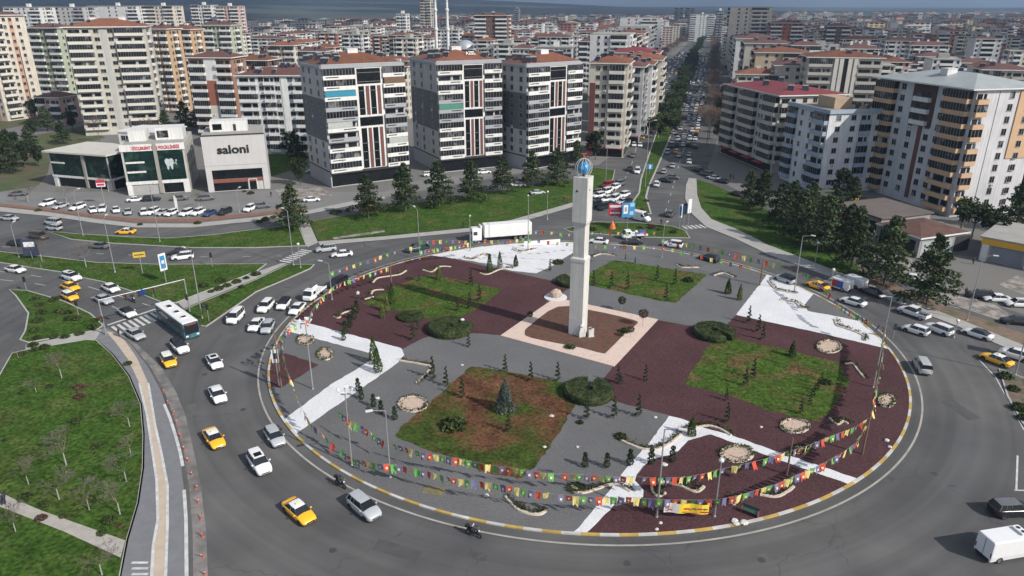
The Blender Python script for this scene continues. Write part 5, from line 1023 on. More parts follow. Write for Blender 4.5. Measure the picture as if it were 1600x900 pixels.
A=G(847,379,.8); m=MB(); m.box(-4.2,4.2,-.05,.05,-.55,.55); [m.tube((x,0,-.8),(x,0,.5),.04,.04,6) for x in (-4,0,4)]; tag(O('site_banner',m.mesh('b',whs),loc=A,rz=R_(12)),'long low white banner at the kerb behind the white terrace','banner')
q=G(1082,799); 
for i,(a_,b_,s_) in enumerate([(1032,819,.18),(1026,829,.2),(1147,816,.35),(1162,819,.4),(1024,654,.25),(862,652,.3),(851,700,.22),(590,624,.3),(723,511,.4),(1038,728,.35),(902,700,.2),(1385,690,.3),(1390,700,.25),(1150,820,.3),(1189,669,.2),(760,776,.25),(722,572,.22)]):
    q=G(a_,b_); m=MB(); r=random.Random(i); m.lathe([(s_,0),(s_*1.1,s_*.3),(s_*.6,s_*.6)],7); m.v=[(x*(1+r.uniform(-.3,.3)),y*(1+r.uniform(-.3,.3)),z) for x,y,z in m.v]
    tag(O('stone',m.mesh('stone',towm),loc=(q.x,q.y,.14 if i!=8 else 1.3)),'small pale stone lying loose' if i!=8 else 'white scrap lying on the hedge ring','stone','loose pale stones',True)
q=G(678,768); m=MB(); m.box(-1.2,1.2,-.7,.7,0,.03); m.box(-.9,1.0,-.5,.6,.03,.05); tag(O('ground_mat',m.mesh('mat',M('mat_olive',(.16,.14,.07),.9,.3,2)),loc=(q.x,q.y,.14),rz=-.2),'olive mat lying on grey paving behind the front kerb','mat')
# ---------------------------------------------------------------- buildings
fac=M('facade_paint',(.5,.5,.5),.85,.10,.25,.05,objcol=True,detail=7); trimp=M('facade_trim',(.6,.6,.58),.85,.08,.4); whp_=M('white_render',(.64,.64,.62),.8,.07,.3)
bglass=M('building_glass',(.012,.014,.018),.3,.5,.35,0,spec=.22,rand=.7,col2=(.11,.115,.115),thr=(.56,.66),detail=2); wframe=M('window_frame',(.30,.30,.29),.6,0,1)
curtain=M('curtain_glass',(.008,.010,.012),.1,.4,.4,0,spec=.35); dark=M('deep_recess',(.03,.03,.032),.9,0,1); rail=M('balcony_metal',(.30,.30,.30),.6,0,1)
tile=M('roof_tiles',(.20,.080,.048),.9,.25,.5,.5,col2=(.13,.07,.05),thr=(.42,.7),detail=9,rand=.2,spec=.2); tiled=M('roof_tiles_dark',(.11,.050,.042),.85,.22,1.1,.5); tiler=M('roof_maroon',(.19,.035,.04),.6,.12,.8,.2); metalr=M('roof_metal',(.33,.36,.36),.45,.12,.3); flat_=M('roof_flat',(.30,.29,.27),.9,.15,.4)
solar=M('solar_panel',(.02,.025,.035),.25,0,1)
CACHE={}
def winm(w_,h_,div=2):
    w_*=1.15; h_*=1.08
    k=('w',w_,h_,div)
    if k not in CACHE:
        m=MB(); f=.07; m.box(-w_/2,w_/2,-.06,0,0,f); m.box(-w_/2,w_/2,-.06,0,h_-f,h_); m.box(-w_/2,-w_/2+f,-.06,0,f,h_-f); m.box(w_/2-f,w_/2,-.06,0,f,h_-f)
        for i in range(1,div): x=-w_/2+w_*i/div; m.box(x-f*.4,x+f*.4,-.05,0,f,h_-f)
        m.box(-w_/2-.08,w_/2+.08,-.14,0,-.07,0); m.quad((-w_/2+f,-.012,f),(w_/2-f,-.012,f),(w_/2-f,-.012,h_-f),(-w_/2+f,-.012,h_-f),1)
        CACHE[k]=m.mesh('window',[wframe,bglass])
    return CACHE[k]
def balm(w_,pm,glazed,dep=1.2,fh=3.0,strip=None):
    k=('b',round(w_,1),pm.name,glazed,dep,fh,strip)
    if k not in CACHE:
        m=MB(); h=w_/2; ph=.98
        m.box(-h,h,-dep,0,-.16,.0,0); m.box(-h,h,-dep,-dep+.12,0,ph,0); m.box(-h,-h+.12,-dep+.12,0,0,ph,0); m.box(h-.12,h,-dep+.12,0,0,ph,0)
        if glazed==1:
            m.box(-h+.03,h-.03,-dep+.05,-dep+.08,ph,fh-.2,1)
            for s_ in (-1,1): m.box(s_*(h-.05)-.01,s_*(h-.05)+.01,-dep+.09,-.01,ph,fh-.2,1)
            n_=max(2,int(w_/.9))
            for i in range(n_+1): x=-h+.05+(w_-.1)*i/n_; m.box(x-.03,x+.03,-dep+.03,-dep+.05,ph,fh-.2,2)
        else:
            m.quad((-h*.86,-.02,.1),(h*.1,-.02,.1),(h*.1,-.02,2.25),(-h*.86,-.02,2.25),1); m.quad((h*.3,-.02,.9),(h*.85,-.02,.9),(h*.85,-.02,2.25),(h*.3,-.02,2.25),1); m.box(-h,h,-dep+.02,-dep+.07,ph+.12,ph+.17,2)
        if strip is not None:
            x0=-h*.85 if strip else h*.0; m.box(x0,x0+h*.8,-dep-.03,-dep-.003,.35,.62,3)
        CACHE[k]=m.mesh('balcony',[pm,bglass,rail,dark])
    return CACHE[k]
def frame(side,W,D):
    return {'front':((0,0),0,W),'left':((0,D),-math.pi/2,D),'right':((W,0),math.pi/2,D),'back':((W,D),math.pi,W)}[side]
acr=random.Random(5)
def ACM():
    if 'ac' not in CACHE:
        m=MB(); m.box(-.42,.42,-.42,-.08,0,.58); m.tube((-.1,-.425,.29),(-.1,-.44,.29),.22,.22,10,1); CACHE['ac']=m.mesh('air_conditioner',[trimp,dark])
    return CACHE['ac']
class Bld:
    def __init__(s,C,ang,W,D,h,col,label,name='apartment_block',cat='apartment block',group=None,base=4.2):
        s.W,s.D,s.h=W,D,h; s.t=O(name,None,loc=(C[0],C[1],0),rz=R_(ang)); tag(s.t,label,cat,group); s.cnt={}
        m=MB(); m.box(0,W,0,D,0,h); s.body=O('wall',m.mesh('wall',fac),s.t,color=col)
    def put(s,name,me,side,u,z,out=0.0,color=None,scale=None,mirror=False):
        (ox,oy),a,L_=frame(side,s.W,s.D); x=ox+math.cos(a)*u+math.sin(a)*out; y=oy+math.sin(a)*u-math.cos(a)*out
        s.cnt[name]=s.cnt.get(name,0)+1
        if s.cnt[name]>100:
            s.over=getattr(s,'over',{}); s.over.setdefault(name,[]).append((me,x,y,z,a)); return None
        return O(name,me,s.t,loc=(x,y,z),rz=a,color=color,scale=scale)
    def panel(s,name,side,u0,u1,z0,z1,mat,th=.06,out=0.0,color=None):
        m=MB(); m.box(0,u1-u0,-th-out,-out if out else 0,0,z1-z0); return s.put(name,m.mesh(name,mat),side,u0,z0,0,color)
    def windows(s,side,us,rows,z0,fh,w_=1.3,h_=1.45,sill=.95,out=.0,div=2,skip=()):
        for r in range(rows):
            for i,u in enumerate(us):
                if (r,i) in skip: continue
                s.put('window',winm(w_,h_,div),side,u,z0+r*fh+sill,out)
                if acr.random()<.09: s.put('air_conditioner',ACM(),side,u+.2,z0+r*fh+sill-.85,out)
    def balconies(s,side,u,w_,rows,z0,fh,pms,glz=.5,dep=1.2,strip=False,seed=0):
        r_=random.Random(seed+int(u*10))
        for r in range(rows):
            pm=pms[r] if isinstance(pms,list) else pms
            g=1 if r_.random()<glz else 0
            s.put('balcony',balm(w_,pm,g,dep,fh,(r_.random()<.5) if strip else None),side,u,z0+r*fh)
    def flush(s):
        for nm,l_ in getattr(s,'over',{}).items():
            m=MB(); mats=[]
            for me,x,y,z,a in l_:
                T=Matrix.Translation((x,y,z))@Matrix.Rotation(a,4,'Z')
                for mt in me.materials:
                    if mt not in mats: mats.append(mt)
                for f in me.polygons: m.add([T@me.vertices[i].co for i in f.vertices],[tuple(range(len(f.vertices)))],mats.index(me.materials[f.material_index]))
            o=O(nm,m.mesh(nm,mats),s.t); o['kind']='stuff'
    def hip(s,mat,oh=.8,rise=2.6,z=None,fascia=trimp,x0=0,x1=None,y0=0,y1=None):
        z=s.h if z is None else z; x1=s.W if x1 is None else x1; y1=s.D if y1 is None else y1; X0,X1,Y0,Y1=x0-oh,x1+oh,y0-oh,y1+oh; k=min(X1-X0,Y1-Y0)/2*.999
        m=MB(); m.box(X0,X1,Y0,Y1,z+.003,z+.35); O('eaves',m.mesh('eaves',fascia),s.t)
        m=MB(); zz=z+.353; A=[(X0+.05,Y0+.05,zz),(X1-.05,Y0+.05,zz),(X1-.05,Y1-.05,zz),(X0+.05,Y1-.05,zz)]
        if X1-X0>Y1-Y0: B=[(X0+k,(Y0+Y1)/2,zz+rise),(X1-k,(Y0+Y1)/2,zz+rise)]; fs=[(0,1,5,4),(1,2,5),(2,3,4,5),(3,0,4),(0,3,2,1)]
        else: B=[((X0+X1)/2,Y0+k,zz+rise),((X0+X1)/2,Y1-k,zz+rise)]; fs=[(0,1,4),(1,2,5,4),(2,3,5),(3,0,4,5),(0,3,2,1)]
        m.add(A+B,fs); s.roof=O('roof',m.mesh('roof',mat),s.t); return s.roof
    def chimney(s,x,y,z,w_=1.2,h_=1.5,mat=whp_,nm='chimney'):
        m=MB(); m.box(-w_/2,w_/2,-w_*.4,w_*.4,0,h_); m.box(-w_/2-.1,w_/2+.1,-w_*.4-.1,w_*.4+.1,h_,h_+.15); O(nm,m.mesh(nm,mat),s.t,loc=(x,y,z))
    def solars(s,n_,z,seed=0,x0=1,x1=None,y0=1,y1=None):
        r=random.Random(seed); x1=x1 or s.W-1; y1=y1 or s.D-1
        if 'sol' not in CACHE:
            m=MB(); T=Matrix.Rotation(R_(40),4,'X'); m.box(-1,1,-.9,.9,0,.06,0,T); m.tube((-.9,.75,.85),(.9,.75,.85),.25,.25,8,1); m.tube((-.9,.7,-.3),(-.9,.7,.8),.03,.03,4,1); m.tube((.9,.7,-.3),(.9,.7,.8),.03,.03,4,1); CACHE['sol']=m.mesh('solar_heater',[solar,rail])
        for i in range(n_):
            x=r.uniform(x0,x1); y=r.uniform(y0,y1); e=min(x+.8,s.W+.8-x,y+.8,s.D+.8-y); k=min(s.W,s.D)/2+.8
            O('solar_heater',CACHE['sol'],s.t,loc=(x,y,z+.6+2.6*e/k*.97),rz=R_(r.choice([-20,-35,-28])-math.degrees(s.t.rotation_euler.z)*.5))
def text(parent,txt,loc,size,mat,rot=(math.pi/2,0,0),ext=.06,bold=0.0,name='lettering',width=None):
    cu=bpy.data.curves.new('t','FONT'); cu.body=txt; cu.size=size; cu.extrude=ext; cu.offset=bold; cu.align_x='CENTER'; cu.resolution_u=3
    o=bpy.data.objects.new('t',cu); sc.collection.objects.link(o); bpy.context.view_layer.update(); me=bpy.data.meshes.new_from_object(o.evaluated_get(bpy.context.evaluated_depsgraph_get())); bpy.data.objects.remove(o)
    me.materials.clear(); me.materials.append(mat)
    if width:
        xs_=[v.co.x for v in me.vertices]; k=width/(max(xs_)-min(xs_))
        for v in me.vertices: v.co.x*=k
    return O(name,me,parent,loc=loc,rot=rot)
gdk=M('cladding_dark',(.10,.105,.115),.75,.10,.5); glt=M('cladding_grey',(.30,.31,.33),.8,.06,.5); bst=M('brown_strip',(.13,.045,.04),.6,.1,1)
streak(fac); streak(whp_)
# three matching towers
def tower3(C,ang,W,D,h,label,seed,pitch,name=None):
    b=Bld(C,ang,W,D,h,(.40,.40,.40),label,group='dark and white towers'); fh=(h-4.6-.6)/10; z0=4.6; r=random.Random(seed)
    b.panel('shopfront','front',.3,W-.3,.3,3.9,curtain,.10); b.panel('shop_canopy','front',0,W,3.95,4.5,dark,1.0)
    lo,hi=z0+3*fh,z0+7*fh+.3
    b.panel('dark_cladding','left',0,D,lo,hi,gdk,.05); b.panel('base_cladding','left',0,D,.2,4.4,glt,.05); b.panel('cornice','left',0,D,4.45,4.75,dark,.12)
    for s_,z in (('front',h-.75),('left',h-.75)): b.panel('parapet_band',s_,-.2 if s_=='front' else -.0,(W if s_=='front' else D)+.2,h-.7,h+.1,glt,.45)
    b.windows('left',[D*.17,D*.45,D*.80],10,z0,fh,1.25,1.5,out=.052); b.windows('right',[D*.3,D*.7],10,z0,fh,1.3,1.5)
    a1,a2,c1,c2,e1=W*.0,W*.38,W*.40,W*.70,W*.72
    pm=lambda k:[whp_ if (i in (0,1,2,7,8,9) or (i+k)%5==0) else glt for i in range(10)]
    b.balconies('front',(a1+a2)/2,a2-a1,10,z0,fh,pm(seed),.72,1.15,True,seed); b.balconies('front',(e1+W)/2,W-e1,10,z0,fh,pm(seed+1),.72,1.15,True,seed+5)
    b.panel('white_frame','front',c1-.5,c2+.6,z0,h-.8,whp_,.5)
    def cw(z1,z2,cols_,nm='curtain_wall'):
        for u0,u1,mt in cols_: b.panel(nm if mt is curtain else 'brown_fin','front',u0,u1,z1,z2,mt,.03 if mt is curtain else .12,.505)
    full=[(c1+.15,c2-.1,curtain)]; w1=(c2-c1)/9
    cols_=[(c1+.35,c1+.35+w1*2.1,curtain),(c1+.35+w1*2.7,c1+.35+w1*3.9,bst),(c1+.35+w1*4.4,c1+.35+w1*6.4,curtain),(c1+.35+w1*7.0,c1+.35+w1*8.2,bst)]
    cw(z0+.2,z0+fh*4.1,cols_); cw(z0+fh*4.3,z0+fh*5.2,full); cw(z0+fh*5.4,z0+fh*8.2,cols_) ; cw(z0+fh*8.4,h-1.0,full)
    for k in range(1,12):
        if k not in(4,8): b.panel('mullion','front',c1+.3,c2-.2,z0+fh*k*.86,z0+fh*k*.86+.07,rail,.02,.55)
    b.hip(tile,.7,2.7,z=h+.1,fascia=glt,x0=.8,x1=W-.8,y0=.8,y1=D-.8); b.chimney(W*.52,D*.5,h+2.2,3.2,1.7,whp_,'roof_hut'); b.solars(9,h+.1,seed,x1=W*.35); b.solars(5,h+.1,seed+9,x0=W*.72)
    b.flush(); return b
def fitW(C,ang,h,pxr):   # length along the front so that its far top corner stands where the photo shows it
    lo,hi=2,70; c,s_=math.cos(R_(ang)),math.sin(R_(ang)); inc=P((C[0]+c*30,C[1]+s_*30,h))[0]>P((C[0],C[1],h))[0]
    for _ in range(40):
        m_=(lo+hi)/2; v=P((C[0]+c*m_,C[1]+s_*m_,h))[0]
        if (v<pxr)==inc: lo=m_
        else: hi=m_
    return lo
def quick(C,ang,h,pr,pl): return fitW(C,ang,h,pr),fitW(C,ang+90,h,pl)
C=(-53.6,209.5); W,D=quick(C,33,35,629,467); b=tower3(C,33,W,D,34.6,'tower with one turquoise glazed balcony, leftmost of the three dark and white towers',1,0)
fh=(34.6-5.2)/10; b.panel('turquoise_screen','front',.15,b.W*.37,4.6+7*fh+1.0,4.6+8*fh-.25,M('turquoise_blind',(.02,.20,.30),.6,.1,1),.05,1.17); b.panel('brown_blind','front',b.W*.73,b.W-.15,4.6+8*fh+1.0,4.6+9*fh-.25,M('brown_blind',(.13,.075,.04),.6,.1,1),.05,1.17); b.panel('pale_blind','front',.15,b.W*.3,4.6+4*fh+1.0,4.6+5*fh-.25,M('pale_blind',(.35,.38,.36),.6,.1,1),.05,1.17); b.panel('pale_blind','front',b.W*.75,b.W-.15,4.6+2*fh+1.0,4.6+3*fh-.25,M('pale_blind',(.35,.38,.36),.6,.1,1),.05,1.17)
C=(-23.3,230); W,D=quick(C,27,34,782,640); b=tower3(C,27,W,D,34.2,'middle one of the three dark and white towers, four white roof letters',2,0)
b.panel('green_blind','front',.15,b.W*.37,4.6+5*2.9+1.0,4.6+6*2.9-.25,M('green_blind',(.05,.20,.14),.6,.1,1),.05,1.17); text(b.t,'AZEL',(b.W*.62,b.D*.18,36.0),1.5,whp_,(R_(62),0,0),.05,.03)
C=(4.6,234); W,D=quick(C,38,33,908,782); tower3(C,38,W,D,33.2,'rightmost of the three dark and white towers, behind the pines',3,0)
# turquoise glazing on the first tower
# letter-sign shop
C=(-88.0,203.8); b=Bld(C,17,17.0,17,16.1,(.48,.47,.46),'grey shop block with large black letters saloni over a wide dark shopfront','shop_building','shop'); sh=M('shop_panels',(.47,.46,.455),.7,.05,.3)
b.panel('upper_panel','front',0,17,7.6,16.0,sh,.12); b.panel('top_trim','front',-.05,17.05,16.0,16.35,dark,.2)
for k in range(1,9): b.panel('panel_joint','front',17*k/9-.02,17*k/9+.02,7.7,15.9,M('joint',(.33,.32,.31),.8,0,1),.01,.122)
for u0,u1,z0,z1 in ((0,1.6,0,7.5),(15.4,17,0,7.5),(1.6,15.4,6.3,7.5)): b.panel('portal_frame','front',u0,u1,z0,z1,sh,.25)
b.panel('upper_glazing','front',1.6,15.4,3.6,6.3,curtain,.03); b.panel('red_fascia','front',1.6,15.4,2.55,3.55,M('red_brown_fascia',(.20,.07,.045),.6,.15,1),.1); b.panel('shop_window','front',1.6,11,.2,2.5,curtain,.04); b.panel('entrance_door','front',11.4,13.4,.1,2.9,curtain,.08); b.panel('door_frame','front',11.2,11.4,.1,3.1,whp_,.16); b.panel('door_frame','front',13.4,13.6,.1,3.1,whp_,.16); b.panel('door_frame','front',11.2,13.6,3.1,3.3,whp_,.16)
text(b.t,'saloni',(8.2,-.2,11.0),3.3,M('letter_black',(.012,.012,.012),.5,0,1),ext=.1,bold=.085,width=8.6)
m=MB(); m.box(.3,16.7,.3,16.7,16.1,16.25); O('roof',m.mesh('roof',flat_),b.t)
m=MB(); m.box(2.2,12.5,6,12,16.26,19.2); O('roof_room',m.mesh('rr',whp_),b.t); m=MB(); m.box(3,5.5,5.93,5.99,16.8,18.5); O('roof_window',m.mesh('rw',bglass),b.t); m=MB(); m.box(8.6,9.4,5.93,5.99,16.4,18.3); O('roof_door',m.mesh('rd',dark),b.t)
# dental clinic
C=(-109.3,200.0); W=16.4; b=Bld(C,17,W,22,14,(.46,.45,.42),'green glass clinic with a red lettered white sign band and a tooth figure','clinic_building','clinic')
gg=M('green_curtain_glass',(.005,.020,.017),.1,.5,.35,0,spec=.35,col2=(.02,.05,.04),thr=(.55,.62))
b.panel('sign_band','front',-.2,W+.2,12.4,14.3,whp_,.3); text(b.t,'DİCLEKENT DİŞ POLİKLİNİĞİ',(W*.56,-.36,12.85),1.15,M('letter_red',(.45,.02,.05),.5,0,1),ext=.05,bold=.03,width=12.2)
b.panel('glass_front','front',.6,8.3,3.9,12.4,gg,.08); b.panel('glass_front','front',9.3,W-.5,3.9,12.4,gg,.08)
for k in range(1,8): b.panel('mullion','front',.6,W-.5,3.9+k*1.06,3.94+k*1.06,dark,.02,.085)
for k in list(range(1,5)): b.panel('mullion','front',.6+k*1.55,.64+k*1.55,3.9,12.4,dark,.02,.09); b.panel('mullion','front',9.3+k*1.35,9.34+k*1.35,3.9,12.4,dark,.02,.09)
b.panel('pilaster','front',8.35,9.25,.2,14.9,M('pilaster',(.27,.26,.23),.85,.1,.6),.5)
for z in (9.0,6.3): b.panel('white_bar','front',.7,5.6,z,z+.5,whp_,.22)
b.panel('lower_band','front',-.1,W,3.0,3.85,whp_,.35); b.panel('shop_window','front',1.4,8,.2,2.9,M('shutter',(.33,.33,.32),.6,.1,1),.04); b.panel('shop_window','front',9.5,W-1.7,.2,2.9,curtain,.04); b.panel('corner_pier','front',0,1.3,.0,3,whp_,.3); b.panel('corner_pier','front',W-1.6,W,.0,3,whp_,.3)
m=MB()   # tooth figure sticker, a flat relief
def disc(cx,cz,rx,rz_,y=0): m.loft([[(cx+rx*math.cos(2*math.pi*i/16),y-.03*k,cz+rz_*math.sin(2*math.pi*i/16)) for i in range(16)] for k in (0,1)])
m.loft([[(x_,-.03*k,z_) for x_,z_ in ((-1.15,.9),(-.75,1.35),(-.3,1.3),(0,1.1),(.3,1.3),(.75,1.35),(1.15,.9),(1.12,.1),(.85,-.6),(.75,-1.6),(.5,-1.9),(.3,-1.5),(.15,-.75),(-.15,-.75),(-.3,-1.5),(-.5,-1.9),(-.75,-1.6),(-.85,-.6),(-1.12,.1))] for k in (0,1)]); m.box(1.1,1.75,-.04,-.01,-.1,.1); m.box(1.68,1.82,-.045,-.005,-.5,1.0); m.box(1.82,2.05,-.045,-.005,.6,1.0)
O('tooth_figure',m.mesh('tooth',M('sticker',(.42,.46,.47),.7,.1,1),recalc=True),b.t,loc=(12.0,-.12,8.6))
m=MB(); m.box(.4,W-.4,.4,21.6,14.0,14.15); O('roof',m.mesh('roof',flat_),b.t); m=MB(); m.box(W-8,W-.6,7,14,14.16,17.5); m.box(1.5,6,6,13,14.16,17.2); O('roof_room',m.mesh('rr',whp_),b.t); m=MB(); m.box(W-7.5,W-4.5,6.93,6.99,14.8,16.8); O('roof_window',m.mesh('rw',bglass),b.t)
b.windows('right',[3,8,13,18],3,3.9,2.9,1.4,1.4)
# low glass pavilion
C=(-137.3,211.9); W=21.5; b=Bld(C,-17,W,15,10.2,(.43,.42,.40),'low dark glass block with a broad pale roof left of the clinic','glass_building','office building')
b.panel('glass_front','front',.4,W*.56,3.5,9.9,gg,.08); b.panel('glass_front','front',W*.62,W-.3,3.5,9.9,gg,.08); b.panel('glass_side','right',.3,14.7,3.5,9.9,gg,.08); b.panel('pilaster','front',W*.57,W*.61,.2,10.4,M('pilaster',(.27,.26,.23),.85,.1,.6),.4); b.panel('lower_band','front',0,W,2.9,3.5,whp_,.3); b.panel('lower_band','right',0,15,2.9,3.5,whp_,.3); b.panel('white_bar','front',.5,5.5,7.0,7.45,whp_,.25)
b.panel('shop_window','front',2.2,W-1.8,.2,2.8,curtain,.04); b.panel('shop_window','right',1,14,.2,2.8,curtain,.04); b.panel('corner_pier','front',.2,1.6,0,2.9,whp_,.2)
m=MB(); m.box(-1.2,W+.8,-1.0,15.6,10.2,10.65); O('roof',m.mesh('roof',M('roof_cream',(.50,.48,.43),.85,.08,.5)),b.t)
# white annex behind
b=Bld((-121,222),-10,15,12,14.5,(.6,.6,.58),'white flat roofed annex behind the clinic and the glass block','annex_building','house'); b.windows('front',[1.6,3.2,4.8,9,10.6,12.4],1,11.3,3,1.3,1.4,.6); m=MB(); m.box(-.4,15.4,-.4,12.4,14.5,14.8); O('roof',m.mesh('roof',whp_),b.t)
# big beige block
C=(-178,302); W=29; D=23; h=42.5; b=Bld(C,19,W,D,h,(.46,.44,.38),'broad beige thirteen storey block with white banded balconies and red roof'); cream=M('cream_render',(.55,.53,.48),.85,.07,.4); n_=13; fh=(h-2.5)/n_
b.balconies('front',5,8.6,n_,2.5,fh,cream,.45,1.3,seed=2); b.balconies('front',23.2,10.6,n_,2.5,fh,cream,.35,1.3,seed=3); b.windows('front',[11.3,16.3],n_,2.5,fh,1.7,1.4); b.panel('stair_band','front',13,14.6,2.5,h-.5,M('greyish',(.38,.38,.37),.8,.06,.4),.12)
b.windows('right',[2.5,D-2.5],n_,2.5,fh,1.1,1.4); b.balconies('right',D*.42,6.5,n_,2.5,fh,cream,.3,1.2,seed=4); b.panel('side_fin','right',.0,1.6,0,h,M('greyish2',(.36,.355,.34),.8,.06,.4),.5); b.panel('side_fin','right',14.6,17,0,h,M('greyish2',(.36,.355,.34),.8,.06,.4),.9)
b.hip(tile,1.0,3.0); b.chimney(9,12,h+2.2,2.5,1.5); b.chimney(20,12,h+2.2,2.5,1.5); b.solars(7,h,3); b.flush()
# left edge tower
b=Bld((-262,352),-20,26,20,46.5,(.55,.50,.42),'tall cream and salmon tower cut by the left edge of the photo'); n_=14; fh=3.2; sal=M('salmon_render',(.45,.27,.18),.85,.07,.4); b.balconies('front',5,8,n_,1.5,fh,cream,.2,1.2,seed=1); b.panel('salmon_band','front',17.5,22.5,0,45,sal,.1); b.windows('front',[12,19,21.3,24.5],n_,1.5,fh,1.2,1.4,out=.1); b.panel('salmon_band','right',11.6,13.6,0,45,sal,.1); b.panel('dark_band','right',13.7,14.1,0,33,bst,.12); b.balconies('right',4.5,6.5,n_,1.5,fh,cream,.3,1.2,seed=9); b.windows('right',[9.5,12.6,16.2],n_,1.5,fh,1.3,1.4,out=.1); b.hip(tiled,.9,2.4); b.flush()
# white balcony blocks behind the letter shop
b=Bld((-97,262),0,31,15,27.5,(.55,.56,.57),'white eight storey block with full width balconies behind the letter sign shop'); n_=9; fh=2.95
b.balconies('front',3.5,6.5,n_,1,fh,whp_,.3,1.2,seed=5); b.windows('front',[8.3,14.0,18.6],n_,1,fh,1.6,1.4); b.balconies('front',11.1,3.8,n_,1,fh,whp_,.3,1.0,seed=6); b.balconies('front',24.8,10.5,n_,1,fh,whp_,.35,1.3,seed=7); b.panel('white_pier','front',15.4,17.4,0,27.3,whp_,.2); b.windows('left',[4,8,12],n_,1,fh); b.hip(tiled,.9,2.2); b.solars(10,27.5,8); b.flush()
# right: white and pale blue block
C=(88.2,202.5); bl=M('pale_blue_render',(.30,.36,.43),.85,.07,.4); wb=(.58,.59,.61); h=22.8
W,D=quick(C,12,h,1384,1234); b=Bld(C,12,W,D,h,wb,'white block with pale blue balconies on the right hand side',base=3); n_=7; fh=(h-1.6)/n_
b.windows('front',[W*.17,W*.44],n_,1.4,fh,1.35,1.4); b.balconies('front',W*.66,W*.19,n_,1.4,fh,bl,.5,.7,seed=3); b.windows('front',[W*.9],n_,1.4,fh,1.3,1.4)
b.balconies('left',D*.84,D*.30,n_,1.4,fh,bl,.45,1.3,seed=4); b.windows('left',[D*.36,D*.58],n_,1.4,fh,1.0,1.4); b.balconies('left',D*.13,D*.22,n_,1.4,fh,bl,.4,1.0,seed=5)
for s_,L_ in (('front',W),('left',D)): b.panel('cornice','front' if s_=='front' else 'left',-.3,L_+.3,h-.3,h+.8,bl,.5)
m=MB(); m.box(.5,W-.5,.5,D-.5,h,h+.2); O('roof',m.mesh('roof',M('roof_brown',(.28,.22,.16),.9,.2,.5)),b.t); m=MB(); m.box(W*.30,W*.62,D*.3,D*.7,h+.2,h+3.3); O('roof_room',m.mesh('rr',M('tan_room',(.38,.29,.20),.85,.1,.5)),b.t)
r=random.Random(3)
for k in range(9): m=MB(); m.lathe([(.5,0),(.5,1.0),(.1,1.25)],8); O('water_tank',m.mesh('tank',[M('tank_dark',(.05,.05,.05),.5,0,1),M('tank_sand',(.4,.3,.18),.6,0,1)][k%2]),b.t,loc=(W*(.66+.3*r.random()),D*(.15+.7*r.random()),h+.2))
b.flush()
# right: tan, white and brown block
C=(112.0,177.5); h=31.5; W,D=quick(C,13,h,1592,1376); W=max(W,13)+0; tanr=M('tan_render',(.50,.33,.20),.85,.07,.4); b=Bld(C,13,W+7,D,h,(.52,.52,.53),'tall white block with tan balconies and a dark brown centre panel'); n_=10; fh=(h-1.6)/n_; brn=M('dark_brown_render',(.07,.035,.03),.85,.1,.4)
b.balconies('left',D*.86,D*.22,n_,1.4,fh,tanr,.5,1.6,seed=6); b.balconies('left',D*.12,D*.22,n_,1.4,fh,tanr,.5,1.6,seed=7); b.panel('brown_panel','left',D*.40,D*.64,h-fh*3.6,h-.2,brn,.22); b.panel('brown_strip','left',D*.52,D*.56,1.4,h-fh*3.6,M('red_brown',(.14,.05,.04),.8,.1,.5),.2)
b.windows('left',[D*.29,D*.71],n_,1.4,fh,1.45,1.5); b.windows('left',[D*.43,D*.61],7,1.4,fh,1.45,1.5)
for r_ in range(3): b.put('balcony',balm(5.6,whp_,0,1.0,fh,None),'left',D*.52,h-fh*3.45+r_*fh,.22)
b.balconies('front',1.6,3.2,n_,1.4,fh,tanr,.5,.9,seed=8); b.windows('front',[W*.80],n_,1.4,fh,1.3,1.6); b.panel('joint_line','front',W*.50,W*.50+.12,0,h-.3,dark,.05); b.panel('tan_wing','front',W*.97,W+7,h*.46,h-.2,tanr,.25); b.windows('front',[W+2.5],n_,1.4,fh,1.3,1.5,out=.26)
b.hip(metalr,.9,2.6,x0=-1.2); b.chimney(W*.5,D*.5,h+2,3,1.6); b.flush()
# right: maroon roofed curved avenue block, in three staggered parts
C=(83.5,229); h=24.3; D=37; W=22; beige=M('beige_render',(.42,.40,.36),.85,.08,.4); b=Bld(C,10,W,D,h,(.47,.45,.42),'long grey beige block with maroon roof along the right of the avenue'); n_=7; fh=(h-3.6)/n_
b.balconies('left',D*.88,D*.22,n_,3.4,fh,beige,.75,1.4,seed=1); b.balconies('left',D*.50,D*.26,n_,3.4,fh,beige,.75,1.4,seed=2); b.balconies('left',D*.12,D*.22,n_,3.4,fh,beige,.7,1.4,seed=3); b.windows('left',[D*.28,D*.33,D*.68,D*.73],n_,3.4,fh,1.0,1.3); b.balconies('front',3,5.5,n_,3.4,fh,beige,.4,1.2,seed=4); b.windows('front',[8.5,12,16],n_,3.4,fh); b.hip(tiler,1.0,2.0); b.solars(5,h,4); b.panel('shopfront','left',.5,D-.5,.2,2.8,curtain,.08)
for k in range(4): b.panel('awning','left',3+k*8.5,8+k*8.5,2.7,2.85,M('awning_red',(.35,.02,.035),.7,.1,1),2.6)
b.flush()
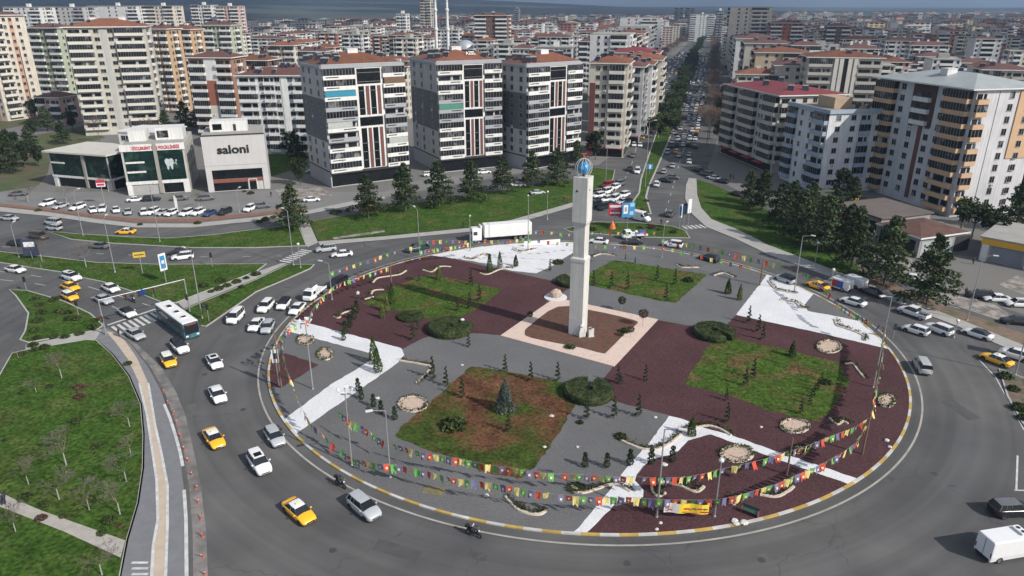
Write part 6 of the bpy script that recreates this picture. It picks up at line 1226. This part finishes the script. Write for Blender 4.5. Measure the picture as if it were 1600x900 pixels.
# shops under the tan block
def low(C,ang,W,D,h,col,roofm,label,name='shop_building',cat='shop',extra=None,rise=1.2):
    b=Bld(C,ang,W,D,h,col,label,name,cat); b.hip(roofm,.6,rise) if rise else O('roof',(lambda m:(m.box(-.5,W+.5,-.5,D+.5,h,h+.3),m.mesh('roof',roofm))[1])(MB()),b.t); return b
q=G(1432,404); b=low((q.x,q.y),20,13,11,4.4,(.25,.25,.25),M('roof_rust',(.10,.05,.038),.9,.3,.6,.3),'low shop with rusty brown roof under the tan block'); b.panel('shopfront','front',.6,9.5,.5,3.6,M('shop_pale',(.35,.37,.38),.5,.3,.5),.06); b.panel('shopfront','front',10.2,14.6,.3,3.8,dark,.06); b.panel('shopfront','left',.6,10,.5,3.6,curtain,.06)
q=G(1372,372); b=low((q.x,q.y),20,15,14,4.6,(.30,.29,.28),M('roof_paver',(.12,.10,.09),.9,.15,.5),'flat roofed shop with red awning below the pale blue block',rise=0); b.panel('shopfront','left',.5,13,.4,3.6,curtain,.06); b.panel('awning','left',2,9,3.0,3.2,M('awning_red',(.35,.02,.035),.7,.1,1),2.0)
q=G(1293,332); b=low((q.x,q.y),15,9,8,3.8,(.10,.12,.09),M('roof_green',(.06,.08,.05),.8,.2,.6),'small dark green kiosk with a yellow side under the pale blue block','kiosk','kiosk',rise=0); b.panel('yellow_side','front',6,9,.4,3.4,M('sign_yellow',(.62,.42,.03),.5,.1,2),.05)
q=G(1524,405,0); b=low((q.x+.5,q.y),-45,30,16,4.9,(.36,.36,.35),flat_,'flat roofed shop with an orange yellow fascia at the right edge',rise=0); oy=M('fascia_orange',(.62,.34,.03),.6,.05,1); b.panel('yellow_fascia','front',0,30,3.6,4.85,oy,.5)
for k in range(4): b.panel('pillar','front',.3+k*8,1.5+k*8,0,3.6,whp_,.7); b.panel('shop_window','front',1.9+k*8,7.7+k*8,.2,3.4,[M('shutter2',(.20,.21,.24),.6,.1,1),curtain][k>0],.05)
# front walls and small structures
# left avenue blocks
cols2={'pinkc':(.50,.40,.35),'cream':(.52,.48,.41),'white':(.56,.56,.55),'grey':(.38,.38,.38),'tan':(.46,.36,.25),'brown':(.16,.08,.06),'green':(.36,.40,.30),'red':(.34,.10,.07),'rose':(.47,.33,.31),'orange':(.44,.30,.18),'brick':(.27,.15,.10),'lilac':(.35,.25,.42),'beige':(.44,.41,.35)}
def medium(x0,x1,ytop,h,colr,roofm,label,ang=-14,D=None,lw=None,depth=None):
    """mid-distance block: its front top edge is traced at height h"""
    xc=(x0+x1)/2; q=G(xc,ytop,h) if depth is None else None
    if depth is not None:
        y=depth; x=(xc-800)/F*(y*cp+(CH-h)*sp); q=Vector((x,y,0))
    sc_=F/(q.y*cp+(CH-h)*sp); Wp=(x1-x0)/sc_
    D=D or max(12,min(20,Wp*.7)); a=R_(ang); sh_=abs(math.sin(a))*D if True else 0
    W=max(8,(Wp-sh_*.8)/math.cos(a)); 
    cx,cy=q.x,q.y+2; ox=cx-math.cos(a)*W/2+math.sin(a)*D*.3; oy=cy-math.sin(a)*W/2
    if ang<0: ox+=0
    b=Bld((ox,oy),ang,W,D,h,cols2[colr],label); n_=max(3,int((h-1.5)/3)); fh=(h-1.5)/n_; r=random.Random(int(x0*7+ytop))
    pm={'cream':cream,'white':whp_,'beige':beige,'tan':tanr,'grey':glt}.get(colr,trimp)
    wl=min(W*.36,9); b.balconies('front',wl/2+.2,wl,n_,1.5,fh,pm,.45,1.2,seed=int(x0)); b.balconies('front',W-wl/2-.2,wl,n_,1.5,fh,pm,.45,1.2,seed=int(x1))
    us=[W*.43,W*.57] if W>12 else [W*.5]; b.windows('front',us,n_,1.5,fh,1.3,1.4)
    side='right' if ox<0 else 'left'
    if W>8: b.windows(side,[D*.25,D*.75],n_,1.5,fh,1.2,1.4); b.balconies(side,D*.5,D*.25,n_,1.5,fh,pm,.4,1.0,seed=3)
    if roofm is not None: b.hip(roofm,.8,2.2); b.chimney(W*.5,D*.5,h+1.8,1.8,1.2); 
    else: m=MB(); m.box(-.3,W+.3,-.3,D+.3,h,h+.5); O('roof',m.mesh('roof',flat_),b.t); b.chimney(W*.5,D*.5,h+.5,3,2.4,whp_,'roof_hut')
    b.solars(3,h,int(x0)) if roofm is not None else None
    if 'twin' in label:
        b.panel('dark_slot','front',W*.46,W*.54,0,h-.3,dark,.25)
        for u in (.36,.43,.545,.62): b.panel('pier','front',W*u-.2,W*u+1.3,0,h-.2,cream,1.0)
    if 'centre bay' in label: b.panel('white_bay','front',W*.36,W*.64,h*.72,h-.3,whp_,.25); b.panel('brick_bay','front',W*.36,W*.64,h*.4,h*.72,M('brick_bay',(.27,.10,.06),.85,.1,1),.25); b.panel('white_bay','front',W*.36,W*.64,2,h*.4,cream,.25)
    b.flush(); return b
# avenue frontage, left side
def av(C,ang,W,D,h,colr,roofm,label,seed=0,strip=None):
    b=Bld(C,ang,W,D,h,cols2[colr],label); n_=int((h-3.6)/3); fh=(h-3.6)/n_; pm={'cream':cream,'white':whp_,'beige':beige,'tan':tanr,'grey':glt}.get(colr,trimp); s_='right' if C[0]<edge_x(LE,C[1]) else 'left'
    k=max(1,int(D/11))
    for i in range(k): b.balconies(s_,D*(i+.5)/k,D/k*.55,n_,3.6,fh,pm,.35,1.3,seed=seed+i); b.windows(s_,[D*(i+.08)/k+.6],n_,3.6,fh,1.1,1.4)
    b.balconies('front',W*.72,W*.4,n_,3.6,fh,pm,.4,1.2,seed=seed+9); b.windows('front',[W*.22,W*.4],n_,3.6,fh)
    if strip: b.panel('brown_strip','front',.2,W*.16,0,h*.8,bst,.2)
    b.panel('shopfront','front',.5,W-.5,.3,3.0,curtain,.1); b.panel('shop_sign','front',.5,W-.5,3.0,3.5,M('awning_red',(.35,.02,.035),.7,.1,1),.8); b.panel('shopfront',s_,.5,D-.5,.3,3.0,curtain,.1)
    if roofm: b.hip(roofm,.8,2.4); b.solars(5,h,seed)
    else: m=MB(); m.box(0,W,0,D,h,h+.5); O('roof',m.mesh('roof',flat_),b.t)
    b.flush(); return b
q=G(905,226); A=math.degrees(math.atan2(AVd.y,AVd.x))-90
def edge_x(pl,y):
    q=[G(*p) for p in pl]
    for a,b in zip(q,q[1:]):
        if y<=b.y: k=(y-a.y)/(b.y-a.y); return a.x+(b.x-a.x)*k
    a,b=q[-2],q[-1]; return a.x+(b.x-a.x)*(y-a.y)/(b.y-a.y)
av((27,258),A,13,15,32,'cream',tile,'cream block with a brown corner strip at the avenue mouth',1,True)
av((36,284),A,14,16,29,'grey',tiled,'grey shaded block second along the left avenue frontage',2)
av((38,310),A,20,20,28,'white',tile,'pale block third along the left avenue frontage',3)
av((47,338),A,20,26,28,'cream',tile,'pinkish cream block fourth along the left avenue frontage',4)
av((48,372),A,24,26,29,'rose',tiler,'rose coloured block with maroon roof on the left avenue frontage',5)
av((edge_x(LE,420)-31,420),A,22,30,36,'white',None,'tall white block with dark glass corner up the left avenue frontage',6)
av((edge_x(LE,470)-31,470),A,22,34,33,'cream',tiled,'cream block beyond the dark glass corner block',7)
av((edge_x(LE,530)-31,530),A,22,34,33,'rose',tile,'reddish block farther up the left avenue frontage',8)
av((edge_x(LE,590)-33,590),A,24,60,36,'grey',None,'last grey block on the left avenue frontage',9)
av((edge_x(LE,760)-52,760),A,40,24,40,'white',None,'white and grey slab closing the left side of the avenue',10)
av((edge_x(RE,330)+30,330),A,24,22,26,'cream',tiled,'low cream block beyond the maroon roof on the right of the avenue',11)
av((edge_x(RE,392)+24,392),A,26,30,28,'tan',tile,'tan block with orange roof up the right of the avenue',12)
av((edge_x(RE,450)+20,450),A,26,40,30,'beige',tiled,'beige block farther up the right of the avenue',13)
av((edge_x(RE,650)+11,650),A,34,34,50,'cream',None,'tall cream tower with horizontal bands on the right of the avenue',14)
av((edge_x(RE,520)+16,520),A,26,50,30,'white',tiled,'white block beyond the tall cream tower beside the avenue',15)
av((edge_x(RE,585)+15,585),A,26,50,28,'rose',tile,'rose block with orange roof far up the right of the avenue',16)
T_=tile;TD=tiled
for i,a_ in enumerate([
 (36,92,24,40,'green',TD,'pale green tower left of the big beige block',-10,None,None,390),(48,93,97,12,'rose',TD,'low pink and white house with dark red roof in the trees',-8,None,None,330),
 (228,262,28,40,'orange',TD,'orange tower just behind the big beige block',-10,None,None,370),(262,300,30,39,'orange',T_,'second orange tower with red roof',-10,None,None,400),(310,362,30,40,'green',TD,'light green tower behind the red brick block',-8,None,None,450),
 (288,362,68,31,'brick',TD,'red brown block with a white and brick centre bay',-6,None,None,300),(0,62,8,50,'white',None,'long pale slab far left on the skyline',-5,None,None,640),(70,130,10,50,'grey',None,'second grey slab on the left skyline',-5,None,None,660),(132,215,9,51,'white',None,'wide white slab on the left skyline',-5,None,None,690),(222,270,8,51,'cream',None,'cream slab on the left skyline',-5,None,None,700),(295,330,6,52,'white',None,'white and red slab on the skyline',-5,None,None,760),(334,372,8,51,'rose',None,'rose slab ending the left skyline row',-5,None,None,740),
 (364,420,60,28,'brown',T_,'brown gabled block behind the white balcony block',-8,None,None,330),(415,462,45,30,'cream',T_,'cream block with orange roof in the second row',-10,None,None,420),(462,512,42,28,'grey',TD,'grey block with dark roof in the second row',-10,None,None,400),(514,560,57,24,'cream',TD,'cream block with dark brown roof right behind the first tower',-10,None,None,350),(597,640,58,24,'cream',TD,'cream block between the first and middle tower',-10,None,None,350),(565,600,66,20,'white',T_,'lower white house with red roof between the cream blocks',-10,None,None,320),
 (640,676,60,24,'white',TD,'white block behind the middle tower',-10,None,None,360),(676,720,61,23,'cream',TD,'cream block left of the mosque',-10,None,None,370),(748,790,62,23,'white',T_,'white block right of the mosque dome',-10,None,None,360),(740,797,20,44,'brown',TD,'dark brown broad tower behind the mosque',-10,None,None,600),(655,674,3,58,'beige',None,'slim beige tower on the skyline left of the minarets',-10,None,None,900),(618,636,20,44,'white',None,'small white tower on the skyline',-10,None,None,760),
 (800,835,48,28,'white',TD,'white block above the right hand dark tower',-12,None,None,430),(838,900,48,29,'grey',None,'dark grey unfinished looking block above the right hand tower',-12,None,None,420),(905,945,45,30,'white',TD,'white block over the avenue mouth',-12,None,None,470),(948,970,42,30,'white',None,'thin white block beside it over the avenue mouth',-12,None,None,500),
 (1155,1228,84,22,'cream',T_,'cream house with orange hipped roof behind the maroon roof',-14,None,None,330),(1207,1262,34,38,'red',TD,'red brick tower on the right skyline',-14,None,None,620),(1238,1290,66,30,'white',TD,'white block with red balcony lines on the right',-14,None,None,420),(1270,1393,72,31,'beige',T_,'broad beige twin block with a dark central slot',-14,22,None,300),(1395,1455,88,22,'beige',T_,'beige house with orange roof behind the tan block',-16,None,None,300),(1462,1545,88,23,'grey',T_,'grey house with orange roof behind the tan block',-16,None,None,300),(1545,1620,82,27,'beige',TD,'beige block at the right edge behind the tan block',-16,None,None,290),
 (1295,1335,28,36,'brown',TD,'brown tower on the right skyline',-14,None,None,600),(1440,1500,46,24,'rose',TD,'rose house in the right distance',-14,None,None,420),(1500,1560,50,22,'white',TD,'white house in the right distance',-14,None,None,400),(1395,1440,58,20,'lilac',TD,'lilac painted house in the right distance',-14,None,None,420),(1055,1070,13,49,'grey',None,'left of two dark slabs on the avenue skyline',-14,None,None,1500),(1072,1088,13,49,'grey',None,'right of two dark slabs on the avenue skyline',-14,None,None,1500),(1080,1120,27,40,'white',None,'white slab closing the view at the end of the avenue',-14,None,None,1180),(1121,1134,20,46,'grey',None,'grey slab beside the end of the avenue',-14,None,None,1000),(803,812,14,48,'white',None,'slim white tower on the central skyline',-14,None,None,1300)]):
    medium(a_[0],a_[1],a_[2],a_[3],a_[4],a_[5],a_[6],*a_[7:9],depth=a_[10])
# twin block's slot
# mosque
q=Vector(((728-800)/F*(560*cp+40*sp),560,0)); t=O('mosque',None,loc=(q.x,q.y,0),rz=R_(-10)); lead=M('lead_dome',(.42,.44,.46),.4,.1,.3,metal=.3)
m=MB(); m.box(-13,13,-13,13,0,15); m.box(-8.5,8.5,-8.5,8.5,15,20.5); O('wall',m.mesh('wall',cream),t)
m=MB(); m.lathe([(7.6*math.cos(math.pi/2*k/10)+.01,20.5+7.2*math.sin(math.pi/2*k/10)) for k in range(11)],28); O('dome',m.mesh('dome',lead,smooth=True),t)
for x,y in ((-10,-10),(10,-10)): m=MB(); m.lathe([(3*math.cos(math.pi/2*k/6)+.01,15+2.8*math.sin(math.pi/2*k/6)) for k in range(7)],16,(x,y,0)); O('small_dome',m.mesh('sd',lead,smooth=True),t)
for x in (-18.2,-9.6):
    m=MB(); m.lathe([(1.5,0),(1.5,14),(1.1,16),(1.05,34),(1.6,35),(1.6,36.2),(.95,36.4),(.9,47),(1.4,48),(1.4,49),(.85,49.3),(.8,54)],14,(x,-14,0)); mn=O('minaret',m.mesh('mn',whp_),t); m=MB(); m.lathe([(1.0,54),(.05,63)],12,(x,-14,0)); O('spire',m.mesh('sp',lead),mn)
tag(t,'pale mosque with a big grey dome and twin white minarets','mosque')
# ---------------------------------------------------------------- the rest of the city
PLACED=[]
bpy.context.view_layer.update()
for o,_ in THINGS:
    if o.get('category') in ('apartment block','shop','clinic','office building','mosque','house','kiosk'): p=o.location; PLACED.append((p.x+6,p.y+6,19))
def arche(k):
    r=random.Random(k); W=r.choice([14,16,18,22,26]); D=r.choice([12,13,15]); n_=r.choice([6,7,7,8,8,9,10]); h=n_*2.95+1.2; m=MB(); m.box(0,W,0,D,0,h,0)
    bay=r.choice([2,3]); 
    for f in range(n_):
        z=1.2+f*3
        for sd,L_ in (('front',W),('right',D),('left',D)):
            (ox,oy),a,_=frame(sd,W,D); T=Matrix.Translation((ox,oy,z))@Matrix.Rotation(a,4,'Z')
            nb=bay if sd=='front' else 1
            for i in range(nb):
                c=L_*(i+.5)/nb; bw=L_/nb*.5; m.box(c-bw/2,c+bw/2,-1.1,0,-.1,.95,1,T); m.box(c-bw/2+.2,c+bw/2-.2,-.05,0,1,2.6,2,T)
            for i in range(nb+1):
                c=L_*(i)/nb; c=min(max(c,1.2),L_-1.2); m.box(c-.6,c+.6,-.05,0,.9,2.3,2,T)
    wall=m.mesh('wall',[fac,trimp,bglass]); ro=[]
    for tm in (tile,tiled,None):
        m=MB(); X0,X1,Y0,Y1=-.8,W+.8,-.8,D+.8; kk=(Y1-Y0)/2*.98
        if tm is None or k%5==4: m.box(-.3,W+.3,-.3,D+.3,h,h+.6); m.box(W*.4,W*.65,D*.3,D*.7,h+.6,h+3); ro.append(m.mesh('roof',flat_ if tm is None else tm)); continue
        m.box(X0,X1,Y0,Y1,h,h+.3,1); m.add([(X0,Y0,h+.3),(X1,Y0,h+.3),(X1,Y1,h+.3),(X0,Y1,h+.3),(X0+kk,(Y0+Y1)/2,h+2.6),(X1-kk,(Y0+Y1)/2,h+2.6)],[(0,1,5,4),(1,2,5),(2,3,4,5),(3,0,4)],0)
        for i in range(3): x=W*(.25+.25*i); m.box(x-.6,x+.6,D*.45,D*.55,h+1.6,h+3.4,1)
        ro.append(m.mesh('roof',[tm,trimp]))
    return wall,ro,W,D,h
ARC=[arche(k) for k in range(14)]
ccol=[('white',(.56,.56,.55)),('cream',(.52,.48,.41)),('beige',(.44,.41,.35)),('pale grey',(.44,.45,.46)),('rose',(.48,.37,.34)),('off-white',(.60,.58,.55)),('pale yellow',(.52,.45,.30)),('brick red',(.30,.13,.10))]
rc=random.Random(21); cand=[]
a0=R_(-14); ca,sa=math.cos(a0),math.sin(a0)
def avdist(x,y):   # signed distance from avenue axis
    v=Vector((x-AV0.x,y-AV0.y,0)); return v.dot(AVn)
u=-2600
while u<2600:
    v=230
    while v<3600:
        uu=u+rc.uniform(-5,5); vv=v+rc.uniform(-5,5); x=ca*uu-sa*vv; y=sa*uu+ca*vv; d=math.hypot(x,y)
        if y>250 and abs(x)/y<.86 and d>285:
            pxx,pyy=P((x,y,15)); ok=-80<pxx<1680
            ad=avdist(x,y)
            if y<1350 and edge_x(LE,y)-32<x<edge_x(RE,y)+(38 if y<500 else 16): ok=False
            if y<330 and not(pxx<360 or pxx>1300): ok=False
            if d>1300 and rc.random()<min(.75,(d-1300)/2200): ok=False
            if pxx<620 and d>1500: ok=False
            if pxx<1200 and d>2700: ok=False
            if any((x-p)**2+(y-q)**2<(r_+10)**2 for p,q,r_ in PLACED): ok=False
            if (int(u/30)%5==0) or (int(v/27)%6==0): ok=False
            if pxx<300 and y<420: ok=False
            if ok and rc.random()<.9: cand.append((d,x,y,rc.randrange(14),rc.randrange(8) if rc.random()<.8 else 0,rc.choice([0,1,1,2,2]),rc.choice([0,math.pi/2,0])))
        v+=29 if v<1500 else 40
    u+=30
cand.sort()
ind=cand[:230]; rest=cand[230:]
names_={}
for d,x,y,k,ci,rm,rr_ in ind:
    wall,ro,W,D,h=ARC[k]; t=O('apartment_block',None,loc=(x,y,0),rz=a0+rr_); O('wall',wall,t,color=ccol[ci][1]); O('roof',ro[rm],t)
    side='left of the avenue' if avdist(x,y)<0 else 'right of the avenue'; band='nearer' if d<520 else 'middle' if d<800 else 'farther'; n_='low' if h<17 else 'mid-height' if h<23 else 'tall'
    tag(t,f"{n_} {ccol[ci][0]} block with {['orange','dark red','flat grey'][rm]} roof, {band} rows {side}",'apartment block','apartment blocks of the city behind',True)
rt=random.Random(77); k=0
while k<150:
    d=rt.uniform(270,900); a_=rt.uniform(-.75,.75); x=d*math.sin(a_); y=d*math.cos(a_)
    if -34<avdist(x,y)<40 or any((x-p)**2+(y-q)**2<(r_+3)**2 for p,q,r_ in PLACED) or any((x-c[1]-8)**2+(y-c[2]-5)**2<15**2 for c in ind[:160]): 
        k+=.02; continue
    k+=1; tree(*( ('evergreen_tree',BROD[int(k)%2]) if rt.random()<.55 else ('bare_tree',BAREB[int(k)%2])),x,y,rt.uniform(.7,1.15),rt.uniform(0,6),0,'tree in a courtyard among the city blocks','tree','trees among the city blocks',auto=True)
# far districts read as one mass
mats_=[M('far_%d'%i,c[1],.9,.1,.05) for i,c in enumerate(ccol)]+[tile,tiled,flat_,bglass]; m=MB()
for d,x,y,k,ci,rm,rr_ in rest:
    _,_,W,D,h=ARC[k]; T=Matrix.Translation((x,y,gz(x,y)-1))@Matrix.Rotation(a0+rr_,4,'Z'); m.box(0,W,0,D,0,h+1,ci,T)
    m.add([T@Vector(v) for v in [(-.6,-.6,h+1.02),(W+.6,-.6,h+1.02),(W+.6,D+.6,h+1.02),(-.6,D+.6,h+1.02),(D*.45,D/2,h+3),(W-D*.45,D/2,h+3)]],[(0,1,5,4),(1,2,5),(2,3,4,5),(3,0,4)],8+rm)
    for f in range(int(h/3)):
        z=1.8+f*3
        for x0 in (.12,.42,.72): m.box(W*x0,W*(x0+.18),-.06,0,z+1,z+2.4,11,T)
    if d<1500:
        for f in range(int(h/3)):
            z=1.8+f*3; m.box(W,W+.06,D*.2,D*.4,z+1,z+2.4,11,T); m.box(W,W+.06,D*.6,D*.8,z+1,z+2.4,11,T); m.box(-.06,0,D*.3,D*.7,z+1,z+2.4,11,T)
o=O('distant_city',m.mesh('distant_city',mats_)); o['label']='dense mass of distant apartment blocks reaching the horizon'; o['category']='city'; o['kind']='stuff'; print('CITY',len(cand),len(rest))

rub=M('rubble_ground',(.30,.27,.24),.95,.35,.5,.5,col2=(.14,.13,.12),thr=(.42,.6),detail=10)
for i,pts in enumerate(([(1432,452),(1480,446),(1530,462),(1570,486),(1600,505),(1560,500),(1500,480),(1455,468)],[(1375,398),(1420,400),(1440,425),(1400,425)],[(1590,430),(1700,480),(1700,500),(1560,445)],[(430,296),(500,292),(520,305),(470,315),(440,310)],[(520,372),(600,360),(602,363),(522,375)])):
    sheet('rubble_patch' if i<4 else 'worn_grass',px(pts),.02+.001*i if i<4 else .131,rub)
# unseen clouds, added high above to shade the far city and hills
cm=M('shade_cloud',(.8,.8,.82),1,0,1)
rk=random.Random(9)
def shade_cloud(S,rx,ry):
    h=1650; k=h/math.tan(R_(36)); cx,cy=S[0]+k*.825,S[1]-k*.565; m=MB(); n_=26; rings=[]
    off=[1+rk.uniform(-.28,.28) for _ in range(n_)]
    for f,z in ((.0,60),(.5,50),(.85,25),(1,0),(.8,-15),(0,-25)):
        rings.append([(cx+rx*f*off[i]*math.cos(2*math.pi*i/n_)+.001*i,cy+ry*f*off[i]*math.sin(2*math.pi*i/n_),h+z*3) for i in range(n_)])
    m.loft(rings,caps=False); struct(O('shade_cloud',m.mesh('shade_cloud',cm,smooth=True)))
for S,rx,ry in [((420,640),250,190),((-520,1150),420,260),((150,1500),500,220),((700,1250),330,200),((1300,1900),600,300),((-1500,2300),900,420),((300,2700),900,400),((-4200,5600),3600,1500),((900,5200),2300,900),((-1200,8200),4200,1500),((5200,6500),2500,1100),((4000,10500),4200,1600),((-6500,9500),3500,1800),((-2600,3600),1500,600)]: shade_cloud(S,rx,ry)
# ---------------------------------------------------------------- air
hz=MB(); hz.box(-14500,14500,-450,20300,-60,420); hm=bpy.data.materials.new('haze'); hm.use_nodes=True; n=hm.node_tree.nodes; n.clear(); l=hm.node_tree.links.new
vo=n.new('ShaderNodeVolumePrincipled'); vo.inputs['Color'].default_value=(.50,.70,1.0,1); vo.inputs['Density'].default_value=HAZE; vo.inputs['Anisotropy'].default_value=.2; oo=n.new('ShaderNodeOutputMaterial'); l(vo.outputs[0],oo.inputs['Volume'])
h_=O('haze',hz.mesh('haze',hm)); h_['kind']='stuff'; h_['label']='thin bluish haze over the whole city'; h_['category']='haze'
# ---------------------------------------------------------------- labels: tell repeats apart by what they stand by, then by their place
from collections import defaultdict
W4=lambda s:len(s.split())
g1=defaultdict(list)
CITYC=('apartment blocks of the city behind','trees among the city blocks','dark trees among the buildings')
for o,a_ in THINGS: g1[(o['category'],o['label'])].append((o,a_))
for (c,lab),lst in list(g1.items()):
    if (len(lst)>1 or W4(lab)<4) and lst[0][1] and lst[0][0].get('group') not in CITYC:
        for o,_ in lst:
            p=o.location; s_=f"{lab} {ctx((p.x,p.y))}"
            o['label']=s_
g2=defaultdict(list)
for o,a_ in THINGS: g2[o['label']].append(o)
for lab,lst in g2.items():
    if len(lst)>1:
        lst.sort(key=lambda o:P(o.location)[0]); 
        for i,o in enumerate(lst):
            w_=lab.split(); o['label']=(f"{ordw(i+1)} from the left, "+' '.join(w_[:12]))

for o,a_ in THINGS:
    w_=o['label'].split()
    if len(w_)>16: o['label']=' '.join(w_[:16])
seen={}
for o,a_ in THINGS:
    k=o['label'].lower(); 
    if k in seen: print('DUP',k)
    seen[k]=1
